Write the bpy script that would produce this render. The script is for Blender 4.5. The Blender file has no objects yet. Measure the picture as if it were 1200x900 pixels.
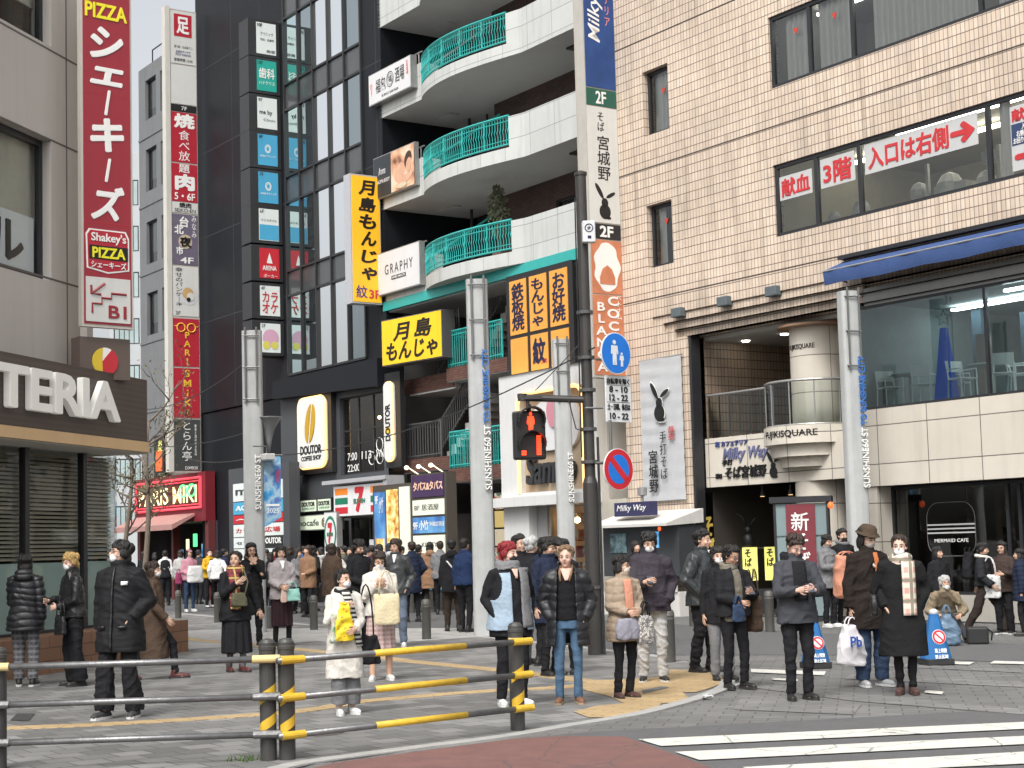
import bpy, bmesh, math, random
import numpy as np
from mathutils import Vector, Matrix, noise as mnoise
random.seed(7); np.random.seed(7)
S = bpy.context.scene
COL = S.collection
R = math.radians
# ---------------------------------------------------------------- camera
FPX, RO, SH, CAMZ = 1900.0, 0.0275, 31.0, 1.68
TH = math.atan(0.0836)
FWD = Vector((0, math.cos(TH), math.sin(TH)))
_u = Vector((0, -math.sin(TH), math.cos(TH)))
CR = Vector((math.cos(RO), 0, 0)) - _u * math.sin(RO)
CU = _u * math.cos(RO) + Vector((1, 0, 0)) * math.sin(RO)
CAM = Vector((0, 0, CAMZ))
cd = bpy.data.cameras.new('camera'); cam = bpy.data.objects.new('camera', cd); COL.objects.link(cam)
cd.sensor_width = 36; cd.lens = FPX / 1200 * 36; cd.shift_y = SH / 1200; cd.clip_start = .1; cd.clip_end = 3000
m = Matrix((CR, CU, -FWD)).transposed().to_4x4(); m.translation = CAM; cam.matrix_world = m
S.camera = cam
# ---------------------------------------------------------------- sky, sun, exposure (overcast)
W = bpy.data.worlds.new('World'); S.world = W; W.use_nodes = True
nt = W.node_tree; bg = nt.nodes['Background']
SUN_EL, SUN_AZ = R(52), R(200)
sky = nt.nodes.new('ShaderNodeTexSky'); sky.sky_type = 'NISHITA'; sky.sun_disc = False
sky.sun_elevation = SUN_EL; sky.sun_rotation = SUN_AZ; sky.dust_density = 6; sky.air_density = 1.0; sky.ozone_density = 1.0
hs = nt.nodes.new('ShaderNodeHueSaturation'); hs.inputs['Saturation'].default_value = .22
nt.links.new(sky.outputs[0], hs.inputs['Color']); nt.links.new(hs.outputs[0], bg.inputs['Color'])
bg.inputs['Strength'].default_value = .15
sl = bpy.data.lights.new('sun', 'SUN'); sl.energy = 1.05; sl.angle = R(15); sl.color = (1, .97, .93)
so = bpy.data.objects.new('sun', sl); COL.objects.link(so)
_d = Vector((math.sin(SUN_AZ) * math.cos(SUN_EL), math.cos(SUN_AZ) * math.cos(SUN_EL), math.sin(SUN_EL)))
so.rotation_euler = (-_d).to_track_quat('-Z', 'Y').to_euler(); so.location = (0, -20, 40)
S.view_settings.view_transform = 'Standard'; S.view_settings.look = 'None'; S.view_settings.gamma = 1; S.view_settings.use_curve_mapping = False
S.view_settings.exposure = 0.72
S.render.engine = 'CYCLES'
cy = S.cycles; cy.max_bounces = 6; cy.diffuse_bounces = 4; cy.glossy_bounces = 3; cy.transmission_bounces = 6; cy.transparent_max_bounces = 10
cy.use_denoising = True; cy.sample_clamp_indirect = 4; cy.caustics_reflective = False; cy.caustics_refractive = False
# ---------------------------------------------------------------- geometry of the view, used to find true positions
def ray(px, py): return FWD + CR * ((px - 600) / FPX) + CU * ((450 + SH - py) / FPX)
def grd(px, py, z=0.0):
    d = ray(px, py); t = (z - CAMZ) / d.z; return CAM + d * t
class Fr:
    """a frame standing on the ground: local x along a facade, y into it, z up"""
    def __init__(s, o, ang): s.o = Vector(o); s.a = ang; s.M = Matrix.Translation(s.o) @ Matrix.Rotation(ang, 4, 'Z'); s.I = s.M.inverted()
    def hit(s, px, py, y=0.0):
        c = s.I @ CAM; d = s.I.to_3x3() @ ray(px, py); t = (y - c.y) / d.y; p = c + d * t; return p.x, p.z
    def rect(s, x0, y0, x1, y1, y=0.0):   # image points of the upper left and lower right corner
        a, b = s.hit(x0, y0, y), s.hit(x1, y1, y); return a[0], b[0], b[1], a[1]
    def sub(s, x, y, z=0.0, da=0.0): return Fr(s.M @ Vector((x, y, z)), s.a + da)
# ---------------------------------------------------------------- materials
MATS = {}
def _n(t, k, **kw):
    n = t.nodes.new(k)
    for a, b in kw.items():
        if a in n.inputs: n.inputs[a].default_value = b
        else: setattr(n, a, b)
    return n
def mat(name, col, rough=.6, var=.12, scale=6, bump=0.0, bscale=60, metal=0, emit=0, streak=0, spec=.4, sheen=0, coat=0, fine=0):
    if name in MATS: return MATS[name]
    if var and not streak and name.split('_')[0] in ('panel', 'sign', 'amber', 'lemon', 'pizza', 'roadsign', 'store', 'shop', 'bollard'): streak = .16
    m = bpy.data.materials.new(name); m.use_nodes = True; t = m.node_tree; b = t.nodes['Principled BSDF']; L = t.links
    b.inputs['Roughness'].default_value = rough; b.inputs['Metallic'].default_value = metal; b.inputs['Specular IOR Level'].default_value = spec
    if sheen: b.inputs['Sheen Weight'].default_value = sheen
    if coat: b.inputs['Coat Weight'].default_value = coat
    tc = _n(t, 'ShaderNodeTexCoord'); src = tc.outputs['Object']
    c = (*col, 1)
    last = None
    if var:
        no = _n(t, 'ShaderNodeTexNoise'); no.inputs['Scale'].default_value = scale; no.inputs['Detail'].default_value = 6; no.inputs['Roughness'].default_value = .65
        L.new(src, no.inputs['Vector'])
        mx = _n(t, 'ShaderNodeMix', data_type='RGBA'); mx.inputs[6].default_value = (*[x * (1 - var * 1.6) for x in col], 1); mx.inputs[7].default_value = (*[min(1, x * (1 + var * 1.6)) for x in col], 1)
        L.new(no.outputs['Fac'], mx.inputs[0]); last = mx.outputs[2]
        rr = _n(t, 'ShaderNodeMapRange'); rr.inputs[3].default_value = max(0, rough - .08); rr.inputs[4].default_value = min(1, rough + .1)
        L.new(no.outputs['Fac'], rr.inputs[0]); L.new(rr.outputs[0], b.inputs['Roughness'])
    if streak:   # rain streaks and grime, running down
        mp = _n(t, 'ShaderNodeMapping'); mp.inputs['Scale'].default_value = (5, 5, .35); L.new(src, mp.inputs['Vector'])
        n2 = _n(t, 'ShaderNodeTexNoise'); n2.inputs['Scale'].default_value = 1.4; n2.inputs['Detail'].default_value = 7; L.new(mp.outputs[0], n2.inputs['Vector'])
        rp = _n(t, 'ShaderNodeMapRange'); rp.inputs[1].default_value = .5; rp.inputs[2].default_value = .75; rp.inputs[3].default_value = 0; rp.inputs[4].default_value = streak
        L.new(n2.outputs['Fac'], rp.inputs[0])
        m2 = _n(t, 'ShaderNodeMix', data_type='RGBA'); m2.inputs[7].default_value = (*[x * .45 for x in col], 1); m2.inputs[6].default_value = c
        L.new(rp.outputs[0], m2.inputs[0])
        if last: L.new(last, m2.inputs[6])
        last = m2.outputs[2]
    if last: L.new(last, b.inputs['Base Color'])
    else: b.inputs['Base Color'].default_value = c
    if emit:
        b.inputs['Emission Strength'].default_value = emit; b.inputs['Emission Color'].default_value = c
        if last: L.new(last, b.inputs['Emission Color'])
    if bump:
        n3 = _n(t, 'ShaderNodeTexNoise'); n3.inputs['Scale'].default_value = bscale; n3.inputs['Detail'].default_value = 4; L.new(src, n3.inputs['Vector'])
        bp = _n(t, 'ShaderNodeBump'); bp.inputs['Strength'].default_value = bump; bp.inputs['Distance'].default_value = .02; L.new(n3.outputs['Fac'], bp.inputs['Height']); L.new(bp.outputs[0], b.inputs['Normal'])
    MATS[name] = m; return m
def glass_mat(name, tint=(.90, .94, .94), refl=1.0, clear=.85, gcol=(.95, .97, .97)):
    """a window pane: clear with a fresnel reflection"""
    if name in MATS: return MATS[name]
    m = bpy.data.materials.new(name); m.use_nodes = True; t = m.node_tree; L = t.links; t.nodes.clear()
    out = _n(t, 'ShaderNodeOutputMaterial'); tr = _n(t, 'ShaderNodeBsdfTransparent'); tr.inputs[0].default_value = (*[x * clear for x in tint], 1)
    gl = _n(t, 'ShaderNodeBsdfGlossy'); gl.inputs['Roughness'].default_value = .02; gl.inputs['Color'].default_value = (*gcol, 1)
    fr = _n(t, 'ShaderNodeFresnel'); fr.inputs['IOR'].default_value = 1.5
    mu = _n(t, 'ShaderNodeMath', operation='MULTIPLY_ADD'); mu.inputs[1].default_value = 1.3 * refl; mu.inputs[2].default_value = .03 * refl; mu.use_clamp = True
    L.new(fr.outputs[0], mu.inputs[0])
    tc = _n(t, 'ShaderNodeTexCoord'); no = _n(t, 'ShaderNodeTexNoise'); no.inputs['Scale'].default_value = .7; L.new(tc.outputs['Object'], no.inputs['Vector'])
    bp = _n(t, 'ShaderNodeBump'); bp.inputs['Strength'].default_value = .06; bp.inputs['Distance'].default_value = .08; L.new(no.outputs['Fac'], bp.inputs['Height']); L.new(bp.outputs[0], gl.inputs['Normal'])
    mx = _n(t, 'ShaderNodeMixShader'); L.new(mu.outputs[0], mx.inputs[0]); L.new(tr.outputs[0], mx.inputs[1]); L.new(gl.outputs[0], mx.inputs[2]); L.new(mx.outputs[0], out.inputs[0])
    MATS[name] = m; return m
def brick_mat(name, c1, c2, mortar, bw, rh, ms=.006, rough=.6, offset=.5, axis='xz', rot=0, bump=.3, bias=0, var=.25, vscale=.6, spec=.3, streak=0):
    if name in MATS: return MATS[name]
    m = bpy.data.materials.new(name); m.use_nodes = True; t = m.node_tree; b = t.nodes['Principled BSDF']; L = t.links
    tc = _n(t, 'ShaderNodeTexCoord'); v = tc.outputs['Object']
    if axis == 'xz':
        sp = _n(t, 'ShaderNodeSeparateXYZ'); cb = _n(t, 'ShaderNodeCombineXYZ'); L.new(v, sp.inputs[0])
        ad = _n(t, 'ShaderNodeMath', operation='ADD'); L.new(sp.outputs[0], ad.inputs[0]); L.new(sp.outputs[1], ad.inputs[1])
        L.new(ad.outputs[0], cb.inputs[0]); L.new(sp.outputs[2], cb.inputs[1]); v = cb.outputs[0]
    elif rot:
        mp = _n(t, 'ShaderNodeMapping'); mp.inputs['Rotation'].default_value = (0, 0, rot); L.new(v, mp.inputs['Vector']); v = mp.outputs[0]
    br = _n(t, 'ShaderNodeTexBrick'); br.offset = offset; br.inputs['Scale'].default_value = 1; br.inputs['Mortar Size'].default_value = ms
    br.inputs['Brick Width'].default_value = bw; br.inputs['Row Height'].default_value = rh; br.inputs['Bias'].default_value = bias; br.inputs['Mortar Smooth'].default_value = .2
    br.inputs['Color1'].default_value = (*c1, 1); br.inputs['Color2'].default_value = (*c2, 1); br.inputs['Mortar'].default_value = (*mortar, 1)
    L.new(v, br.inputs['Vector'])
    no = _n(t, 'ShaderNodeTexNoise'); no.inputs['Scale'].default_value = vscale; no.inputs['Detail'].default_value = 8; no.inputs['Roughness'].default_value = .7; L.new(tc.outputs['Object'], no.inputs['Vector'])
    mr = _n(t, 'ShaderNodeMapRange'); mr.inputs[1].default_value = .3; mr.inputs[2].default_value = .7; mr.inputs[3].default_value = 1 - var; mr.inputs[4].default_value = 1 + var; L.new(no.outputs['Fac'], mr.inputs[0])
    mx = _n(t, 'ShaderNodeMix', data_type='RGBA', blend_type='MULTIPLY'); mx.inputs[0].default_value = 1
    L.new(br.outputs['Color'], mx.inputs[6]); L.new(mr.outputs[0], mx.inputs[7]); col = mx.outputs[2]
    if streak:
        mp = _n(t, 'ShaderNodeMapping'); mp.inputs['Scale'].default_value = (4, 4, .3); L.new(tc.outputs['Object'], mp.inputs['Vector'])
        n2 = _n(t, 'ShaderNodeTexNoise'); n2.inputs['Scale'].default_value = 1.2; n2.inputs['Detail'].default_value = 6; L.new(mp.outputs[0], n2.inputs['Vector'])
        rp = _n(t, 'ShaderNodeMapRange'); rp.inputs[1].default_value = .5; rp.inputs[2].default_value = .8; rp.inputs[3].default_value = 1; rp.inputs[4].default_value = 1 - streak; L.new(n2.outputs['Fac'], rp.inputs[0])
        m3 = _n(t, 'ShaderNodeMix', data_type='RGBA', blend_type='MULTIPLY'); m3.inputs[0].default_value = 1; L.new(col, m3.inputs[6]); L.new(rp.outputs[0], m3.inputs[7]); col = m3.outputs[2]
    L.new(col, b.inputs['Base Color']); b.inputs['Roughness'].default_value = rough; b.inputs['Specular IOR Level'].default_value = spec
    if bump:
        bp = _n(t, 'ShaderNodeBump'); bp.inputs['Strength'].default_value = bump; bp.inputs['Distance'].default_value = .01; bp.invert = True; L.new(br.outputs['Fac'], bp.inputs['Height']); L.new(bp.outputs[0], b.inputs['Normal'])
    MATS[name] = m; return m
def pattern_mat(name, kind, cols, scale=10, rough=.8, extra=None):
    """cloth or food prints: 'check', 'spots', 'blotch', 'wave'"""
    if name in MATS: return MATS[name]
    m = bpy.data.materials.new(name); m.use_nodes = True; t = m.node_tree; b = t.nodes['Principled BSDF']; L = t.links
    tc = _n(t, 'ShaderNodeTexCoord'); v = tc.outputs['Object']; b.inputs['Roughness'].default_value = rough
    def wave(direction, sc, th):
        w = _n(t, 'ShaderNodeTexWave', bands_direction=direction); w.inputs['Scale'].default_value = sc; L.new(v, w.inputs['Vector'])
        g = _n(t, 'ShaderNodeMath', operation='GREATER_THAN'); g.inputs[1].default_value = th; L.new(w.outputs['Fac'], g.inputs[0]); return g.outputs[0]
    def mixc(f, a, c):
        x = _n(t, 'ShaderNodeMix', data_type='RGBA'); L.new(f, x.inputs[0])
        for s, q in ((6, a), (7, c)):
            if isinstance(q, tuple): x.inputs[s].default_value = (*q, 1)
            else: L.new(q, x.inputs[s])
        return x.outputs[2]
    if kind == 'check':
        c = mixc(wave('X', scale, .55), cols[0], cols[1]); c = mixc(wave('Z', scale * .9, .6), c, cols[2])
        if len(cols) > 3: c = mixc(wave('Z', scale * .45, .93), c, cols[3]); c = mixc(wave('X', scale * .5, .93), c, cols[3])
    elif kind == 'stripe':
        c = mixc(wave(extra or 'X', scale, .5), cols[0], cols[1])
    else:
        if kind == 'spots':
            n = _n(t, 'ShaderNodeTexVoronoi'); n.inputs['Scale'].default_value = scale; L.new(v, n.inputs['Vector']); f = n.outputs['Distance']
        else:
            n = _n(t, 'ShaderNodeTexNoise'); n.inputs['Scale'].default_value = scale; n.inputs['Detail'].default_value = 5; L.new(v, n.inputs['Vector']); f = n.outputs['Fac']
        r = _n(t, 'ShaderNodeValToRGB'); e = r.color_ramp.elements; r.color_ramp.interpolation = 'CONSTANT' if kind != 'blotch' else 'LINEAR'
        k = len(cols); lo, hi = (.0, .75) if kind == 'spots' else (.33, .67)
        for i, q in enumerate(cols):
            p = lo + (hi - lo) * i / max(1, k - 1) if kind == 'blotch' else lo + (hi - lo) * i / k
            if i < 2: e[i].position = p; e[i].color = (*q, 1)
            else: x = e.new(p); x.color = (*q, 1)
        L.new(f, r.inputs[0]); c = r.outputs[0]
    L.new(c, b.inputs['Base Color'])
    if extra and kind == 'blotch': L.new(c, b.inputs['Emission Color']); b.inputs['Emission Strength'].default_value = extra
    MATS[name] = m; return m
# ---------------------------------------------------------------- mesh builder
class MB:
    def __init__(s): s.v = []; s.f = []; s.mi = []
    def add(s, vs, fs, m=0):
        k = len(s.v); s.v.extend([tuple(p) for p in vs]); s.f.extend([tuple(i + k for i in f) for f in fs]); s.mi.extend([m] * len(fs)); return s
    def box(s, x0, x1, y0, y1, z0, z1, m=0):
        if x0 > x1: x0, x1 = x1, x0
        if y0 > y1: y0, y1 = y1, y0
        if z0 > z1: z0, z1 = z1, z0
        v = [(x, y, z) for z in (z0, z1) for y in (y0, y1) for x in (x0, x1)]
        return s.add(v, [(0, 2, 3, 1), (4, 5, 7, 6), (0, 1, 5, 4), (2, 6, 7, 3), (0, 4, 6, 2), (1, 3, 7, 5)], m)
    def prism(s, poly, y0, y1, m=0, plane='xz'):
        n = len(poly); a = sum(poly[i][0] * poly[(i + 1) % n][1] - poly[(i + 1) % n][0] * poly[i][1] for i in range(n))
        if a < 0: poly = poly[::-1]
        if plane == 'xz': v = [(p[0], y0, p[1]) for p in poly] + [(p[0], y1, p[1]) for p in poly]
        elif plane == 'xy': v = [(p[0], p[1], y0) for p in poly] + [(p[0], p[1], y1) for p in poly]
        else: v = [(y0, p[0], p[1]) for p in poly] + [(y1, p[0], p[1]) for p in poly]
        fs = [tuple(range(n)), tuple(range(2 * n - 1, n - 1, -1))] + [(i, i + n, (i + 1) % n + n, (i + 1) % n) for i in range(n)]
        if plane == 'xy': fs = [f[::-1] for f in fs]
        return s.add(v, fs, m)
    def tube(s, pts, r, n=8, m=0, caps=True):
        pts = [Vector(p) for p in pts]; rs = r if isinstance(r, (list, tuple)) else [r] * len(pts)
        rings = []; N = len(pts); a = None
        for i, p in enumerate(pts):
            d = pts[min(i + 1, N - 1)] - pts[max(i - 1, 0)]; d = d.normalized() if d.length > 1e-9 else Vector((0, 0, 1))
            if a is None: a = d.cross(Vector((0, 0, 1)) if abs(d.z) < .9 else Vector((0, 1, 0)))
            a = (a - d * a.dot(d)).normalized(); b = a.cross(d)
            rings.append([p + (a * math.cos(2 * math.pi * k / n) + b * math.sin(2 * math.pi * k / n)) * rs[i] for k in range(n)])
        return s.rings(rings, m, caps)
    def rings(s, rings, m=0, caps=True):
        n = len(rings[0]); v = [p for q in rings for p in q]
        fs = [(i * n + k, i * n + (k + 1) % n, (i + 1) * n + (k + 1) % n, (i + 1) * n + k) for i in range(len(rings) - 1) for k in range(n)]
        if caps: fs += [tuple(range(n - 1, -1, -1)), tuple((len(rings) - 1) * n + k for k in range(n))]
        return s.add(v, fs, m)
    def lathe(s, prof, c=(0, 0), n=20, m=0, z0=0):
        return s.rings([[(c[0] + max(r, 1e-4) * math.cos(2 * math.pi * k / n), c[1] + max(r, 1e-4) * math.sin(2 * math.pi * k / n), z + z0) for k in range(n)] for r, z in prof], m)
    def ell(s, c, r, n=12, rot=None, m=0):
        c = Vector(c); rs = []
        k = max(5, n // 2)
        for i in range(k + 1):
            a = -math.pi / 2 + math.pi * i / k; ca = max(math.cos(a), .02)
            q = [Vector((r[0] * ca * math.cos(2 * math.pi * j / n), r[1] * ca * math.sin(2 * math.pi * j / n), r[2] * math.sin(a))) for j in range(n)]
            rs.append([c + (rot @ p if rot else p) for p in q])
        return s.rings(rs, m)
    def build(s, name, mats, parent=None, fr=None, smooth=False, label=None, cat=None, group=None, kind=None, bevel=0, auto=None):
        me = bpy.data.meshes.new(name); me.from_pydata(s.v, [], s.f)
        ms = mats if isinstance(mats, (list, tuple)) else [mats]
        for q in ms: me.materials.append(q)
        if len(ms) > 1: me.polygons.foreach_set('material_index', s.mi)
        if smooth: me.polygons.foreach_set('use_smooth', [True] * len(me.polygons))
        me.update()
        o = bpy.data.objects.new(name, me); COL.objects.link(o)
        if parent: o.parent = parent
        elif fr: o.matrix_world = fr.M
        if smooth == 'auto' or auto: 
            md = o.modifiers.new('a', 'EDGE_SPLIT'); md.split_angle = R(auto or 40)
        if bevel:
            md = o.modifiers.new('b', 'BEVEL'); md.width = bevel; md.segments = 2; md.limit_method = 'ANGLE'
        tag(o, label, cat, group, kind); return o
def tag(o, label=None, cat=None, group=None, kind=None):
    if label: o['label'] = label
    if cat: o['category'] = cat
    if group: o['group'] = group
    if kind: o['kind'] = kind
    return o
def thing(name, label, cat, fr, group=None):
    o = bpy.data.objects.new(name, None); COL.objects.link(o); o.matrix_world = fr.M; o.empty_display_size = .2
    return tag(o, label, cat, group)
def box(name, m, parent, x0, x1, y0, y1, z0, z1, **k): return MB().box(x0, x1, y0, y1, z0, z1).build(name, m, parent, **k)
# ---------------------------------------------------------------- lettering: real letter shapes lying on their sign
TEXTS = []
def text(parent, body, rect, m, y=-.004, bold=0.0, depth=.003, shear=0, vert=False, line=1.0, name='lettering', rot=0, space=1.0, keep=False, xf=None, fr=None, label=None, cat=None):
    """body fitted into rect = (x0, x1, z0, z1) of the sign's own plane, at depth y"""
    if vert: body = '\n'.join(body)
    c = bpy.data.curves.new(name, 'FONT'); c.body = body; c.align_x = 'CENTER'; c.offset = min(bold, .006); c.shear = shear; c.space_line = line; c.space_character = space; c.resolution_u = 3
    if depth: c.extrude = depth
    o = bpy.data.objects.new(name, c); COL.objects.link(o)
    TEXTS.append((o, parent, rect, m, y, rot, keep, xf, fr, label, cat, max(0, bold - .006), depth)); return o
def finish_texts():
    dg = bpy.context.evaluated_depsgraph_get()
    for o, parent, rect, m, y, rot, keep, xf, fr, label, cat, fat, dep in TEXTS:
        me = bpy.data.meshes.new_from_object(o.evaluated_get(dg)); n = len(me.vertices)
        nm = o.name; bpy.data.objects.remove(o)
        if not n: print('EMPTY TEXT', nm); continue
        co = np.empty(n * 3); me.vertices.foreach_get('co', co); co = co.reshape(-1, 3)
        fs = None
        if fat > .001:   # a heavier stroke: the letter repeated a hair aside
            fs0 = [tuple(p.vertices) for p in me.polygons]; sh = [(0, 0), (fat, 0), (-fat, 0), (0, fat), (0, -fat)]
            if fat > .012: sh += [(fat * .7, fat * .7), (-fat * .7, fat * .7), (fat * .7, -fat * .7), (-fat * .7, -fat * .7)]
            co = np.concatenate([co + np.array([a, c, .0006 * k]) for k, (a, c) in enumerate(sh)]); fs = [tuple(i + k * n for i in f) for k in range(len(sh)) for f in fs0]
        if rot == 90: co = np.stack([-co[:, 1], co[:, 0], co[:, 2]], 1)
        lo, hi = co.min(0), co.max(0); x0, x1, z0, z1 = rect
        sx = (x1 - x0) / max(hi[0] - lo[0], 1e-6); sz = (z1 - z0) / max(hi[1] - lo[1], 1e-6)
        if keep: sx = sz = min(sx, sz)
        cx, cz = (lo[0] + hi[0]) / 2, (lo[1] + hi[1]) / 2
        out = np.stack([(co[:, 0] - cx) * sx + (x0 + x1) / 2, y - co[:, 2], (co[:, 1] - cz) * sz + (z0 + z1) / 2], 1)
        if xf: out = xf(out)
        if fs:
            me = bpy.data.meshes.new(nm); me.from_pydata(out.tolist(), [], fs)
        else: me.vertices.foreach_set('co', out.ravel())
        me.materials.clear(); me.materials.append(m); me.update()
        q = bpy.data.objects.new(nm.split('.')[0], me); COL.objects.link(q)
        if parent: q.parent = parent
        elif fr: q.matrix_world = fr.M
        tag(q, label, cat)
# ================================================================ ground
A = R(-55.8)                       # the facade line of the north side of the street
T = Fr((8.8, 30.4, 0), A)
PAVE1 = brick_mat('paving_grey', (.122, .121, .117), (.225, .222, .214), (.07, .068, .064), .31, .295, ms=.008, axis='xy', rot=R(-34.2), var=.22, vscale=.5, rough=.7, bump=.4)
PAVE2 = brick_mat('paving_worn', (.128, .127, .123), (.168, .166, .16), (.07, .068, .064), .31, .2, ms=.008, axis='xy', rot=R(12), var=.2, vscale=.35, rough=.75, bump=.3)
ASPH = mat('asphalt', (.105, .105, .106), .85, .16, 3.0, .5, 120)
KERBM = mat('kerb_stone', (.33, .325, .31), .8, .2, 6, .3, 60)
REDM = mat('red_asphalt', (.17, .085, .075), .85, .25, 4, .5, 140)
WHITEP = mat('road_paint', (.55, .54, .49), .7, .18, 5, .3, 90)
def worn(m, under, lo, hi, sc, crack=.006):
    '''paint rubbed through to what lies under it'''
    t = m.node_tree; L = t.links; b = t.nodes['Principled BSDF']; src = b.inputs['Base Color'].links[0].from_socket; tc = t.nodes['Texture Coordinate']
    no = _n(t, 'ShaderNodeTexNoise'); no.inputs['Scale'].default_value = sc; no.inputs['Detail'].default_value = 9; no.inputs['Roughness'].default_value = .75; L.new(tc.outputs['Object'], no.inputs['Vector'])
    mr = _n(t, 'ShaderNodeMapRange'); mr.inputs[1].default_value = lo; mr.inputs[2].default_value = hi; L.new(no.outputs['Fac'], mr.inputs[0])
    vo = _n(t, 'ShaderNodeTexVoronoi', feature='DISTANCE_TO_EDGE'); vo.inputs['Scale'].default_value = 1.1; ad = _n(t, 'ShaderNodeMix', data_type='VECTOR'); ad.inputs[0].default_value = .12; L.new(tc.outputs['Object'], ad.inputs[4]); L.new(no.outputs['Color'], ad.inputs[5]); L.new(ad.outputs[1], vo.inputs['Vector'])
    lt = _n(t, 'ShaderNodeMath', operation='LESS_THAN'); lt.inputs[1].default_value = crack; L.new(vo.outputs['Distance'], lt.inputs[0]); mxm = _n(t, 'ShaderNodeMath', operation='MAXIMUM'); L.new(lt.outputs[0], mxm.inputs[0]); L.new(mr.outputs[0], mxm.inputs[1])
    v2 = _n(t, 'ShaderNodeTexVoronoi'); v2.inputs['Scale'].default_value = 2.3; L.new(tc.outputs['Object'], v2.inputs['Vector']); l2 = _n(t, 'ShaderNodeMath', operation='LESS_THAN'); l2.inputs[1].default_value = .05; L.new(v2.outputs['Distance'], l2.inputs[0]); m3 = _n(t, 'ShaderNodeMath', operation='MULTIPLY_ADD'); m3.inputs[1].default_value = .7; m3.use_clamp = True; L.new(l2.outputs[0], m3.inputs[0]); L.new(mxm.outputs[0], m3.inputs[2]); mxm = m3
    mx = _n(t, 'ShaderNodeMix', data_type='RGBA'); mx.inputs[7].default_value = (*under, 1); L.new(mxm.outputs[0], mx.inputs[0]); L.new(src, mx.inputs[6]); L.new(mx.outputs[2], b.inputs['Base Color'])
worn(WHITEP, (.2, .2, .19), .60, .72, 6); worn(ASPH, (.09, .09, .09), .56, .66, 1.3); worn(REDM, (.11, .075, .07), .55, .75, 2.2); worn(PAVE1, (.11, .108, .102), .56, .80, 1.1, 0); worn(PAVE2, (.105, .103, .10), .55, .78, .9, 0)
YTILE = brick_mat('tactile_yellow', (.42, .30, .155), (.47, .34, .18), (.25, .19, .11), .6, .075, ms=.013, axis='xy', rot=R(-34.2), var=.22, vscale=1.2, rough=.75, bump=.6)
PALE = brick_mat('pale_paving', (.30, .295, .28), (.36, .35, .335), (.25, .24, .23), .31, .295, ms=.008, axis='xy', rot=R(-34.2), var=.18, vscale=.8, rough=.75)
def sheet(name, pix, z, m, kind='structure', world=None):
    pts = [grd(*p) for p in pix] if world is None else [Vector((*q, 0)) for q in world]
    bm = bmesh.new(); vs = [bm.verts.new((p.x, p.y, z)) for p in pts]; f = bm.faces.new(vs)
    if f.normal.z < 0: pass
    bm.normal_update()
    if f.normal.z < 0: bmesh.ops.reverse_faces(bm, faces=[f])
    me = bpy.data.meshes.new(name); bm.to_mesh(me); bm.free(); me.materials.append(m)
    o = bpy.data.objects.new(name, me); COL.objects.link(o); o['kind'] = kind; return o
def flat(name, polys, z, m, kind='structure', fr=None):
    b = MB()
    for k, q in enumerate(polys):
        n = len(q); a = sum(q[i][0] * q[(i + 1) % n][1] - q[(i + 1) % n][0] * q[i][1] for i in range(n))
        if a < 0: q = q[::-1]
        b.add([(p[0], p[1], z) for p in q], [tuple(range(n))])
    return b.build(name, m, fr=fr, kind=kind)
def gp(*pix): return [tuple(grd(*p))[:2] for p in pix]
sheet('ground', None, 0, PAVE2, world=[(-500, -300), (500, -300), (500, 900), (-500, 900)])
kerb_pix = [(250, 925), (330, 905), (370, 896), (480, 881), (600, 865.5), (675, 852.5), (750, 840), (800, 827.5), (840, 815), (858, 806), (862, 798), (850, 790), (812, 778), (785, 770)]
kc = [grd(*p) for p in kerb_pix]
# plaza paving, a slab one brick thick behind the kerb
pl = [tuple(p)[:2] for p in kc] + gp((640, 754), (500, 739), (368, 731), (209, 718)) + [(-14, 47), (-30, 40), (-30, 3), (-4, 8)]
flat('plaza_paving', [pl], .012, PAVE1)
# kerb strip along the curve
def strip(name, pts, w0, w1, z0, z1, m, kind='structure'):
    L, N = [], len(pts)
    b = MB(); rings = []
    for i, p in enumerate(pts):
        d = (pts[min(i + 1, N - 1)] - pts[max(i - 1, 0)]); d.z = 0; d.normalize(); nrm = Vector((-d.y, d.x, 0))
        a, c = p + nrm * w0, p + nrm * w1
        rings.append([Vector((a.x, a.y, z0)), Vector((a.x, a.y, z1)), Vector((c.x, c.y, z1)), Vector((c.x, c.y, z0))])
    b.rings(rings); return b.build(name, m, kind=kind)
def smooth_line(pts, k=6):
    out = []
    for i in range(len(pts) - 1):
        p0, p1, p2, p3 = pts[max(i - 1, 0)], pts[i], pts[i + 1], pts[min(i + 2, len(pts) - 1)]
        for j in range(k):
            t = j / k; out.append(.5 * ((2 * p1) + (p2 - p0) * t + (2 * p0 - 5 * p1 + 4 * p2 - p3) * t * t + (3 * p1 - p0 - 3 * p2 + p3) * t ** 3))
    return out + [pts[-1]]
strip('kerb', smooth_line(kc[1:11], 4), 0, .17, -.02, .022, KERBM)
strip('kerb', smooth_line([grd(*p) for p in [(785, 771), (700, 761), (600, 750), (500, 741), (368, 733), (209, 719)]], 2), 0, .17, -.02, .02, KERBM)
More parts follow.
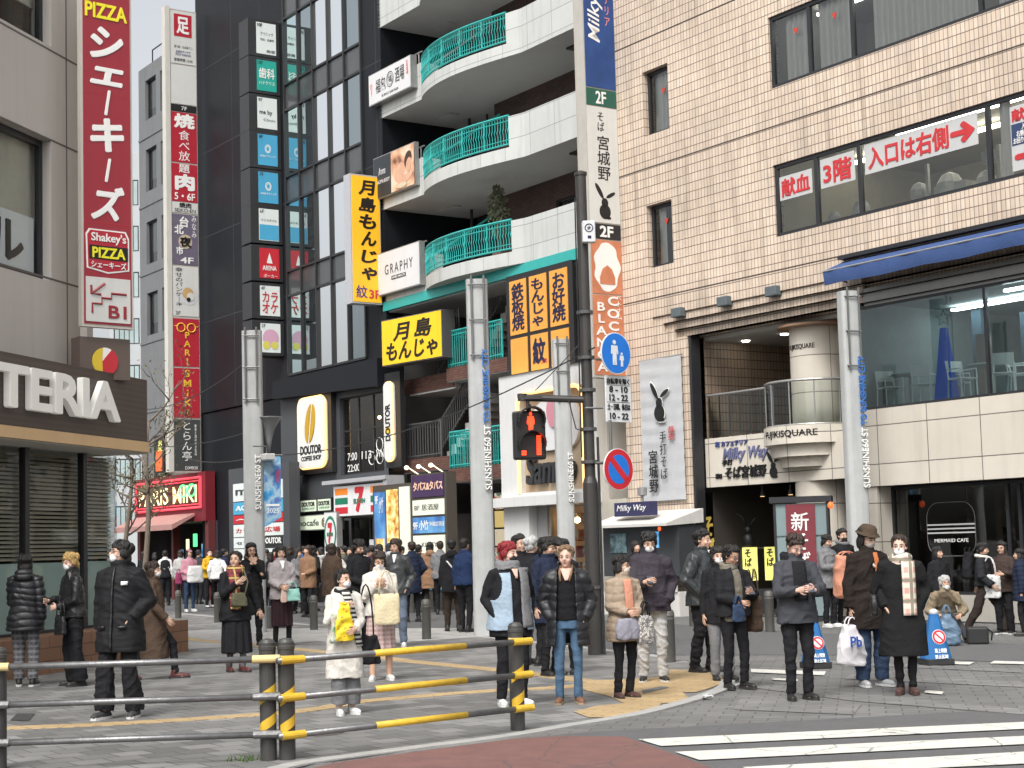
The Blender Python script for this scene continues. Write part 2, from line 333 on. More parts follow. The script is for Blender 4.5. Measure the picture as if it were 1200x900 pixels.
# carriageway in front, its red lane, the asphalt under the zebra
flat('road', [gp((-200, 1400), (330, 907), (480, 882), (600, 866.5), (690, 858), (1400, 820), (3200, 860), (3200, 1600))], .003, ASPH)
flat('red_lane', [gp((-100, 1300), (250, 927), (330, 908), (400, 894), (480, 883), (600, 867), (660, 863.5), (731, 864), (845, 905), (1000, 975), (1300, 1200))], .008, REDM)
def zebra(px):
    return gp(*px)
for q in ([(748, 868), (1215, 847), (1480, 834), (1500, 841), (1240, 854), (775, 876)],
          [(791, 883), (1215, 863.5), (1500, 850), (1540, 860), (1240, 872), (820, 892.5)],
          [(870, 901), (1215, 882), (1540, 864), (1600, 875), (1260, 894), (905, 911)],
          [(950, 922), (1260, 905), (1660, 883), (1700, 895), (1300, 920), (985, 934)]):
    flat('zebra_stripe_markings', [zebra(q)], .0135, WHITEP)
for q in ([(880, 785), (968, 788), (966, 792.5), (880, 789)], [(905, 795.5), (935, 797), (935, 799.5), (905, 798)], [(1085, 810), (1106, 812), (1104, 815), (1083, 813)],
          [(1110, 776), (1142, 777), (1136, 780), (1106, 779)], [(1165, 775.5), (1215, 777), (1215, 780), (1160, 778.5)]):
    flat('worn_line_markings', [gp(*q)], .0135, WHITEP)
# pale strips across the mouth of the side street
PSTR = brick_mat('worn_strip', (.155, .153, .147), (.19, .187, .18), (.09, .088, .083), .31, .2, ms=.008, axis='xy', rot=R(12), var=.25, vscale=1.2, rough=.75, bump=.3)
for q in ([(870, 800), (1000, 812), (1200, 832), (1200, 838), (1000, 822), (880, 806)], [(870, 815), (1010, 826), (1000, 838), (860, 832)], [(1000, 790), (1200, 800), (1200, 806), (990, 796)], [(975, 775), (1200, 785), (1200, 789), (965, 778)]):
    flat('worn_strip', [gp(*q)], .006, PSTR)
# asphalt of the narrow street between the two rows of bollards
flat('side_street', [gp((785, 768), (640, 752), (500, 738), (368, 730), (209, 717)) + [(-22, 72), (-40, 110), (-36, 112)] + gp((386, 702), (483, 711), (538, 716), (813, 733), (903, 739), (1210, 756), (1400, 770), (1400, 790), (1210, 778), (1000, 768), (880, 768))], .005, ASPH)
flat('pale_paving', [gp((186, 741), (300, 737), (560, 737), (600, 745), (420, 757), (370, 752), (330, 756), (222, 762), (205, 765))], .016, PALE)
flat('pale_paving', [gp((538, 716), (560, 716), (575, 721), (540, 723))], .0095, PALE)
# tactile guide tiles
def band(pix, w):
    pts = smooth_line([grd(*p) for p in pix], 5); strip('tactile_path', pts, -w / 2, w / 2, .008, .019, YTILE)
band([(-60, 857), (20, 854.5), (150, 849), (317, 838), (380, 831), (430, 823), (560, 812), (640, 808), (700, 803)], .3)
band([(180, 743), (230, 751), (300, 757), (370, 764), (430, 769.5), (480, 776), (560, 784), (625, 791), (690, 800)], .3)
fan = [(690, 800), (735, 797), (750, 797), (770, 795), (778, 787), (790, 786), (820, 788), (836, 791), (846, 795), (848, 801), (838, 806), (826, 810), (815, 813), (800, 813), (808, 821), (792, 826), (775, 826), (772, 831), (752, 834), (748, 838), (722, 842), (722, 843), (690, 843), (672, 836), (700, 829), (731, 826), (715, 818), (690, 812), (676, 806)]
flat('tactile_tiles', [gp(*fan)], .0195, YTILE)
flat('tactile_tiles', [gp((754, 815), (785, 808), (775, 806.5), (752, 811))], .0235, PAVE1)
# ================================================================ tiled corner building on the right
def ribbed(name, c1, c2, joint, pitch=.105, rh=.212, jw=.017):
    '''tall narrow ribbed tiles in straight courses with dark open joints'''
    m = brick_mat(name, c1, c2, joint, pitch, rh, ms=.0035, offset=0, var=.2, vscale=.3, rough=.45, bump=.6, spec=.4, streak=.42); t = m.node_tree; L = t.links; b = t.nodes['Principled BSDF']
    tc = t.nodes['Texture Coordinate']; sp = _n(t, 'ShaderNodeSeparateXYZ'); L.new(tc.outputs['Object'], sp.inputs[0])
    fz = _n(t, 'ShaderNodeMath', operation='PINGPONG'); fz.inputs[1].default_value = rh / 2; L.new(sp.outputs[2], fz.inputs[0])
    lt = _n(t, 'ShaderNodeMath', operation='LESS_THAN'); lt.inputs[1].default_value = jw / 2; L.new(fz.outputs[0], lt.inputs[0])
    ad = _n(t, 'ShaderNodeMath', operation='ADD'); L.new(sp.outputs[0], ad.inputs[0]); L.new(sp.outputs[1], ad.inputs[1])
    fx = _n(t, 'ShaderNodeMath', operation='PINGPONG'); fx.inputs[1].default_value = pitch / 2; L.new(ad.outputs[0], fx.inputs[0])
    gv = _n(t, 'ShaderNodeMapRange'); gv.inputs[1].default_value = 0; gv.inputs[2].default_value = pitch * .17; gv.inputs[3].default_value = .62; gv.inputs[4].default_value = 1; L.new(fx.outputs[0], gv.inputs[0])
    src = b.inputs['Base Color'].links[0].from_socket
    m1 = _n(t, 'ShaderNodeMix', data_type='RGBA', blend_type='MULTIPLY'); m1.inputs[0].default_value = 1; L.new(src, m1.inputs[6]); L.new(gv.outputs[0], m1.inputs[7])
    m2 = _n(t, 'ShaderNodeMix', data_type='RGBA'); L.new(lt.outputs[0], m2.inputs[0]); L.new(m1.outputs[2], m2.inputs[6]); m2.inputs[7].default_value = (*joint, 1); L.new(m2.outputs[2], b.inputs['Base Color']); return m
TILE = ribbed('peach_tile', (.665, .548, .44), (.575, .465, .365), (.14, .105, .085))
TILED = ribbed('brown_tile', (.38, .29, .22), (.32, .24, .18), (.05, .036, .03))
DARKF = mat('dark_frame', (.035, .036, .04), .35, .15, 8, metal=.3)
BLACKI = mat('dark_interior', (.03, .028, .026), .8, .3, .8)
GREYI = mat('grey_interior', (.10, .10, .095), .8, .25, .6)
CREAMP = brick_mat('cream_panel', (.60, .555, .48), (.57, .525, .45), (.16, .14, .12), 1.3, .78, ms=.012, offset=0, var=.06, vscale=.8, rough=.45, bump=.3, streak=.12)
STEELG = mat('steel_grey', (.33, .33, .32), .4, .12, 5, metal=.5)
SOFFIT = mat('soffit_white', (.55, .54, .51), .7, .08, 2)
CURT = mat('curtain_cloth', (.74, .72, .67), .9, .05, 3)
PANE = glass_mat('window_glass', clear=.93)
PANED = glass_mat('dark_glass', (.72, .84, .86), clear=.9, refl=1.0)
PANEC = glass_mat('clear_glass', clear=.97, refl=.7)
LAMP = mat('lamp_glow', (1, .95, .82), .5, 0, emit=11.0)
WARMG = mat('warm_glow', (1, .62, .25), .5, 0, emit=2.0)
def wallmb(b, x0, x1, z0, z1, holes, y=0, rev=.25, m=0, shell=0, hm=None):
    xs = sorted({x0, x1} | {min(max(v, x0), x1) for h in holes for v in h[:2]}); zs = sorted({z0, z1} | {min(max(v, z0), z1) for h in holes for v in h[2:4]})
    for i in range(len(xs) - 1):
        for j in range(len(zs) - 1):
            cx, cz = (xs[i] + xs[i + 1]) / 2, (zs[j] + zs[j + 1]) / 2
            if any(h[0] < cx < h[1] and h[2] < cz < h[3] for h in holes): continue
            b.add([(xs[i], y, zs[j]), (xs[i + 1], y, zs[j]), (xs[i + 1], y, zs[j + 1]), (xs[i], y, zs[j + 1])], [(0, 1, 2, 3)], m)
    for h in holes:
        a, c, d, e = max(h[0], x0), min(h[1], x1), max(h[2], z0), min(h[3], z1); q = y + rev
        b.add([(a, y, d), (a, y, e), (a, q, e), (a, q, d)], [(0, 1, 2, 3)], m); b.add([(c, y, d), (c, q, d), (c, q, e), (c, y, e)], [(0, 1, 2, 3)], m)
        b.add([(a, y, e), (c, y, e), (c, q, e), (a, q, e)], [(0, 1, 2, 3)], m); b.add([(a, y, d), (a, q, d), (c, q, d), (c, y, d)], [(0, 1, 2, 3)], m)
    if shell:
        q = y + shell
        b.add([(x0, y, z0), (x0, y, z1), (x0, q, z1), (x0, q, z0)], [(0, 1, 2, 3)], m); b.add([(x1, y, z0), (x1, q, z0), (x1, q, z1), (x1, y, z1)], [(0, 1, 2, 3)], m)
        b.add([(x0, y, z1), (x1, y, z1), (x1, q, z1), (x0, q, z1)], [(0, 1, 2, 3)], m); b.add([(x0, q, z0), (x0, q, z1), (x1, q, z1), (x1, q, z0)], [(0, 1, 2, 3)], m)
    return b
def frame_mb(x0, x1, z0, z1, y, bars=(), w=.07, d=.08, hb=()):
    b = MB().box(x0, x0 + w, y, y + d, z0, z1).box(x1 - w, x1, y, y + d, z0, z1).box(x0 + w, x1 - w, y, y + d, z0, z0 + w).box(x0 + w, x1 - w, y, y + d, z1 - w, z1)
    for q in bars: b.box(q - w * .6, q + w * .6, y + .003, y + d - .003, z0 + w, z1 - w)
    for q in hb: b.box(x0 + w, x1 - w, y + .006, y + d - .006, q - w / 2, q + w / 2)
    return b
def pane(win, x0, x1, z0, z1, y, m=None): return MB().add([(x0, y, z0), (x1, y, z0), (x1, y, z1), (x0, y, z1)], [(0, 1, 2, 3)]).build('pane', m or PANE, win)
def room(parent, x0, x1, z0, z1, y0, y1, m=None, name='room'):
    b = MB(); v = [(x0, y0, z0), (x1, y0, z0), (x1, y0, z1), (x0, y0, z1), (x0, y1, z0), (x1, y1, z0), (x1, y1, z1), (x0, y1, z1)]
    b.add(v, [(4, 5, 6, 7), (0, 4, 7, 3), (1, 2, 6, 5), (0, 1, 5, 4), (3, 7, 6, 2)]); return b.build(name, m or BLACKI, parent)
def curtain(parent, x0, x1, z0, z1, y, amp=.05, wl=.16, m=None):
    n = max(6, int((x1 - x0) / wl * 8)); ring = []
    b = MB()
    for j in range(2):
        ring.append([(x0 + (x1 - x0) * i / n, y + amp * math.sin(6.283 * (x1 - x0) * i / n / wl + .6 * math.sin(i * .37)) * (1 if j else .7), z1 if j else z0) for i in range(n + 1)])
    v = ring[0] + ring[1]; b.add(v, [(i, i + 1, i + n + 2, i + n + 1) for i in range(n)]); return b.build('curtain', m or CURT, parent, smooth=True)
tb = thing('tiled_corner_building', 'building of peach ribbed tiles with long window rows and a two storey entrance void', 'building', T)
XR = 7.0
hW1, hW2 = (-9.66, -8.72, 11.41, 12.99), (-9.68, -8.74, 8.2, 9.72)
hU, hL = (-5.26, XR, 11.47, 13.07), (-5.29, XR, 8.2, 9.78)
wb = wallmb(MB(), -10.75, XR, 0, 19, [hW1, hW2, hU, hL, (-9.6, XR, 6.82, 7.02), (-9.2, XR, 6.62, 6.82), (-8.8, XR, 6.42, 6.62), (-8.36, XR, 0, 6.42)], rev=.28, shell=14)
# stepped head of the entrance
for k, (xa, za, ya) in enumerate(((-9.6, 7.02, .05), (-9.2, 6.82, .095), (-8.8, 6.62, .14))): wb.box(xa + .002, -2.9, ya, ya + .5, za - .2, za - .002)
wb.box(-2.9, XR, .2, .6, 6.72, 7.02)
wb.build('wall', TILE, tb)
jb = MB()
for z in (7.46, 10.62, 13.78): jb.box(-10.75, XR, -.003, .01, z, z + .03)
jb.build('joint', mat('joint_dark', (.07, .055, .045), .9, 0), tb)
box('void_jamb', DARKF, tb, -8.355, -8.27, .03, .3, 0, 6.415)
# windows
def twin(x0, x1, z0, z1, bars, y=.1, curt=(), lamps=(), rm=None, w=.08, depth=3.0):
    f = frame_mb(x0 + .002, x1 - .002, z0 + .002, z1 - .002, y, bars, w).build('window', DARKF, tb)
    pane(f, x0 + w, x1 - w, z0 + w, z1 - w, y + .04)
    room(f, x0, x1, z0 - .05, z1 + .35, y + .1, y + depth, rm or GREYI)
    for a, c in curt: curtain(f, a, c, z0, z1 + .1, y + .19)
    for a, c, q in lamps: box('ceiling_lamp', LAMP, f, a, c, y + q, y + q + .12, z1 + .18, z1 + .24)
    return f
twin(*hW1, (), y=.15, curt=((-9.6, -8.8),)); twin(*hW2, (), y=.15, curt=((-9.6, -9.3),))
twin(*hU, (-4.08, -2.84, .45, 3.6), y=.05, curt=((-4.95, -4.15), (-3.95, -2.98), (-2.4, .25), (.75, 3.2)), lamps=((-5.0, -3.4, 1.2), (-2.4, .2, 1.2), (1, 5, 1.2)))
lw = twin(*hL, (-4.06, -2.82, .47, 3.6), y=.05, rm=mat('clinic_interior', (.27, .25, .19), .8, .25, .7), curt=((.62, .85),), lamps=((-2.4, -1.0, 2.2), (-.6, .6, 2.2), (-4.9, -3.2, 2), (-2.6, 5, .9), (1, 5, 2.2)), depth=5)
# clinic equipment behind the long window
eq = MB()
for x, z, s in ((-4.4, 8.5, .16), (-2.0, 8.6, .2), (-1.2, 8.55, .28), (-.3, 8.5, .2), (-3.6, 8.55, .2)): eq.ell((x, .9, z), (s, s, s * 1.2), 10)
for x in (-1.75, -.2, .05): eq.box(x, x + .07, .8, .87, 8.25, 9.15)
eq.box(-1.5, -.7, .75, 1.2, 8.25, 8.62).box(-3.9, -3.2, .8, 1.2, 8.25, 8.5).box(-.35, .12, .85, 1.0, 8.85, 9.1)
eq.build('equipment', mat('equipment_grey', (.35, .35, .33), .5, .3, 4), lw, smooth=False)
RED = mat('sign_red', (.50, .035, .04), .5, .08, 3); BLACKL = mat('letter_black', (.012, .012, .013), .5, 0); WHITEL = mat('letter_white', (.78, .78, .75), .5, 0)
PAPER = mat('poster_white', (.47, .475, .47), .6, .06, 3); BLUEL = mat('letter_blue', (.03, .09, .36), .5, 0)
def notice(label, x0, x1, z0, z1, y, texts, m=None, fr=T, cat='notice', d=.012):
    o = MB().box(0, x1 - x0, 0, d, 0, z1 - z0).build('window_notice', m or PAPER, fr=fr.sub(x0, y, z0), label=label, cat=cat, group='notices stuck in the clinic windows')
    for body, r, mm, kw in texts: text(o, body, r, mm, **kw)
    return o
y0 = .075
notice('white window notice with red letters over the darkest first pane of the lower row', -5.18, -4.2, 8.98, 9.5, y0, [('献血', (.06, .92, .06, .46), RED, dict(bold=.03))])
notice('white window notice reading floor three in red letters', -3.94, -2.96, 9.0, 9.62, y0, [('3階', (.08, .9, .06, .54), RED, dict(bold=.03))])
notice('long white window banner with red letters and an arrow pointing right', -2.68, .22, 9.04, 9.66, y0, [('入口は右側', (.1, 2.2, .08, .54), RED, dict(bold=.03)), ('→', (2.24, 2.84, .1, .52), RED, dict(bold=.06))])
n = notice('narrow window notice with a dark middle and a red arrow at the right end', .98, 1.66, 8.34, 9.56, y0, [('献血', (.04, .64, .92, 1.16), RED, dict(bold=.03)), ('→', (.06, .62, .08, .42), RED, dict(bold=.1))])
d = box('caption', mat('navy', (.03, .05, .12), .5, 0), n, .02, .66, -.006, 0, .48, .88)
text(d, '入口\n右側の方に\nお回りください', (.06, .62, .5, .86), WHITEL, y=-.01, bold=.01)
REDTRI = mat('triangle_red', (.5, .05, .03), .5, 0)
for x, z, yy in ((-4.5, 12.5, .08), (-3.35, 12.5, .08), (-9.1, 12.35, .17), (-9.15, 9.2, .17)):
    MB().prism([(0, 0), (-.08, .14), (.08, .14)], 0, .006).build('rescue_marker', REDTRI, fr=T.sub(x, yy, z), label='small red inverted rescue triangle stuck on a pane of the tiled building', cat='marker', group='rescue triangles on window panes')
# blue awning with its roller case
BLUEC = mat('awning_blue', (.035, .07, .185), .8, .2, 3, .3, 25)
aw = thing('blue_awning', 'half rolled blue cloth awning over the upstairs cafe window', 'awning', T.sub(-3.3, 0, 7.0))
n = 46; top = [(XR + 3.2) * i / n for i in range(n + 1)]
b = MB(); v = []
for x in top: w = .006 * math.sin(x * 9) + .004 * math.sin(x * 23 + 1); v += [(x, -.02, .34), (x, -.62 + w, .10), (x, -.64 + w * 1.5, .06), (x, -.60 + w * 2.2, -.2 + .012 * math.sin(x * 3.1))]
b.add(v, [(4 * i + k, 4 * i + k + 1, 4 * i + k + 5, 4 * i + k + 4) for i in range(n) for k in range(3)]); b.build('canopy', BLUEC, aw, smooth=True)
MB().tube([(0, -.63, .085), (XR + 3.2, -.63, .085)], .02).build('front_bar', STEELG, aw)
MB().box(0, XR + 3.2, -.2, 0, .36, .44).build('case', DARKF, aw)
for x in (.05, 3.4, 7): MB().tube([(x, 0, -.1), (x, -.6, .03)], .02).build('arm', STEELG, aw)
# upstairs cafe glass
cz0, cz1 = 4.24, 6.36
box('header', STEELG, tb, -2.9, XR, .1, .5, cz1, 6.72)
cw = frame_mb(-3.28, XR, cz0, cz1, .12, (.12, 3.4), .05).build('window', DARKF, tb)
pane(cw, -3.23, XR - .05, cz0 + .05, cz1 - .05, .15, PANED); room(cw, -3.28, XR, cz0, 6.5, .35, 6.5, mat('cafe_interior', (.30, .345, .345), .8, .3, .5))
b = MB()
for z in (4.9, 5.5, 6.0): b.box(-.4, XR, 3.6, 3.65, z, z + .06)
for x in (.9, 2.6): b.box(x, x + .07, 3.6, 3.66, 4.24, 6.4)
b.build('shelf_frame', mat('pale_frame', (.3, .32, .32), .5, 0), cw)
box('pillar', mat('pillar_warm', (.28, .24, .2), .6, .1), cw, -1.85, -1.6, 2.2, 2.4, 4.24, 5.75)
box('drape', mat('teal_drape', (.07, .13, .17), .8, .2), cw, -2.6, -2.35, 3.0, 3.1, 4.24, 6.4); box('drape', mat('teal_drape', (.07, .13, .17), .8, .2), cw, -1.35, -1.15, 3.0, 3.1, 4.24, 6.2)
box('fill_strip_lamp', mat('fill_strip_lamp', (.8, .85, .85), .5, 0, emit=11), cw, .2, 5, .6, .7, 6.24, 6.29); box('fill_strip_lamp', MATS['fill_strip_lamp'], cw, -2.8, 5, 2.6, 2.75, 6.4, 6.44); box('wall_lamp', WARMG, cw, .15, .4, 3.3, 3.35, 5.25, 5.38)  # strip lamps added and strengthened to brighten the cafe interior
pf = wallmb(MB(), -3.3, XR, 2.68, 4.235, [], y=.06, shell=.6); pf.build('panel_band', CREAMP, tb)
# ground floor cafe front
gw = frame_mb(-2.78, XR, .5, 2.66, .5, (.1, .38, 3.4), .06).build('window', DARKF, tb)
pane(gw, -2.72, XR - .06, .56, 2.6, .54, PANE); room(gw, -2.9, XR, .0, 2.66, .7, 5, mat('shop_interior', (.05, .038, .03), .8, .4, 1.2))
box('base_wall', mat('beige_base', (.36, .34, .30), .7, .12, 3, streak=.2), tb, -2.78, XR, .44, .7, 0, .5)
box('corner_pier', CREAMP, tb, -3.3, -2.78, .1, .7, 0, 2.67)
b = MB()
for k in range(14): b.box(-2.4 + k * .32, -2.25 + k * .32, 3.2, 3.24, .3, 2.6)
b.build('wood_slats', mat('wood_brown', (.13, .085, .05), .6, .3, 4), gw)
for x in (-1.1, -.55, 1.1, 2.2): MB().tube([(x, 2, 2.66), (x, 2, 2.25)], .006, 5).lathe([(.01, 2.27), (.07, 2.14), (.07, 2.12)], (x, 2), 10).build('pendant_lamp', DARKF, gw)
lg = thing('cafe_window_logo', 'white outlined cafe emblem with three bars on the shop glass', 'emblem', T.sub(-1.9, .53, 1.25))
def rrect(w, h, r, n=5):
    out = []
    for cx, cz, a0 in ((w - r, h - r, 0), (r, h - r, 90), (r, r, 180), (w - r, r, 270)):
        out += [(cx + r * math.cos(R(a0 + 90 * k / n)), cz + r * math.sin(R(a0 + 90 * k / n))) for k in range(n + 1)]
    return out
q = rrect(1.2, 1.05, .3); MB().tube([(x, 0, z) for x, z in q] + [(q[0][0], 0, q[0][1])], .006, 4).build('outline', mat('frost_line', (.16, .165, .16), .6, 0), lg)
for z in (.6, .52, .44): box('bar', MATS['paper_line'] if 'paper_line' in MATS else mat('paper_line', (.42, .43, .42), .6, 0), lg, .01, 1.19, -.004, 0, z, z + .03)
text(lg, 'MERMAID CAFE', (.18, 1.02, .27, .34), WHITEL)
mp = MB().box(0, .5, 0, .03, 0, 1.5).build('menu_poster', mat('poster_pale', (.50, .56, .54), .6, .05), fr=T.sub(1.02, .44, .9), label='pale green menu poster with food bowls inside the shop window', cat='poster')
for z in (.35, .68, 1.0): MB().prism([(.12 + .13 * math.cos(R(180 + a)) + .13, z + .13 * math.sin(R(180 + a))) for a in range(0, 181, 15)], -.004, 0).build('food_picture', pattern_mat('food_a', 'blotch', [(.05, .02, .01), (.3, .09, .04), (.4, .25, .1)], 9), mp)
MB().tube([(.25 + .16 * math.cos(R(a)), -.004, 1.28 + .12 * math.sin(R(a))) for a in range(0, 361, 20)], .008, 4).build('seal', BLACKL, mp)
# ---------------------------------------------------------------- the void with its terrace
cx0, _ = T.hit(957, 480, .85)
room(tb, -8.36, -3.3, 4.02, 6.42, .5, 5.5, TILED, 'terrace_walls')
box('terrace_ceiling', SOFFIT, tb, -8.36, -3.3, .52, 5.4, 6.32, 6.41)
box('fascia', CREAMP, tb, -8.27, -3.3, .35, .55, 2.9, 4.02); box('terrace_floor', SOFFIT, tb, -8.36, -3.3, .55, 5.4, 2.95, 3.98)
for x in (-7.9, -6.6, -5.2, -4.3): MB().lathe([(.09, 6.3), (.09, 6.319)], (x, 1.4), 12).build('downlight', LAMP, tb)
for z0_, z1_, nm in ((4.02, 6.32, 'column'), (0, 2.95, 'column')):
    MB().lathe([(.6, z0_), (.6, z1_)], (cx0, .95), 28).build(nm, brick_mat('cream_column', (.60, .555, .48), (.57, .525, .45), (.2, .18, .15), 1.9, .8, ms=.012, offset=0, var=.06, streak=.1), tb, smooth='auto', auto=40)
MB().lathe([(.61, 0), (.85, .02), (.85, .07), (.61, .09)], (cx0, .95), 28, z0=6.22).build('column_ring', mat('copper_ring', (.36, .22, .14), .5, .1), tb)
text(tb, 'FUJIKISQUARE', (cx0 - .3, cx0 + .42, 5.72, 5.86), BLACKL, y=0, xf=lambda o: np.stack([cx0 + .607 * np.sin((o[:, 0] - cx0) / .607), 0.95 - (.607 - o[:, 1]) * np.cos((o[:, 0] - cx0) / .607), o[:, 2]], 1), bold=.01)
dr = MB()
for r_, za, zb in ((1.12, 3.68, 4.06), (.95, 3.42, 3.68), (.76, 3.2, 3.42)): dr.lathe([(.3, za), (r_, za), (r_, zb), (.3, zb)], (cx0, .8), 32)
dr.build('round_balcony', CREAMP, tb, auto=30)
text(tb, 'FUJIKISQUARE', (cx0 - .5, cx0 + .92, 3.79, 3.97), BLACKL, y=0, xf=lambda o: np.stack([cx0 + 1.125 * np.sin((o[:, 0] - cx0) / 1.125), 0.8 - (1.125 - o[:, 1]) * np.cos((o[:, 0] - cx0) / 1.125), o[:, 2]], 1), bold=.012)
arc = [(cx0 + 1.05 * math.sin(R(a)), 0.8 - 1.05 * math.cos(R(a))) for a in range(-75, 96, 10)]
gl = MB()
for i in range(len(arc) - 1): gl.add([(*arc[i], 4.08), (*arc[i + 1], 4.08), (*arc[i + 1], 4.98), (*arc[i], 4.98)], [(0, 1, 2, 3)])
for i in range(1): gl.add([(-8.25, .45, 4.05), (arc[0][0], .45, 4.05), (arc[0][0], .45, 4.98), (-8.25, .45, 4.98)], [(0, 1, 2, 3)])
gl.build('glass_parapet', glass_mat('parapet_glass', (.82, .88, .85), clear=.85, refl=.8), tb)
hr = MB().tube([(-8.25, .45, 5.02), (arc[0][0], .45, 5.02)] + [(*p, 5.02) for p in arc], .03).tube([(*p, 4.08) for p in arc], .02)
for x in np.linspace(-8.2, arc[0][0], 7): hr.tube([(x, .47, 4.02), (x, .47, 5.0)], .018, 6)
for p in arc[::3]: hr.tube([(*p, 4.05), (*p, 5.0)], .015, 6)
hr.build('handrail', STEELG, tb)
# fascia lettering
VIO = mat('letter_violet', (.16, .17, .30), .4, 0, metal=.2); NAVYL = mat('letter_navy', (.05, .07, .22), .4, 0)
fx0, fz0 = T.hit(848, 541, .35); fx1, fz1 = T.hit(901, 527, .35)
text(tb, 'Milky Way', (fx0, fx1, 3.42, 3.76), VIO, y=.335, bold=.02, depth=.012, shear=.25)
text(tb, '和 カフェテリア', (fx0 - .25, fx0 + .85, 3.8, 3.93), NAVYL, y=.335, bold=.03, depth=.01)
fx0, _ = T.hit(851, 560, .35); fx1, _ = T.hit(899, 555, .35)
text(tb, 'そば宮城野', (fx0, fx1, 3.06, 3.34), BLACKL, y=.335, bold=.012, depth=.02, shear=.1); text(tb, '手打', (fx0 - .1, fx0 + .25, 3.37, 3.5), BLACKL, y=.335, bold=.03, depth=.012); text(tb, '和', (fx0 - .35, fx0 - .13, 3.08, 3.2), BLACKL, y=.335, bold=.03, depth=.012)
def rabbit(parent, x, z, s, m, y=-.004, name='rabbit_mark', d=.006):
    b = MB()
    def blob(cx, cz, rx, rz, rot=0):
        c, q = math.cos(R(rot)), math.sin(R(rot)); b.prism([(x + s * (cx + rx * math.cos(a) * c - rz * math.sin(a) * q), z + s * (cz + rx * math.cos(a) * q + rz * math.sin(a) * c)) for a in np.linspace(0, 6.283, 21)[:-1]], y, y + d - .0004 * len(b.f) / 22)
    blob(0, .22, .22, .24); blob(0, .5, .13, .15); blob(-.2, .86, .075, .28, 32); blob(.24, .76, .06, .2, -62); blob(.13, .03, .1, .05)
    return b.build(name, m, parent)
rx, _ = T.hit(907, 555, .35); rabbit(tb, rx, 3.02, .52, BLACKL, y=.325, d=.02)
# ground floor hall behind the fascia
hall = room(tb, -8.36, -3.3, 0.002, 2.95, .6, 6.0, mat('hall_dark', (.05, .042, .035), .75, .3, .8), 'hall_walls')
b = MB()
for k in range(12): b.box(-5.6 + k * .02, -3.4, 2.6 + k * .3, 2.9 + k * .3, .002, .18 * (k + 1))
b.build('stairs', mat('stair_grey', (.12, .11, .10), .8, .2), tb)
MB().tube([(-8.0, 3.5, .9), (-5.2, 3.5, 2.85)], .03).tube([(-8.0, 3.5, .2), (-5.2, 3.5, 2.2)], .02).build('stair_rail', DARKF, tb)
for px in (882, 915):
    x, _ = T.hit(px, 580, 1.0); MB().tube([(x, 1.3, 2.9), (x, 1.3, 2.76)], .015, 6).lathe([(.03, 2.78), (.06, 2.68), (.055, 2.66)], (x, 1.3), 12).build('spot_lamp', STEELG, tb); MB().lathe([(.05, 2.655), (.05, 2.659)], (x, 1.3), 12).build('spot_glow', WARMG, tb)
# ================================================================ things at the tiled building
YELG = mat('lantern_yellow', (.75, .72, .18), .5, .05, emit=.35); GOLDL = mat('letter_gold', (.75, .55, .12), .5, 0, emit=.3)
MAROON = mat('banner_maroon', (.17, .03, .04), .7, .12, 4)
def ground_frame(px, py, da=0.0, ang=A): g = grd(px, py); return Fr((g.x, g.y, 0), ang + da)
# soba wall board
sx, sz = T.hit(818, 660, 1.0)
sb = MB().box(0, .95, 0, .06, 0, 2.5).build('soba_board', mat('board_black', (.015, .015, .015), .5, 0), fr=T.sub(sx, 1.0, .3), label='black upright board with gold noodle lettering inside the dark entrance', cat='sign')
text(sb, 'そば', (.3, .62, .95, 1.95), GOLDL, vert=True, bold=.03); text(sb, '手打', (.7, .82, 1.5, 2.0), WHITEL, vert=True); text(sb, '2F', (.08, .3, 2.15, 2.32), WHITEL)
# lantern stand with the rabbit ornament
f = ground_frame(896, 718, ang=R(-10)); st = thing('lantern_stand', 'black stand holding two lit yellow noodle signs under a black rabbit ornament', 'sign stand', f)
b = MB().box(-.55, .55, -.15, .15, 0, .08).box(-.5, -.46, 0, .04, 0, 1.5).box(.46, .5, 0, .04, 0, 1.5).box(-.5, .5, 0, .04, 1.46, 1.5).box(-.2, .2, -.02, .04, 0, .55); b.build('frame', DARKF, st)
for x in (-.28, .22):
    p = box('lit_panel', YELG, st, x - .17, x + .17, -.1, .0, .74, 1.5); text(p, 'そば', (x - .12, x + .04, 1.06, 1.46), BLACKL, y=-.104, vert=True, bold=.03); text(p, '宮城野', (x + .02, x + .12, .78, 1.02), BLACKL, y=-.104, vert=True)
b = MB().ell((-.3, 0, 1.66), (.13, .1, .17)).ell((-.3, 0, 1.9), (.09, .08, .1)); b.tube([(-.32, 0, 1.97), (-.42, 0, 2.2), (-.58, 0, 2.3)], [.03, .025, .008]).tube([(-.27, 0, 1.97), (-.15, 0, 2.15), (.0, 0, 2.2)], [.03, .025, .008]).box(-.5, -.1, -.05, .05, 1.5, 1.53); b.build('rabbit_ornament', BLACKL, st, smooth=True)
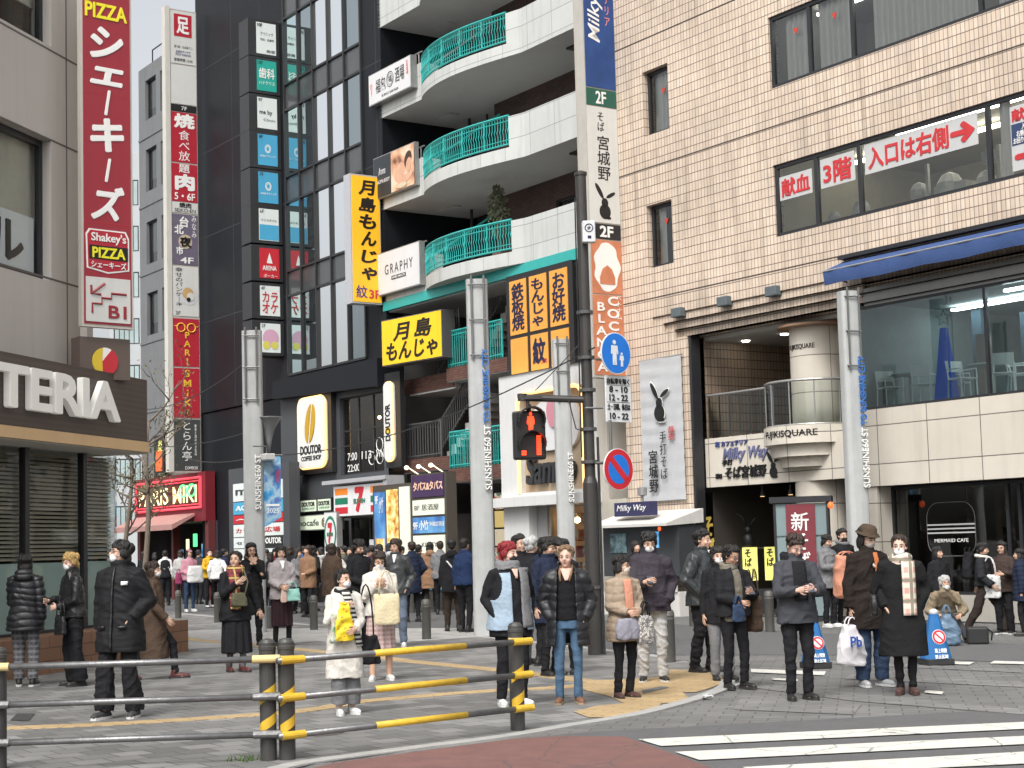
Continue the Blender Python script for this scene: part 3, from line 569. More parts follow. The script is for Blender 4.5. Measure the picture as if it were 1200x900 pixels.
# display case with the red banner
f = ground_frame(945, 728, ang=R(-14)); dc = thing('banner_case', 'glass case with a maroon noodle banner beside the round column', 'display case', f)
b = MB()
for x in (-.55, .5): b.box(x, x + .05, -.3, -.25, 0, 2.41).box(x, x + .05, .2, .25, 0, 2.41)
b.box(-.62, .62, -.35, .3, 2.4, 2.52).box(-.55, .55, -.3, .25, 0, .1).box(-.55, .55, -.28, -.26, 1.7, 1.74); b.build('frame', DARKF, dc)
MB().box(-.5, .5, -.28, .22, .12, 2.38).build('glass', mat('case_grey_glass', (.2, .26, .27), .15, .1, 2), dc)
p = box('banner', MAROON, dc, -.3, .28, -.32, -.3, .7, 2.36); text(p, '新そば', (-.2, .16, 1.05, 2.2), WHITEL, y=-.325, vert=True, bold=.01)
MB().ell((.6, -.36, 2.32), (.06, .06, .07), 10).build('red_lamp', mat('lamp_red', (.9, .12, .03), .5, 0, emit=1), dc)
# cloth rabbit banner on the wall
x0, x1, z0, z1 = T.rect(752, 450, 806, 585, -.02); W_, H_ = x1 - x0, 3.36
bn = thing('cloth_banner', 'large pale cloth banner with a black rabbit hung on the tiled pier', 'banner', T.sub(x0, -.06, z0))
b = MB(); nz = 40; zz = [H_ * k / nz for k in range(nz + 1)]
v = []
for z in zz:
    for i in range(9): v.append((W_ * i / 8, -.012 * math.sin(z * 19 + i * .25) * (.6 + .4 * math.sin(i * .8)) - .012, z))
b.add(v, [(k * 9 + i, k * 9 + i + 1, k * 9 + i + 10, k * 9 + i + 9) for k in range(nz) for i in range(8)]); b.build('cloth', mat('banner_cloth', (.45, .46, .47), .8, .08, 3, .2, 40), bn, smooth=True)
for zq in (0, H_): MB().tube([(-.03, 0, zq), (W_ + .03, 0, zq)], .02).build('rod', STEELG, bn)
o = rabbit(bn, W_ * .5, 1.84, .9, WHITEL, y=-.075, d=.01); o.scale = (1, 1, 1); rabbit(bn, W_ * .5, 1.87, .84, BLACKL, y=-.09, d=.014)
text(bn, '宮城野', (W_ * .2, W_ * .42, .2, 1.2), BLACKL, y=-.08, vert=True, bold=.01); text(bn, '手打そば', (W_ * .48, W_ * .64, .5, 1.62), BLACKL, y=-.08, vert=True); text(bn, '蕎麦', (W_ * .68, W_ * .84, 1.4, 1.72), RED, y=-.08, vert=True)
# flood lights under the first step
for px, py in ((797, 366), (851, 353), (908, 341)):
    x, z = T.hit(px, py, .0)
    o = thing('flood_light', 'dark grey flood light on the stepped head of the entrance', 'flood light', T.sub(x, .05, z), 'flood lights above the entrance'); b = MB().box(-.17, .17, -.2, .0, -.12, .1); b.build('housing', mat('flood_grey', (.10, .12, .13), .5, .1), o, bevel=.02); MB().box(-.05, .05, 0, .12, -.05, .05).build('bracket', DARKF, o)
# showcase kiosk at the foot of the pier
k0, k1 = T.hit(722, 700, -.35)[0], T.hit(816, 700, -.35)[0]; kw = k1 - k0
ks = thing('showcase', 'cafe food showcase with a sloping pale roof and lit screens at the pier', 'showcase', T.sub(k0, -.9, 0))
KW = mat('kiosk_white', (.58, .57, .54), .5, .08, 3, streak=.15)
b = MB().box(.1, kw - .05, .1, .85, .0, .55); b.build('base', KW, ks); box('name_panel', KW, ks, kw - 1.25, kw - .1, .06, .1, .55, .9)
text(ks, 'Milky Way', (kw - 1.15, kw - .25, .62, .8), mat('letter_grey', (.2, .2, .22), .5, 0), y=.055, shear=.2)
box('cabinet', mat('kiosk_dark', (.045, .05, .055), .4, .2, 2), ks, .1, kw - .05, .14, .85, .9, 2.05)
MB().prism([(-.25, 2.1), (.85, 2.42), (.85, 2.1), (-.25, 2.04)], 0, kw, plane='yz').build('canopy', KW, ks)
text(box('sign_box', mat('navy_sign', (.035, .035, .09), .4, .1), ks, kw - 2.2, kw - .9, .0, .25, 2.3, 2.62), 'Milky Way', (kw - 2.1, kw - 1.0, 2.38, 2.56), WHITEL, shear=.25)
MB().lathe([(.03, 2.62), (.03, 2.75), (.11, 2.78), (.11, 2.95), (.08, 2.97)], (kw - 1.5, .3), 14).build('roof_vent', STEELG, ks)
SCR = pattern_mat('screen_blue', 'blotch', [(.03, .12, .35), (.1, .35, .6), (.5, .65, .75)], 5, extra=.6)
box('screen', SCR, ks, kw - 1.35, kw - .75, .12, .14, 1.55, 1.92); box('screen', SCR, ks, kw - 1.3, kw - 1.0, .12, .14, 1.0, 1.4); box('screen', pattern_mat('screen_dim', 'blotch', [(.03, .05, .05), (.12, .2, .22), (.3, .35, .35)], 4, extra=.15), ks, .4, 1.0, .12, .14, 1.45, 1.9)
MB().ell((kw - .7, .12, 1.98), (.05, .03, .05), 8).build('red_lamp', mat('lamp_red', (.9, .12, .03), .5, 0, emit=1), ks)
db = box('utility_door', mat('door_cream', (.45, .43, .36), .6, .1, 3, streak=.2), None, 0, .85, 0, .1, 0, 2.75); db.matrix_world = T.sub(T.hit(712, 690, -.1)[0], -.1, 0).M; tag(db, 'cream service door panel between the signal pole and the showcase', 'door', kind='thing')
db.name = 'service_panel'; MB().box(.1, .2, -.05, 0, 1.1, 1.16).build('handle', DARKF, db)
# cafe chairs, tables and the blue star tree upstairs
CHW = mat('chair_white', (.78, .84, .80), .4, .05)
def chair(px, py, yy, turn, label):
    x, z = T.hit(px, py, yy); o = thing('cafe_chair', label, 'chair', T.sub(x, yy, cz0 + .02, turn), 'white chairs in the upstairs cafe')
    b = MB()
    MB().box(-.2, .2, -.2, .2, .43, .46).build('seat', CHW, o, bevel=.01)
    for sx_ in (-1, 1):
        MB().tube([(.19 * sx_, -.2, 0), (.19 * sx_, -.19, .44)], .016, 6).build('leg', CHW, o); MB().tube([(.19 * sx_, .22, 0), (.19 * sx_, .18, .45), (.19 * sx_, .25, .82)], .016, 6).build('leg', CHW, o)
        MB().tube([(.2 * sx_, .2, .64), (.2 * sx_, -.18, .64), (.2 * sx_, -.19, .45)], .014, 6).build('arm', CHW, o)
    MB().add([(-.19, .215, .6), (.19, .215, .6), (.19, .25, .82), (-.19, .25, .82)], [(0, 1, 2, 3)]).build('backrest', CHW, o)
chair(1044, 473, .75, R(70), 'white chair facing the window next to the metal post'); chair(1085, 472, .9, R(200), 'white chair just behind the blue star tree')
chair(1129, 467, .75, R(80), 'white chair seen from its side close to the star tree'); chair(1122, 466, 1.3, R(100), 'white chair half hidden behind another chair by the star tree'); chair(1178, 460, .75, R(215), 'white chair at the round table near the picture edge'); chair(1196, 458, 1.2, R(120), 'white chair cut by the picture edge upstairs')
for px, py, yy, lb in ((1068, 472, 1.2, 'round cafe table between two white chairs'), (1157, 463, 1.3, 'round cafe table under the pendant lamp')):
    x, z = T.hit(px, py, yy); o = thing('cafe_table', lb, 'table', T.sub(x, yy, cz0 + .02), 'round tables in the upstairs cafe'); MB().lathe([(.38, .7), (.4, .71), (.4, .73), (.38, .74)], n=20).build('tabletop', mat('table_grey', (.3, .36, .35), .4, .05), o); MB().lathe([(.25, 0), (.25, .02), (.03, .04), (.03, .7)], n=12).build('pedestal', STEELG, o)
x, z = T.hit(1102, 464, .55); o = thing('star_tree', 'tall blue pyramid ornament with a wire star on top behind the cafe glass', 'ornament', T.sub(x, .75, cz0 + .02, R(20)))
b = MB().add([(-.2, -.2, .0), (.2, -.2, .0), (.2, .2, .0), (-.2, .2, .0), (-.06, -.06, 1.5), (.06, -.06, 1.5), (.06, .06, 1.5), (-.06, .06, 1.5)], [(0, 1, 5, 4), (1, 2, 6, 5), (2, 3, 7, 6), (3, 0, 4, 7), (4, 5, 6, 7), (3, 2, 1, 0)]); b.build('pyramid', mat('ornament_blue', (.03, .08, .40), .35, .1, 6, emit=.12), o)
sp = [((.17 if k % 2 == 0 else .07) * math.sin(R(36 * k)), (.17 if k % 2 == 0 else .07) * math.cos(R(36 * k))) for k in range(11)]; MB().tube([(a, 0, 1.7 + c) for a, c in sp], .008, 5).build('star', DARKF, o)
# ================================================================ projecting sign columns
B_ = R(34.2)
def column(name, label, px0, px1, py, depth_fr, yb, panels, side, zcap=None, dpt=.3, backed=True):
    """a vertical column of sign panels standing out from a facade. panels: (top py, bottom py, material, [texts])"""
    g = depth_fr.M @ Vector((depth_fr.hit(px1, py, yb)[0], yb, 0)); fr = Fr(g, B_)
    # the wall end is at px1; find the outer end on the sign plane
    xo = fr.hit(px0, py, 0)[0]; w = -xo; o = Fr(fr.M @ Vector((xo, 0, 0)), B_)
    pm = (px0 + px1) / 2; zt, zb = o.hit(pm, panels[0][0])[1], o.hit(pm, panels[-1][1])[1]
    root = thing(name, label, 'sign', Fr((o.o.x, o.o.y, 0), B_))
    box('case', side, root, -.03, w + .03, .012, dpt, zb - .05, (zcap or zt) + .05)
    for a, c, m, tx in panels:
        z1, z0 = o.hit(pm, a)[1], o.hit(pm, c)[1]; p = box('sign_panel', m, root, 0, w, 0, .05, z0 + .015, z1 - .015)
        for body, (ra, rb, rc, rd), mm, kw in tx:
            if callable(body): body(p, w, z0, z1); continue
            text(p, body, (w * ra, w * rb, z0 + (z1 - z0) * rc, z0 + (z1 - z0) * rd), mm, **kw)
    return root, o, w
V = dict(vert=True, bold=.02)
WPAN = mat('panel_white', (.60, .60, .57), .4, .05, 2, streak=.1); REDP = mat('panel_red', (.36, .02, .03), .4, .06, 2, emit=.05); NAVY = mat('panel_navy', (.02, .06, .20), .4, .35, 1.2); GREENP = mat('panel_green', (.02, .10, .07), .4, .1); BLKP = mat('panel_black', (.02, .02, .022), .4, .1); ORP = pattern_mat('panel_orange', 'spots', [(.58, .22, .11), (.55, .20, .10), (.50, .18, .09)], 3, .5)
FRM = mat('case_beige', (.42, .40, .36), .5, .1, 3, streak=.2)
PINKL = mat('letter_pink', (.7, .25, .25), .5, 0)
def rab(p, w, z0, z1): rabbit(p, w * .5, z0 + .12, (z1 - z0) * .27, BLACKL)
def arch(p, w, z0, z1):
    b = MB(); b.prism([(w * .5 + w * .42 * math.cos(a) * (1 + .1 * math.cos(7 * a)), z0 + (z1 - z0) * .5 + (z1 - z0) * .45 * math.sin(a)) for a in np.linspace(0, 6.283, 40)[:-1]], -.008, -.002); b.build('cloud_patch', WHITEL, p)
    MB().prism([(w * .25, z0 + .25), (w * .75, z0 + .25), (w * .75, z0 + .42), (w * .66, z0 + .62), (w * .5, z0 + .72), (w * .34, z0 + .62), (w * .25, z0 + .42)], -.016, -.009).build('building_picture', ORP, p)
column('sign_column', 'tall sign column with blue, white and orange panels at the corner of the tiled building', 692, 727, 262, T, -.02, [
    (-60, 105, NAVY, [('Milky Way', (.12, .62, .32, .98), WHITEL, dict(rot=90, bold=.01, shear=.3)), ('カフェテリア', (.68, .86, .45, .9), PINKL, dict(vert=True))]),
    (105, 126, GREENP, [('2F', (.3, .65, .15, .85), WHITEL, dict(bold=.02))]),
    (126, 262, WPAN, [('そば', (.34, .56, .79, .95), BLACKL, dict(vert=True)), ('宮城野', (.3, .72, .37, .75), BLACKL, dict(vert=True, bold=.005)), (rab, (0, 0, 0, 0), None, {})]),
    (212, 262, WPAN, [(rab, (0, 0, 0, 0), None, {})]) if False else (262, 281, BLKP, [('2F', (.3, .75, .15, .85), WHITEL, dict(bold=.03))]),
    (281, 345, ORP, [(arch, (0, 0, 0, 0), None, {})]),
    (345, 440, ORP, [('COCO', (.46, .86, .4, .98), WHITEL, dict(rot=-90 if 0 else 0, vert=True, bold=.03)), ('BLANCA', (.08, .42, .05, .9), WHITEL, dict(vert=True, bold=.02)), ('ベトナム', (.78, .95, .7, 1.0), WHITEL, dict(vert=True))])], FRM)
# ================================================================ balcony building
WPANEL = brick_mat('white_panel', (.52, .535, .515), (.49, .50, .48), (.25, .25, .24), 1.12, .6, ms=.01, offset=0, var=.07, vscale=.7, rough=.4, bump=.2, streak=.22)
CONCW = mat('white_slab', (.60, .60, .57), .6, .08, 1.5, .1, 20, streak=.25)
SOFF = mat('balcony_soffit', (.50, .50, .49), .8, .08, 1)
TEAL = mat('teal_paint', (.035, .36, .33), .35, .1, 6); DKBR = brick_mat('dark_brick', (.10, .062, .055), (.075, .048, .043), (.02, .016, .015), .22, .07, ms=.006, offset=.5, var=.25, vscale=1, rough=.6)
RBRICK = brick_mat('red_brick', (.15, .075, .055), (.11, .05, .04), (.05, .035, .03), .2, .07, ms=.006, offset=.5, var=.25, rough=.7)
BMET = mat('dark_metal', (.04, .04, .042), .4, .1, 8, metal=.3)
wbld = thing('balcony_building', 'white building with curved balconies and turquoise railings over dark brick walls', 'building', T.sub(-12.2, 0, 0))
Wf = T.sub(-12.2, 0, 0)                         # local x runs from -10.3 (left) to 0 (right)
XL, XC, XE = -10.25, -7.75, -3.05               # left end, end of the sign box, start of the flat panels
def bal_y(x):
    if x < XC or x > XE + .55: return 0.0
    t = (x - XC) / (XE + .55 - XC); return -.5 * math.sin(math.pi * t ** .8)
wx = sorted(set([XL, XC] + list(np.linspace(XC, XE, 22)) + [XE + .3, XE + .55, 0.0]))
box('core', mat('core_dark', (.045, .045, .048), .8, .2), wbld, XL - 1.3, .6, 4.0, 14, 6.3, 22)
box('pilaster', mat('pilaster_beige', (.44, .41, .36), .6, .08, 2, streak=.25), wbld, -.1, .75, -.05, 3.9, 0, 22)
box('side_slot', mat('slot_dark', (.035, .035, .036), .8, .2), wbld, .76, 1.44, .6, 3.9, 0, 20)
for lv in range(4):
    z = 9.18 + 2.85 * lv
    b = MB()
    for i in range(len(wx) - 1):                  # slab with its white edge
        a, c = wx[i], wx[i + 1]; ya, yc = bal_y(a), bal_y(c); h = .36 if a < XE else 1.2
        if a < XC - .01: h = 1.12
        b.add([(a, ya, z), (c, yc, z), (c, yc, z + h), (a, ya, z + h)], [(0, 1, 2, 3)], 0); b.add([(a, ya, z), (a, 3.2, z), (c, 3.2, z), (c, yc, z)], [(0, 1, 2, 3)], 1)
        b.add([(a, ya, z + h), (c, yc, z + h), (c, yc + .15, z + h), (a, ya + .15, z + h)], [(0, 1, 2, 3)], 0); b.add([(a, ya + .15, z + h), (c, yc + .15, z + h), (c, yc + .15, z + .3), (a, ya + .15, z + .3)], [(0, 1, 2, 3)], 0)
        b.add([(a, ya + .1, z + .3), (c, yc + .1, z + .3), (c, 3.2, z + .3), (a, 3.2, z + .3)], [(0, 1, 2, 3)], 1)
    b.add([(XL, 0, z), (XL, 0, z + 1.12), (XL, 1.6, z + 1.12), (XL, 1.6, z)], [(0, 1, 2, 3)], 0); b.add([(XC, 0, z + .3), (XC, .6, z + .3), (XC, .6, z + 1.12), (XC, 0, z + 1.12)], [(0, 1, 2, 3)], 0); b.add([(XE, bal_y(XE), z + .3), (XE, bal_y(XE), z + 1.2), (XE, .3, z + 1.2), (XE, .3, z + .3)], [(0, 1, 2, 3)], 0)
    b.build('balcony_slab', [WPANEL, SOFF], wbld)
    # turquoise railing along the curve
    r = MB(); rx = np.linspace(XC + .06, XE - .04, 46); P = [(x, bal_y(x) + .05, z) for x in rx]
    r.tube([(x, y, q + 1.24) for x, y, q in P], .035, 6).tube([(x, y, q + .46) for x, y, q in P], .025, 6).tube([(x, y, q + 1.1) for x, y, q in P], .018, 5).tube([(x, y, q + .58) for x, y, q in P], .014, 5)
    for i, (x, y, q) in enumerate(P): r.tube([(x, y, q + .46), (x, y, q + .72), (x, y - .03, q + .82), (x, y, q + .92), (x, y, q + 1.22)], .0125 if i % 9 else .03, 5)
    r.build('balcony_railing', TEAL, wbld)
    b = MB().tube([(XL + .2, .12, z + 1.5), (XC - .1, .12, z + 1.5)], .022, 6)
    for x in (XL + .7, XL + 1.5, XC - .3): b.tube([(x, .12, z + 1.1), (x, .12, z + 1.5)], .018, 6)
    b.build('handrail', STEELG, wbld)
    # brick wall with windows behind the balcony
    hs = [(-5.55, -4.6, z + .35, z + 1.95), (-4.2, -.3, z + .35, z + 2.2)]
    wallmb(MB(), -7.2, .2, z + .3, z + 2.85, hs, y=2.2, rev=.15).build('brick_wall', DKBR, wbld)
    f = frame_mb(-4.2, -.3, z + .35, z + 2.2, 2.28, (-3.0, -1.75), .06).build('window', DARKF, wbld); pane(f, -4.14, -.36, z + .4, z + 2.14, 2.31, PANED); room(f, -4.2, -.3, z + .35, z + 2.3, 2.45, 3.9, GREYI)
    if lv == 0:
        curtain(f, -4.1, -1.8, z + .4, z + 2.2, 2.7, m=pattern_mat('beige_curtain', 'stripe', [(.30, .26, .2), (.16, .14, .11)], 5)); MB().tube([(-1.6, 2.6, z + 2.0), (-.9, 2.6, z + 2.1), (-.5, 2.6, z + 2.1)], .025, 5).tube([(-1.6, 2.6, z + 2.0), (-.9, 2.6, z + 1.9), (-.5, 2.6, z + 1.9)], .025, 5).build('neon_lamp', WARMG, f)
    else: curtain(f, -4.1, -2.6, z + .4, z + 2.2, 2.7)
    f = frame_mb(-5.55, -4.6, z + .35, z + 1.95, 2.28, (), .06).build('window', DARKF, wbld); pane(f, -5.5, -4.65, z + .4, z + 1.9, 2.3, PANED); room(f, -5.55, -4.6, z + .35, z + 2, 2.4, 3.6, BLACKI)
    box('ceiling_duct', BMET, wbld, -1.6, -.3, .8, 1.5, z + 2.79, z + 2.84); box('soffit_plate', SOFF, wbld, XL + .8, XC - .8, 1.5, 1.8, z - .06, z - .004)
    MB().tube([(-8.9, 2.4, z), (-8.9, 2.4, z + 2.85)], .05, 8).tube([(-8.2, 2.6, z), (-8.2, 2.6, z + 2.85)], .03, 8).build('drain_pipe', BMET, wbld)
    MB().tube([(-8.1, .6, z + 1.2), (-6.6, 2.0, z + 2.4)], .03, 6).build('stair_handrail', TEAL if lv < 2 else STEELG, wbld)
box('stair_core', mat('core_dark', (.045, .045, .048), .8, .2), wbld, XL - 1.2, -7.2, 3.4, 3.99, 6.4, 22)
pp_ = thing('balcony_plant', 'leafy potted tree standing behind the lowest turquoise railing', 'plant', Wf.sub(-5.0, .75, 9.48)); MB().lathe([(.14, 0), (.2, .38), (.18, .4), (.02, .36)], n=14).build('pot', mat('pot_brown', (.12, .07, .05), .7, .1), pp_); MB().tube([(0, 0, .3), (.03, 0, 1.0), (0, .02, 1.9)], [.03, .02, .01], 6).build('stem', mat('stem_brown', (.12, .09, .06), .8, .2), pp_)
lf0 = MB(); rl = random.Random(2)
for i in range(420):
    z = rl.uniform(.85, 2.35); r_ = .34 * math.sin(math.pi * min(1, max(.08, (z - .7) / 1.75))) ** .7; a_ = rl.uniform(0, 6.28); q_ = Vector((r_ * rl.uniform(.2, 1) * math.cos(a_), r_ * rl.uniform(.2, 1) * math.sin(a_), z)); u_ = Vector([rl.gauss(0, 1) for _ in range(3)]).normalized(); v_ = u_.orthogonal().normalized(); s_ = rl.uniform(.05, .09); lf0.add([q_ - u_ * s_, q_ + v_ * s_ * .45, q_ + u_ * s_, q_ - v_ * s_ * .45], [(0, 1, 2, 3)])
lf0.build('crown', mat('plant_leaf', (.12, .13, .075), .5, .45, 5), pp_)
box('fascia_strip', TEAL, wbld, XL, 0, -.03, .1, 8.9, 9.18)
# signs on the balcony ends
def sgn(name, label, fr, w, h, d, m, texts, side=None, cat='sign', group=None):
    o = thing(name, label, cat, fr, group); box('case', side or STEELG, o, 0, w, .012, d, 0, h); p = box('sign_face', m, o, .03, w - .03, 0, .03, .03, h - .03)
    for body, (ra, rb, rc, rd), mm, kw in texts: text(p, body, (w * ra, w * rb, h * rc, h * rd), mm, **kw)
    return o, p
WSG = mat('sign_white', (.64, .64, .64), .4, .04, 2, streak=.08); GREYL = mat('letter_dark', (.05, .05, .05), .5, 0)
sgn('balcony_sign', 'white sign with a round crest on the highest balcony end', Wf.sub(XL - .25, -.24, 15.28), 2.55, .98, .22, WSG, [('福包', (.18, .42, .3, .75), GREYL, dict(bold=.005)), ('酒場', (.64, .86, .35, .82), GREYL, dict(bold=.005)), ('SUINO SAKABA', (.32, .72, .12, .2), GREYL, {}), ('餃子', (.05, .1, .3, .7), PINKL, dict(vert=True)), ('台湾酒場', (.9, .95, .45, .9), PINKL, dict(vert=True))])[1]
o = [q for q in COL.objects if q.name.startswith('balcony_sign')][-1]; MB().tube([(1.34 + .2 * math.cos(R(a)), -.004, .55 + .23 * math.sin(R(a))) for a in range(0, 361, 15)], .012, 4).tube([(1.34 + .15 * math.cos(R(a)), -.004, .55 + .17 * math.sin(R(a))) for a in range(0, 361, 20)], .006, 4).build('crest', GREYL, o); text(o, '福', (1.24, 1.44, .46, .66), GREYL)
o, p = sgn('balcony_sign', 'dark billboard with a warm photograph of a resting person on a balcony end', Wf.sub(XL - .2, -.16, 12.35), 2.5, 1.3, .14, mat('billboard_dark', (.03, .035, .04), .4, .2, 2), [('Aroma', (.13, .3, .55, .72), WSG, dict(shear=.4)), ('AROMA BODY', (.08, .4, .34, .43), WSG, {})])
pp = box('picture', pattern_mat('skin_photo', 'blotch', [(.10, .04, .025), (.55, .28, .16), (.75, .5, .34), (.7, .6, .5)], 1.6), p, 1.1, 2.46, -.008, -.001, .03, 1.27)
SKNP = mat('picture_skin', (.62, .36, .24), .6, .2, 3); HAIRP = mat('picture_hair', (.07, .03, .02), .6, .2, 8)
def eb(p_, cx, cz, rx, rz, rot, y, m, nm): c, q = math.cos(R(rot)), math.sin(R(rot)); MB().prism([(cx + rx * math.cos(a) * c - rz * math.sin(a) * q, cz + rx * math.cos(a) * q + rz * math.sin(a) * c) for a in np.linspace(0, 6.283, 25)[:-1]], y, y + .004).build(nm, m, p_)
eb(pp, 1.62, .55, .34, .26, 35, -.013, SKNP, 'shoulder_picture'); eb(pp, 2.12, .85, .26, .2, 60, -.014, HAIRP, 'hair_picture'); eb(pp, 2.16, .68, .15, .22, -20, -.019, SKNP, 'face_picture'); eb(pp, 1.95, .3, .42, .12, 12, -.02, SKNP, 'arm_picture'); eb(pp, 1.75, .14, .3, .08, 0, -.025, mat('picture_towel', (.6, .5, .35), .7, .1), 'towel_picture')
sgn('balcony_sign', 'white hair salon sign with thin black capitals on the lowest balcony end', Wf.sub(XL - .25, -.2, 9.35), 2.75, 1.3, .19, WSG, [('GRAPHY', (.26, .86, .45, .68), GREYL, dict(space=1.4))])
o = [q for q in COL.objects if q.name.startswith('balcony_sign')][-1]; o = [q for q in COL.objects if q.get('label', '').startswith('white hair salon')][0]
p = box('caption', GREYL, o, 1.1, 1.95, -.006, -.001, .38, .5); text(p, 'HAIR SALON', (1.15, 1.9, .405, .475), WHITEL, y=-.01)
# restaurant panels under the fascia, and the dark opening behind
ORG = mat('panel_amber', (.66, .30, .055), .5, .06, 2, emit=.12); NAVL = mat('letter_ink', (.012, .014, .05), .5, 0)
ox0, _ = T.hit(596, 350, -.05); ox1, _ = T.hit(668, 350, -.05); ow = ox1 - ox0
og = thing('restaurant_panels', 'black frame of amber panels with brush lettering above the white shop', 'sign', T.sub(ox0, -.06, 6.1)); og['label'] = 'black framed amber panels with brush lettering above the white shop'
box('frame', BLKP, og, -.12, ow + .12, .02, .1, -.1, 2.82)
for k, tx in enumerate(('鉄板焼', 'もんじゃ', 'お好焼')):
    a = ow * (k + .06) / 3; c = ow * (k + .9) / 3
    p = box('amber_panel', ORG, og, a, c, 0, .05, 1.2, 2.66); text(p, tx, (a + .1, c - .1, 1.3, 2.58), NAVL, vert=True, bold=.022, line=.9)
    p = box('amber_panel', ORG, og, a, c, 0, .05, -.05, 1.1)
    if k == 1: text(p, '紋', (a + .1, c - .1, .3, 1.0), NAVL, bold=.03); text(p, '二代', (c - .32, c - .05, .3, .42), RED, bold=.02)
# lower part of the balcony building: dark stair hall, landings, rails
sh = MB(); sh.box(XL + .02, -.15, 3.3, 3.5, 0, 9.1); sh.box(XL - .02, XL + .15, .6, 3.3, 0, 9.1); sh.build('stair_hall', mat('hall_black', (.085, .083, .081), .8, .3, .7), wbld)
box('hall_soffit', SOFF, wbld, XL, -.1, .1, 3.4, 8.86, 8.9)
RMET = mat('rail_metal', (.12, .12, .12), .4, .1, metal=.3)
def landing(x0, x1, y0, y1, z, rail, teal_from=None, br=RBRICK):
    box('landing', br, wbld, x0, x1, y0, y1, z - .38, z); box('landing_soffit', SOFF, wbld, x0 + .01, x1 - .01, y0 + .02, y1, z - .4, z - .381)
def rail(nm, pts, z, h, m, n, thick=.02, post=.03):
    b = MB(); pts = [Vector((p[0], p[1], (p[2] if len(p) > 2 else 0) + z)) for p in pts]
    b.tube([p + Vector((0, 0, h)) for p in pts], post, 6).tube([p + Vector((0, 0, .1)) for p in pts], thick, 6)
    if m is TEAL: b.tube([p + Vector((0, 0, h - .12)) for p in pts], thick, 6)
    for i in range(len(pts) - 1):
        k = max(2, int((pts[i + 1] - pts[i]).length * n))
        for j in range(k + 1):
            p = pts[i].lerp(pts[i + 1], j / k); b.tube([p + Vector((0, 0, .02)), p + Vector((0, 0, h))], post if j in (0, k) else .012, 5)
    return b.build(nm, m, wbld)
def WX(px, py, y): x, z = Wf.hit(px, py, y); return x, z
# upper landing with turquoise rail
xa, za = WX(523, 432, .1); xb, _ = WX(594, 415, .1)
landing(xa, xb, .1, 2.4, za, TEAL); rail('landing_railing', [(xa + .05, 1.8), (xa + .05, .16), (xb - .3, .16)], za, 1.05, TEAL, 9)
xa2, za2 = WX(525, 550, .1); xb2, _ = WX(590, 545, .1)
landing(xa2, xb2, .1, 2.4, za2, TEAL); rail('landing_railing', [(xa2 + .05, 1.8), (xa2 + .05, .16), (xb2 - .1, .16)], za2, 1.05, TEAL, 9)
xl, zl = WX(473, 540, .2)
landing(xl, xa2, .2, 2.2, zl, None); rail('landing_railing', [(xl + .04, 1.5), (xl + .04, .25), (xl + 2.1, .25)], zl, 1.05, RMET, 7)
GSTEP = mat('stair_tile', (.42, .41, .38), .7, .2, 3)
for fl_ in ([(xl + 1.5 + k * .26, xl + 1.76 + k * .26, .8, 2.2, zl - .1 + k * .19, zl + .19 + k * .19) for k in range(9)], [(xa - 1.2 + k * .26, xa - .9 + k * .26, 1.6, 2.8, za - .1 + k * .2, za + .19 + k * .2) for k in range(11)], [(-4.7 - k * .3, -4.4 - k * .3, 1.2, 3.0, 0, 2.6 - k * .19) for k in range(14)]):
    st = MB()
    for q in fl_: st.box(*q)
    st.build('stairs', GSTEP, wbld)
rail('stair_railing', [(xl + 1.4, .6, 0), (xl + 3.9, .6, 1.9)], zl + .1, .9, RMET, 7); rail('stair_railing', [(xa - 1.3, 1.4, 0), (xa + 1.6, 1.4, 2.2)], za + .1, .9, RMET, 7); rail('stair_railing', [(xa - 1.4, .7, 0), (xa - .2, .7, .9)], za, .9, RMET, 7)
box('curved_soffit', SOFF, wbld, xl + .1, xa, .4, 2.2, za - .55, za - .2); box('beam', RBRICK, wbld, xl - .2, xa - .02, .38, .6, za - .5, za - .05)
# street level of the stair hall: shelf of goods and little lights
GOODS = pattern_mat('goods', 'spots', [(.5, .35, .15), (.45, .12, .08), (.55, .5, .4), (.1, .14, .1)], 7, .6)
gx0, _ = WX(583, 640, .3); gx1, _ = WX(592, 640, .3)
for k in range(5): box('vending_panel', [mat('goods_yellow', (.55, .42, .16), .6, .1), GOODS, mat('goods_cream', (.55, .48, .35), .6, .1)][k % 3], wbld, gx0 - .15, gx1 + .1, .3 + .01 * k, .5, .7 + .5 * k, 1.15 + .5 * k)
# white character shop
WSH = mat('shop_white', (.62, .62, .61), .45, .05, 2, streak=.12); BEI = mat('shop_beige', (.42, .33, .23), .6, .05, 2); NEOA = mat('neon_amber', (1, .6, .22), .5, 0, emit=.9)
x0, _ = T.hit(588, 580, -.35); x1, _ = T.hit(691, 580, -.35); ww = x1 - x0
sp = thing('white_gift_shop', 'white gift shop front with an arched beige sign niche and warm lit window', 'shop', T.sub(x0, -.35, 0))
zt = T.hit(640, 432, -.35)[1]
ax0, ax1 = ww * .22, ww * .95; az0, az1 = 3.05, zt - .55
ar = [(ax0, az0), (ax1, az0), (ax1, az1 - .3)] + [(ax1 - .3 + .3 * math.cos(R(a)), az1 - .3 + .3 * math.sin(R(a))) for a in (30, 60, 90)] + [(ax0 + .3 + .3 * math.cos(R(a)), az1 - .3 + .3 * math.sin(R(a))) for a in (90, 120, 150, 180)]
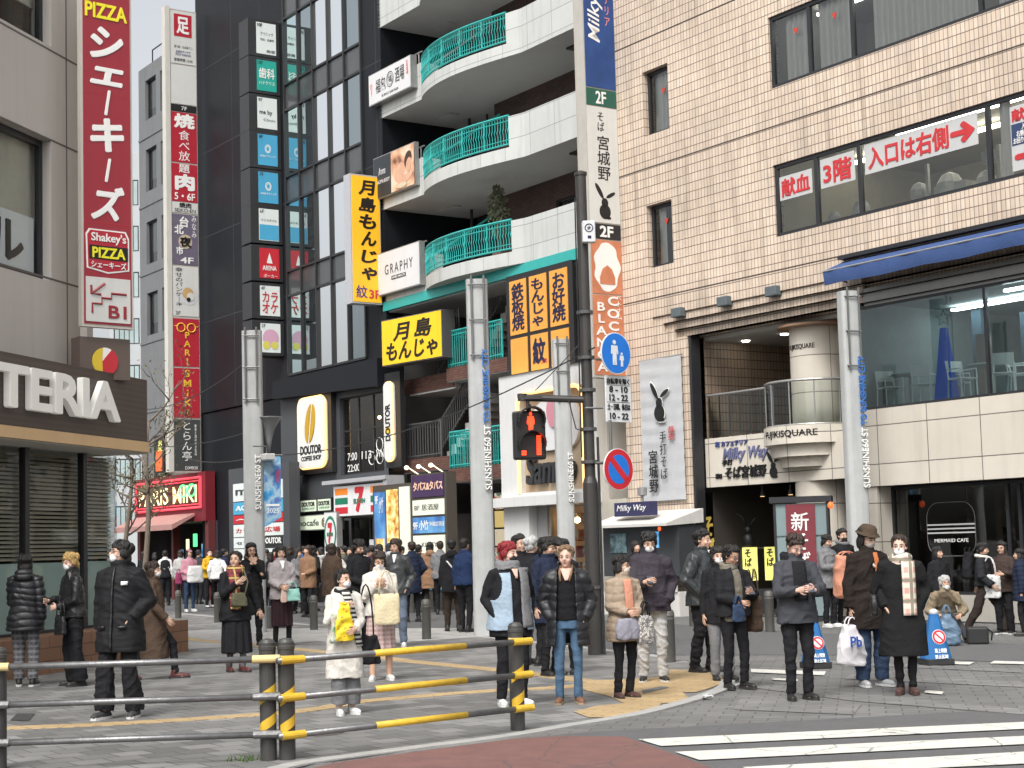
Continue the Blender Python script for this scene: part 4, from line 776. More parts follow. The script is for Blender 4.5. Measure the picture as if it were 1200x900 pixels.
b = wallmb(MB(), 0, ww, 2.95, zt, [(ax0, ax1, az0, az1)], y=0, rev=.2); b.box(0, .02, .001, 2.0, 2.95, zt).box(ww - .02, ww, .001, 2, 2.95, zt); b.add([(-.05, -.05, zt), (ww + .05, -.05, zt), (ww + .05, 2, zt + .35), (-.05, 2, zt + .35)], [(0, 1, 2, 3)]).add([(0, 0, zt), (ww, 0, zt), (ww, 2, zt + .34), (0, 2, zt + .34)], [(3, 2, 1, 0)])
b.build('upper_wall', WSH, sp); box('niche', BEI, sp, ax0 - .05, ax1 + .05, .2, .3, az0 - .05, az1 + .05)
MB().tube([(x, .0, z) for x, z in ar + ar[:1]][1:], .05, 6).build('neon_edge', NEOA, sp)
text(sp, 'Sanrio', (ax0 + .22, ax1 - .5, az0 + .2, az0 + 1.0), mat('letter_charcoal', (.03, .032, .035), .5, 0), y=.1, bold=.02, depth=.06, shear=.15)
MB().prism([(x + ax0 + .5, z + az0 + 1.05) for x, z in rrect(ax1 - ax0 - .8, az1 - az0 - 1.3, .55)], .1, .19).build('plain_board', mat('board_pale', (.62, .62, .63), .5, .04), sp); MB().prism([((ax0 + ax1) / 2 + .1 + .3 * math.cos(t), az1 - .55 + .42 * math.sin(t)) for t in np.linspace(0, 6.283, 25)[:-1]], .05, .099).build('pink_oval', mat('oval_pink', (.52, .22, .27), .5, .04), sp)
box('ledge', WSH, sp, -.1, ww + .1, -.25, .3, 2.7, 2.95); box('side_pier', WSH, sp, .0, ww * .3, .05, .5, 0, 2.7); box('side_pier', WSH, sp, ww * .93, ww, .05, .5, 0, 2.7)
box('inner_pier', mat('shop_grey', (.33, .33, .33), .6, .05), sp, ww * .3, ww * .42, .3, .6, 0, 2.7)
f = frame_mb(ww * .42, ww * .93, .3, 2.68, .35, (ww * .62,), .05).build('window', mat('frame_pale', (.4, .38, .35), .5, .05), sp)
room(f, ww * .42, ww * .93, 0, 2.7, .5, 2.5, mat('shop_warm', (.42, .25, .12), .7, .3, 2, emit=.2)); pane(f, ww * .43, ww * .92, .35, 2.63, .38, PANEC)
for i in range(4):
    for j in range(5):
        x = ww * (.46 + .115 * i); z = .5 + .42 * j; box('shelf_goods', [GOODS, pattern_mat('goods_warm', 'spots', [(.7, .45, .18), (.6, .2, .12), (.7, .6, .42)], 5, .6, .0), mat('goods_red', (.5, .12, .1), .6, .1)][(i + j * 2) % 3], f, x - .13, x + .13, .7 + .03 * ((i + j) % 3), .95, z, z + .3)
for i in range(4): MB().ell((ww * (.48 + .12 * i), .75, 2.3), (.09, .09, .08), 8).build('lamp', mat('bulb_warm', (1, .7, .35), .5, 0, emit=5), f)
box('cable_gap', mat('slot_dark', (.035, .035, .036), .8, .2), wbld, -1.2, -.15, 1.0, 2, 0, 9) if 0 else None
# ================================================================ black building
BLK = mat('black_clad', (.010, .0115, .0145), .45, .25, .6, spec=.2); DGREY = mat('dark_grey_clad', (.062, .066, .072), .5, .12, .8, streak=.15)
Bf = T.sub(-22.3, 0, 0)
bb = thing('black_building', 'tall black building with a glass curtain wall and a grey street level', 'building', Bf)
def BX(px, py, y=0): return Bf.hit(px, py, y)
gl0, gl1 = BX(337, 300)[0], BX(428, 300)[0]; xr = -.02; xl0 = BX(232, 300)[0]
zb = 7.62
b = wallmb(MB(), xl0, xr, 6.95, 30, [(gl0, gl1, zb, 30)], y=0, rev=.3, shell=12); b.build('wall', BLK, bb)
jb = MB()
for x in (xl0 + 3.2, xl0 + 5.6, gl1 + .9): jb.box(x, x + .03, -.004, .01, 7, 30)
for z in (10.3, 13.5, 16.7, 19.9): jb.box(xl0, gl0 - .05, -.003, .01, z, z + .03).box(gl1 + .05, xr, -.003, .01, z, z + .03)
jb.build('joint', mat('joint_soft', (.035, .037, .04), .6, 0), bb)
bays = [gl0] + [BX(px, 300)[0] for px in (353.5, 371, 389, 408)] + [gl1]
rows = [7.62, 10.3, 11.15, 13.5, 14.4, 16.7, 17.6, 19.9, 20.8, 23, 24]
fm = MB()
for x in bays: fm.box(x - .035, x + .035, -.06, .1, zb, 26)
for z in rows: fm.box(gl0, gl1, -.045, .09, z - .035, z + .035)
cwl = fm.build('curtain_wall', BMET, bb)
GL2 = glass_mat('facade_glass', (.85, .97, .97), clear=.95, refl=9); GL3 = glass_mat('facade_glass_teal', (.7, .9, .92), clear=.95, refl=6, gcol=(.66, .80, .80)); GL4 = glass_mat('facade_glass_deep', (.6, .7, .72), clear=.9, refl=4, gcol=(.62, .70, .72)); SPAN = mat('spandrel', (.06, .064, .066), .15, .3, 1.2, spec=.7)
BLIND = mat('blind_pale', (.52, .54, .50), .8, .08, 2); BLINDC = mat('blind_cream', (.50, .45, .36), .8, .1, 2); WCURT = pattern_mat('white_curtain', 'stripe', [(.62, .60, .52), (.44, .42, .36)], 4, .9); ICE = mat('blind_ice', (.50, .62, .62), .6, .1, 1.5)
room(cwl, gl0, gl1, zb, 26, 1.2, 3.0, mat('office_grey', (.09, .09, .09), .8, .5, .4))
MAUVE = pattern_mat('window_print', 'blotch', [(.10, .07, .10), (.28, .2, .27), (.34, .26, .33)], 1.2)
for i in range(5):
    a, c = bays[i] + .035, bays[i + 1] - .035
    for k in range(0, 10):
        z0, z1 = rows[k] + .035, rows[k + 1] - .035
        if k % 2 == 1: MB().box(a, c, .02, .05, z0, z1).build('spandrel', SPAN, cwl); continue
        pane(cwl, a, c, z0, z1, .02, (GL3, GL2, GL4)[(i * 2 + k // 2 * 3 + (i == 3)) % 3])
        q = {0: [None, MAUVE, MAUVE, BLINDC, None], 2: [ICE, BLINDC, BLIND, BLINDC, None], 4: [ICE, ICE, BLINDC, BLINDC, BLINDC], 6: [ICE, BLIND, WCURT, WCURT, WCURT], 8: [BLIND, WCURT, WCURT, BLIND, WCURT]}[k][i]
        if q: top = z1 if i != 2 or k != 4 else z1 - .8; MB().box(a - .03, c + .03, .24 + .03 * (i % 2), .3, z0 if (i + k) % 3 else z0 + .25, top).build('blind', q, cwl)
# reflection of red lettering, painted as letters before the blinds of one floor
for i, s in ((1, 'カオ'), (2, 'ラケ')): text(cwl, s, (bays[i] + .15, bays[i + 1] - .15, 11.5, 13.3), mat('reflection_red', (.42, .10, .08), .6, 0), y=.2, vert=True, bold=.03)
# eye-catching line print low on the glass
pm = MB()
for x, z, r in ((bays[1] + .55, 9.4, .34), (bays[2] + .5, 9.3, .38)): pm.tube([(x + r * .5 * math.cos(R(a)), .2, z + r * 1.2 * math.sin(R(a))) for a in range(-20, 201, 20)], .05, 5)
pm.build('line_print', BLACKL, cwl)
# projecting panels beside the glass: one per floor tenant
CYAN = mat('panel_cyan', (.06, .29, .46), .4, .05, 2, emit=.16); WGLO = mat('panel_glow', (.58, .62, .60), .4, .05, 2, emit=.14); TEALP = mat('panel_teal', (.02, .30, .24), .4, .06, emit=.12); AREN = mat('panel_crimson', (.42, .02, .03), .4, .06, emit=.15)
tn = [(27.6, 64, WGLO, [('10F', (.05, .3, .86, .97), BLACKL, dict(bold=.02)), ('クリニック', (.2, .85, .6, .7), GREYL, {}), ('内科・皮膚科', (.2, .9, .42, .5), GREYL, {}), ('美容', (.5, .95, .05, .15), GREYL, {})], 'white lit tenant panel at the head of the row of black boxes', None),
      (71.5, 107, TEALP, [('10F', (.05, .3, .86, .97), BLACKL, {}), ('歯科', (.1, .9, .4, .75), WHITEL, dict(bold=.02)), ('ハナクリス', (.1, .9, .2, .32), WHITEL, {})], 'teal dental tenant panel on its black box', None),
      (115, 151, WGLO, [('9F', (.05, .25, .86, .97), BLACKL, {}), ('me by', (.1, .75, .42, .6), BLACKL, dict(bold=.015)), ('Clinic', (.3, .9, .24, .32), GREYL, {})], 'white tenant panel with bold small letters on its black box', None),
      (158, 194, CYAN, [('8F', (.05, .25, .86, .97), BLACKL, {}), ('◎', (.35, .65, .4, .68), WHITEL, {}), ('AOBAクリニック', (.1, .9, .26, .34), WHITEL, {})], 'upper of the two wholly cyan tenant panels', None),
      (202, 238, CYAN, [('7F', (.05, .25, .86, .97), BLACKL, {}), ('◎', (.35, .65, .4, .68), WHITEL, {}), ('AOBAクリニック', (.1, .9, .26, .34), WHITEL, {})], 'lower of the two wholly cyan tenant panels', None),
      (245, 282, WGLO, [('6F', (.05, .25, .86, .97), BLACKL, {}), ('フリスタイル', (.1, .9, .6, .68), GREYL, {})], 'tenant panel half white and half cyan', 'c'),
      (291, 326, AREN, [('▲', (.35, .65, .5, .85), WHITEL, {}), ('ARENA', (.15, .85, .26, .42), WHITEL, dict(bold=.02)), ('ポーカー', (.2, .9, .02, .14), WHITEL, {})], 'crimson tenant panel with a white triangle mark', None),
      (335, 370, WGLO, [('4F', (.05, .25, .86, .97), BLACKL, {}), ('カラ\nオケ', (.1, .9, .08, .8), RED, dict(bold=.02, line=.9))], 'white karaoke tenant panel with four red letters', None),
      (379, 413, WGLO, [('2F', (.05, .25, .86, .97), BLACKL, {})], 'white tenant panel with pale pink and yellow discs at the foot of the row', 'f')]
g = Bf.M @ Vector((BX(331, 220)[0], -.02, 0)); Cf0 = Fr(g, B_); xo = Cf0.hit(294, 220)[0]; xs0, xs1 = Cf0.hit(303, 220)[0], Cf0.hit(326, 220)[0]
for a, c, m, tx, lb, ex in tn:
    z1, z0 = Cf0.hit(314, a)[1], Cf0.hit(314, c)[1]; h = z1 - z0; fr = Fr(Cf0.M @ Vector((xo, 0, z0)), B_)
    o = thing('tenant_sign', lb, 'sign', fr, 'black tenant sign boxes beside the curtain wall'); w = -xo; u0, u1 = xs0 - xo, xs1 - xo
    box('case', BMET, o, -.02, w, .012, .75, -.1, h + .1); p = box('lit_panel', m, o, u0, u1, 0, .04, 0, h)
    if ex == 'c': box('lower_half', CYAN, p, u0 + .01, u1 - .01, -.005, -.001, .02, h * .5)
    if ex == 'f':
        for px_, pz, r_, mm in ((.5, .5, .3, mat('pink_disc', (.62, .36, .48), .5, 0)), (.28, .25, .14, mat('yellow_disc', (.65, .6, .12), .5, 0)), (.7, .25, .13, mat('yellow_disc', (.65, .6, .12), .5, 0))): MB().prism([(u0 + (u1 - u0) * px_ + r_ * math.cos(t), h * pz + r_ * math.sin(t)) for t in np.linspace(0, 6.283, 25)[:-1]], -.01 - .004 * (r_ < .2), -.001).build('disc', mm, p)
    for body, (ra, rb, rc, rd), mm, kw in tx: text(p, body, (u0 + (u1 - u0) * ra, u0 + (u1 - u0) * rb, h * rc, h * rd), mm, **kw)
# amber projecting sign and the wide yellow sign
AMB = mat('amber_sign', (.78, .40, .02), .4, .04, 2, emit=.22); INK = mat('brush_ink', (.015, .011, .008), .5, 0); SIL = mat('silver_case', (.5, .5, .52), .35, .06, metal=.3); LEM = mat('lemon_sign', (.74, .47, .015), .4, .04, 2, emit=.14)
g = Bf.M @ Vector((BX(449, 280)[0], -.1, 0)); f0 = Fr(g, B_); xo = f0.hit(413, 280)[0]; z1, z0 = f0.hit(430, 207)[1], f0.hit(430, 354)[1]; w, h = -xo, z1 - z0
o = thing('vertical_sign', 'tall amber sign with black brush letters projecting in front of the black building', 'sign', Fr(f0.M @ Vector((xo, 0, z0)), B_))
box('case', SIL, o, -.04, w + .03, .015, .42, -.05, h + .05); p = box('sign_face', AMB, o, 0, w, 0, .05, 0, h)
for k, ch in enumerate('月島もんじゃ'): text(p, ch, (w * (.24 if k < 3 else .3), w * .86, h * (.86 - k * .135) - .04, h * (.86 - k * .135) + .42 - (.06 if k > 3 else 0)), INK, bold=.035, shear=.12)
text(p, '紋', (w * .1, w * .5, h * .03, h * .13), mat('letter_indigo', (.04, .03, .2), .5, 0), bold=.01); text(p, '3F', (w * .56, w * .95, h * .03, h * .1), RED, bold=.02)
f0 = T.sub(T.hit(447, 400, -.6)[0], -.6, 0, R(8)); x1_, zz0 = f0.hit(518, 400); _, zt_ = f0.hit(447, 376); _, zb_ = f0.hit(447, 430); 
o, p = sgn('wide_sign', 'wide lemon yellow sign box with two rows of black brush letters', Fr(f0.M @ Vector((0, 0, zb_)), f0.a), x1_, zt_ - zb_, .5, LEM, [('月島', (.2, .84, .5, .9), INK, dict(bold=.028, shear=.15, space=1.25)), ('もんじゃ', (.08, .93, .08, .48), INK, dict(bold=.03, shear=.15))], mat('case_grey', (.09, .09, .09), .5, .1))
# grey street level
zc = 6.95
b = MB()
gx = [BX(px, 520, -.05)[0] for px in (345, 397, 465, 475)]
cof = MB(); wx0, wx1 = BX(399, 500, .0)[0], BX(450, 500, .0)[0]; wz0, wz1 = 4.05, 6.5
wallmb(cof, BX(330, 520)[0], xr - .02, 2.7, zc, [(wx0, wx1, wz0, wz1)], y=-.02, rev=.3); cof.box(BX(330, 520)[0], BX(345, 520)[0], -.03, 2, 0, 2.7)
cof.build('street_front', DGREY, bb); MB().prism([(BX(330, 465)[0], zc - .1), (xr, zc - .35), (xr, zc + .5), (BX(330, 465)[0], zc + .5)], -.35, .0).build('canopy', BLK, bb)
f = frame_mb(wx0, wx1, wz0, wz1, .1, [wx0 + (wx1 - wx0) * q for q in (.36, .7)], .05, hb=(5.45,)).build('window', BMET, bb); pane(f, wx0 + .05, wx1 - .05, wz0 + .05, wz1 - .05, .13); room(f, wx0, wx1, wz0, wz1, .3, 3, mat('coffee_interior', (.14, .10, .07), .8, .3, .8))
for i, s in enumerate(('7:00', '113', 'Wi-Fi')): text(f, s, (wx0 + (wx1 - wx0) * (.08 + .33 * i), wx0 + (wx1 - wx0) * (.3 + .33 * i), 4.5, 4.75), WHITEL, y=.12)
text(f, '22:00', (wx0 + .2, wx0 + 1.0, 4.15, 4.38), WHITEL, y=.12)
for i in range(3): MB().tube([(wx1 - .5 - .5 * (i % 2) + .2 * math.cos(R(a)), .12, 4.5 + .4 * (i // 2) + .2 * math.sin(R(a))) for a in range(0, 361, 24)], .015, 4).build('round_print', WHITEL, f)
for i in range(4): MB().ell((wx0 + .4 + .8 * i, 1.2, 5.9 - .2 * (i % 2)), (.06, .06, .06), 8).build('lamp', mat('bulb_warm', (1, .7, .35), .5, 0, emit=5), f)
# coffee bean sign and the slim vertical sign
x0, x1 = BX(350, 510, -.3)[0], BX(381, 510, -.3)[0]; z0, z1 = BX(365, 548, -.3)[1], BX(365, 466, -.3)[1]; w, h = x1 - x0, z1 - z0
o = thing('coffee_sign', 'rounded white coffee shop sign with a big golden bean', 'sign', Bf.sub(x0, -.34, z0)); box('backing', BLKP, o, -.25, w + .25, .14, .3, -.2, h + .25)
MB().prism(rrect(w, h, .3), 0, .14).build('panel', mat('sign_cream', (.62, .61, .58), .5, .05, emit=.15), o); q = rrect(w, h, .3); MB().tube([(x, .05, z) for x, z in q + q[:1]], .05, 6).build('lit_edge', NEOA, o)
GOLD = mat('bean_gold', (.50, .30, .02), .5, .05)
for sg in (-1, 1): MB().prism([(w * .5 + sg * .035 + sg * .30 * math.cos(t) + .13 * math.sin(t), h * .63 + .62 * math.sin(t)) for t in np.linspace(-1.5, 1.5, 18)], -.03, -.001).build('bean', GOLD, o)
text(o, 'DOUTOR', (w * .1, w * .9, h * .19, h * .32), BLACKL, bold=.04); text(o, 'COFFEE SHOP', (w * .14, w * .88, h * .1, h * .17), BLACKL, bold=.03)
x0, x1 = BX(451, 490, -.3)[0], BX(460, 490, -.3)[0]; z0, z1 = BX(456, 540, -.3)[1], BX(456, 448, -.3)[1]; w, h = x1 - x0, z1 - z0
o = thing('slim_sign', 'slim upright white coffee sign with black and yellow letters beside the upstairs window', 'sign', Bf.sub(x0, -.34, z0)); box('backing', BLKP, o, -.15, w + .3, .14, .3, -.2, h + .3); MB().prism(rrect(w, h, .15), 0, .14).build('panel', mat('sign_cream', (.62, .61, .58), .5, .05, emit=.15), o); text(o, 'DOUTOR', (w * .2, w * .85, h * .25, h * .72), BLACKL, rot=90, bold=.04); MB().box(w * .15, w * .85, -.004, 0, h * .35, h * .42).build('yellow_mark', LEM, o); q = rrect(w, h, .15); MB().tube([(x, .05, z) for x, z in q + q[:1]], .035, 6).build('lit_edge', NEOA, o)
# convenience store fascia
CG = mat('store_green', (.01, .18, .10), .5, .05); CO = mat('store_orange', (.70, .20, .02), .5, .05, emit=.15); CRd = mat('store_red', (.48, .02, .03), .5, .05, emit=.1); SWH = mat('store_white', (.62, .62, .62), .45, .05, emit=.12)
x0, x1 = BX(391, 580, -.5)[0], BX(452, 580, -.5)[0]; z0, z1 = 2.75, 3.7; w = x1 - x0
o = thing('store_fascia', 'curved convenience store fascia with orange, green and red stripes and a numeral', 'sign', Bf.sub(x0, -.5, z0)); box('case', SWH, o, 0, w, 0, .5, 0, .92); box('hood', SIL, o, -.5, w + .25, -.15, .5, 1.0, 1.12); box('side_plate', SIL, o, w + .02, w + .25, -.1, .5, -.1, 1.0)
for a, c in ((.03, .28), (.72, .98)):
    for q, m in ((.65, CO), (.36, CG), (.07, CRd)): box('stripe', m, o, w * a, w * c, -.006, -.001, q, q + .2)
text(o, '7', (w * .42, w * .6, .08, .86), CRd, bold=.05); text(o, 'ELEVEN', (w * .4, w * .62, .36, .5), CG, y=-.012, bold=.03)
sf = frame_mb(x0, x1 + .3, 0, 2.7, .1, (x0 + 1.2, x0 + 2.6), .06).build('store_window', BMET, bb); pane(sf, x0, x1, .05, 2.65, .13); room(sf, x0 - .2, x1 + .3, 0, 2.7, .3, 3, mat('store_interior', (.16, .15, .14), .8, .4, 1)); box('store_poster', SWH, sf, x0 + 1.3, x0 + 3.0, .02, .05, .9, 2.0); box('stripe', CO, sf, x0 + 1.5, x0 + 2.5, .012, .018, 1.5, 1.7); MB().prism([(x0 + 2.9 + .7 * math.cos(R(a)) * -1, 1.3 + .6 * math.sin(R(a))) for a in range(-90, 91, 15)], .01, .018).build('red_disc', CRd, sf)
# iino style cafe signs, oval store sign
o, p = sgn('cafe_sign', 'pale green lit cafe sign with a brown curl', Bf.sub(BX(343, 610, -.25)[0], -.25, 2.36), BX(397, 610, -.25)[0] - BX(343, 610, -.25)[0], .5, .2, mat('pale_green', (.55, .62, .48), .5, .04, emit=.25), [('iinocafe', (.06, .58, .3, .7), GREYL, dict(bold=.01)), ('@ ら', (.64, .94, .15, .85), mat('letter_brown', (.12, .05, .03), .5, 0), dict(bold=.02))])
for px0, px1, lb in ((352, 371, 'small lit sign for coffee above the pale green sign, farther one'), (372, 388, 'small lit coffee sign next to the store fascia')):
    a, c = BX(px0, 600, -.25)[0], BX(px1, 600, -.25)[0]; sgn('coffee_plate', lb, Bf.sub(a, -.25, 2.95), c - a, .42, .15, mat('pale_green', (.55, .62, .48), .5, .04, emit=.25), [('DOUTOR', (.1, .9, .45, .8), BLACKL, dict(bold=.04)), ('COFFEE SHOP', (.12, .88, .2, .36), CG, {})], BMET)
a, c = BX(383, 620, -.5)[0], BX(398, 620, -.5)[0]; w = c - a
o, p = sgn('oval_sign', 'upright white sign with a green oval and orange numeral by the cafe entrance', Bf.sub(a, -.6, .9), w, 2.0, .2, SWH, [])
MB().prism([(w * .5 + .4 * math.cos(t), 1.32 + .55 * math.sin(t)) for t in np.linspace(0, 6.283, 33)[:-1]], -.006, -.001).build('oval', CG, o); MB().prism([(w * .5 + .31 * math.cos(t), 1.32 + .45 * math.sin(t)) for t in np.linspace(0, 6.283, 33)[:-1]], -.011, -.006).build('oval_inside', SWH, o)
text(o, '7', (w * .33, w * .68, 1.0, 1.66), CRd, y=-.015, bold=.05); text(o, 'ELEVEN', (w * .28, w * .73, 1.24, 1.36), CG, y=-.02, bold=.03); box('orange_strip', pattern_mat('strip_orange', 'spots', [(.6, .25, .08), (.6, .5, .3), (.5, .1, .05)], 8), o, .04, w - .04, -.006, -.001, .04, .5)
room(bb, xl0, BX(345, 620)[0], 0, 6.9, .05, .06, BLK, 'lower_wall'); box('entrance', BLACKI, bb, BX(345, 620)[0], BX(383, 620)[0], .5, .6, 0, 2.7)
# tenant directory board left of the store
a, c = BX(272, 600, -.9)[0], BX(333, 600, -.9)[0]; w = c - a
o = thing('directory_board', 'dark directory board of lit tenant strips behind the tall metal post', 'sign', Bf.sub(a, -.9, 0)); box('case', DGREY, o, -.3, w + .35, .02, .4, 0, 4.6)
dl = [(.80, .99, WGLO, 'me by', GREYL), (.66, .79, CYAN, 'AOBA', WHITEL), (.56, .65, AREN, 'ARENA', WHITEL), (.42, .55, WGLO, 'カラオケ広場', RED), (.30, .41, WGLO, 'セブン', GREYL), (.05, .29, WGLO, '', GREYL)]
for q0, q1, m, s, lm in dl:
    z0, z1 = .9 + 3.2 * q0, .9 + 3.2 * q1; p = box('lit_strip', m, o, .1, w - .1, 0, .03, z0, z1)
    if s: text(p, s, (.3, w - .3 if len(s) > 4 else w * .5, z0 + .12, z1 - .12), lm, bold=.02)
p = box('coffee_strip', BLKP, o, w * .55, w - .08, -.012, -.001, 1.85, 2.25); text(p, 'DOUTOR', (w * .6, w - .2, 1.98, 2.18), WHITEL, y=-.02, bold=.03)
# ================================================================ menu boards in front of the stair hall
x0, _ = T.hit(438, 610, -1.0); x1, _ = T.hit(481, 610, -1.0); x2, _ = T.hit(523, 610, -1.2); w = x1 - x0
o = thing('menu_board', 'freestanding menu board with three tall lit food pictures', 'menu board', T.sub(x0, -1.0, 0)); box('case', mat('case_bronze', (.07, .06, .05), .5, .1), o, -.08, w + .08, .03, .3, 0, 3.55)
FOOD = pattern_mat('food_lit', 'blotch', [(.20, .05, .01), (.6, .3, .06), (.8, .6, .25), (.7, .65, .5)], 3.5, .6, .35); BLUF = pattern_mat('menu_blue', 'blotch', [(.02, .06, .2), (.05, .16, .38), (.12, .3, .5)], 1.2, .6, .3); LIT = mat('panel_lit', (.62, .64, .52), .5, .05, emit=.3)
p = box('menu_panel', BLUF, o, w * .02, w * .31, 0, .04, 1.0, 3.35); box('food_picture', FOOD, p, w * .04, w * .29, -.006, -.001, 1.2, 2.0); text(p, '9F', (w * .05, w * .13, 3.0, 3.25), WHITEL, bold=.02); text(p, '小竹', (w * .15, w * .28, 2.75, 3.2), WHITEL, shear=.3)
p = box('menu_panel', FOOD, o, w * .36, w * .66, 0, .04, 1.0, 3.4); p = box('menu_panel', LIT, o, w * .71, w * .98, 0, .04, 1.2, 3.45)
box('lower_panel', mat('panel_dim', (.35, .35, .34), .6, .3, 8), o, w * .04, w * .34, 0, .04, .3, .92)
w = x2 - T.hit(482, 610, -1.2)[0]; xx = T.hit(482, 610, -1.2)[0]
o = thing('tenant_board', 'tall tenant board with purple head, white and blue strips and a yellow strip', 'sign', T.sub(xx, -1.2, 0)); box('case', mat('case_bronze', (.07, .06, .05), .5, .1), o, -.02, w, .03, .35, 0, 3.75)
for z0, z1, m, tx in ((3.1, 3.7, mat('panel_purple', (.06, .03, .09), .5, .1), [('タパス&タパス', (.08, .92, .3, .7), mat('letter_peach', (.75, .5, .35), .5, 0, emit=.2), dict(bold=.02))]), (2.6, 3.02, LIT, [('8F 居酒屋', (.1, .8, .3, .7), GREYL, {})]), (2.1, 2.54, BLUF, [('9F 小竹', (.06, .5, .2, .8), WHITEL, dict(bold=.02)), ('沖縄居酒屋', (.52, .95, .4, .7), WHITEL, {})]), (1.55, 2.04, LIT, [('KINGYO', (.3, .85, .35, .6), GREYL, {})]), (1.0, 1.5, LEM, [('月島', (.2, .5, .15, .85), BLACKL, dict(bold=.03)), ('3F', (.7, .9, .2, .8), BLACKL, {})]), (.55, .95, CYAN, [])):
    p = box('lit_strip', m, o, .08, w - .12, 0, .03, z0, z1)
    for body, (ra, rb, rc, rd), mm, kw in tx: text(p, body, (w * ra, w * rb, z0 + (z1 - z0) * rc, z0 + (z1 - z0) * rd), mm, **kw)
for q in (.15, .5, .85): MB().tube([(w * q, .1, 3.75), (w * q, -.25, 3.95)], .015, 5).ell((w * q, -.28, 3.93), (.07, .07, .06), 8).build('spot_lamp', mat('spot_lit', (1, .85, .6), .5, 0, emit=1.5), o)
# ================================================================ grey window building and its sign column
GREYC = mat('grey_render', (.165, .17, .175), .7, .12, 1.2, streak=.3)
Gf = T.sub(T.hit(233, 300)[0], .0, 0)
gb = thing('grey_office', 'narrow grey office building with paired windows beside the tall sign column', 'building', Gf)
def GX(px, py, y=0): return Gf.hit(px, py, y)
x0 = GX(164, 300)[0]; hs = []
ca, cb_ = (GX(171, 200)[0], GX(183.5, 200)[0]), (GX(188.5, 200)[0], GX(200, 200)[0])
for a, c in ((90, 137), (172, 222), (258, 308), (342, 392)):
    z1, z0 = GX(178, a)[1], GX(178, c)[1]
    for q in (ca, cb_): hs.append((q[0], q[1], z0, z1))
wallmb(MB(), x0, -.02, 3.4, 21.6, hs, y=0, rev=.3, shell=9).build('wall', GREYC, gb)
for h in hs:
    f = frame_mb(h[0], h[1], h[2], h[3], .12, (), .07).build('window', DARKF, gb); pane(f, h[0] + .07, h[1] - .07, h[2] + .07, h[3] - .07, .15, PANED); room(f, h[0], h[1], h[2], h[3], .3, 1.4, GREYI); MB().box(h[0], h[1], .24, .27, h[2] + (h[3] - h[2]) * .3, h[3]).build('blind', mat('blind_beige', (.36, .30, .25), .8, .1), f)
jb = MB()
for z in (7.4, 10.2, 13.0, 15.8, 18.6): jb.box(x0, -.02, -.03, .01, z, z + .1)
jb.build('string_course', GREYC, gb); MB().tube([(x0 + .3, .5, 21.6), (x0 + .3, .5, 22.5), (-.3, .5, 22.5), (-.3, .5, 21.6)], .03, 5).build('roof_rail', BMET, gb)
# shop with neon sign at its foot
PK = mat('neon_pink', (.9, .06, .09), .5, 0, emit=.7); NG = mat('neon_green', (.1, .9, .25), .5, 0, emit=1.2); NY = mat('neon_cream', (1, .85, .45), .5, 0, emit=.75)
xa, xb = GX(158, 600, -.4)[0], GX(241, 600, -.4)[0]; zt, zb_ = GX(200, 562, -.4)[1], GX(200, 613, -.4)[1]; w = xb - xa
o = thing('neon_shop', 'red fronted optician shop with pink neon outlined sign and white awning', 'shop', Gf.sub(xa, -.4, 0)); box('front', mat('shop_red', (.16, .014, .022), .5, .15, 2), o, 0, w, 0, .38, zb_, zt + .15)
b = MB(); q = [(.25, zt - 1.15), (w - .3, zt - 1.15), (w - .3, zt - .05), (.25, zt - .05)]; b.tube([(x, -.06, z) for x, z in q + q[:1]], .045, 5); b.tube([(x + .0 + (.12 if i in (0, 3) else -.12), -.06, z + (.12 if i < 2 else -.12)) for i, (x, z) in enumerate(q)] + [(q[0][0] + .12, -.06, q[0][1] + .12)], .02, 5); b.build('neon_outline', PK, o)
box('sign_back', mat('neon_back', (.10, .02, .015), .5, .2), o, .3, w - .35, -.02, 0, zt - 1.1, zt - .1)
text(o, 'PARIS MIKI', (.6, w - .7, zt - .95, zt - .3), NY, y=-.05, bold=.006); MB().tube([(w - 1.9 + .35 * math.cos(R(a)), -.08, zt - .5 + .22 * math.sin(R(a))) for a in range(0, 361, 20)], .03, 5).tube([(w - 1.1 + .35 * math.cos(R(a)), -.08, zt - .5 + .22 * math.sin(R(a))) for a in range(0, 361, 20)], .03, 5).build('neon_glasses', NG, o)
MB().prism([(0, zt - 1.35), (-.9, zt - 1.75), (-.9, zt - 1.95), (0, zt - 1.45)], .1, w - 1.0, plane='yz').build('awning', mat('awning_pale', (.36, .20, .18), .7, .15, 3), o)
for q in ((0, .3), (w - .3, w), (w * .5, w * .5 + .2)): box('pier', mat('pier_red', (.12, .03, .03), .5, .1), o, *q, .1, .38, 0, zb_)
r_ = room(o, 0, w, 0, zb_, .4, 4, mat('optician_dark', (.06, .05, .06), .7, .4, 1.5))
for i, (cx, cz, m) in enumerate(((.9, 1.7, SCR), (1.6, 2.1, WARMG), (2.3, 2.3, NG), (3.1, 1.9, SCR), (3.7, 2.2, NY), (4.4, 2.0, WARMG))): box('lit_display', m, o, cx, cx + (.18 if i % 2 else .3), 1.5, 1.55, cz - .3, cz + .2)
box('lower_wall', GREYC, gb, x0, -.02, .02, .35, 0, 3.4) if 0 else None
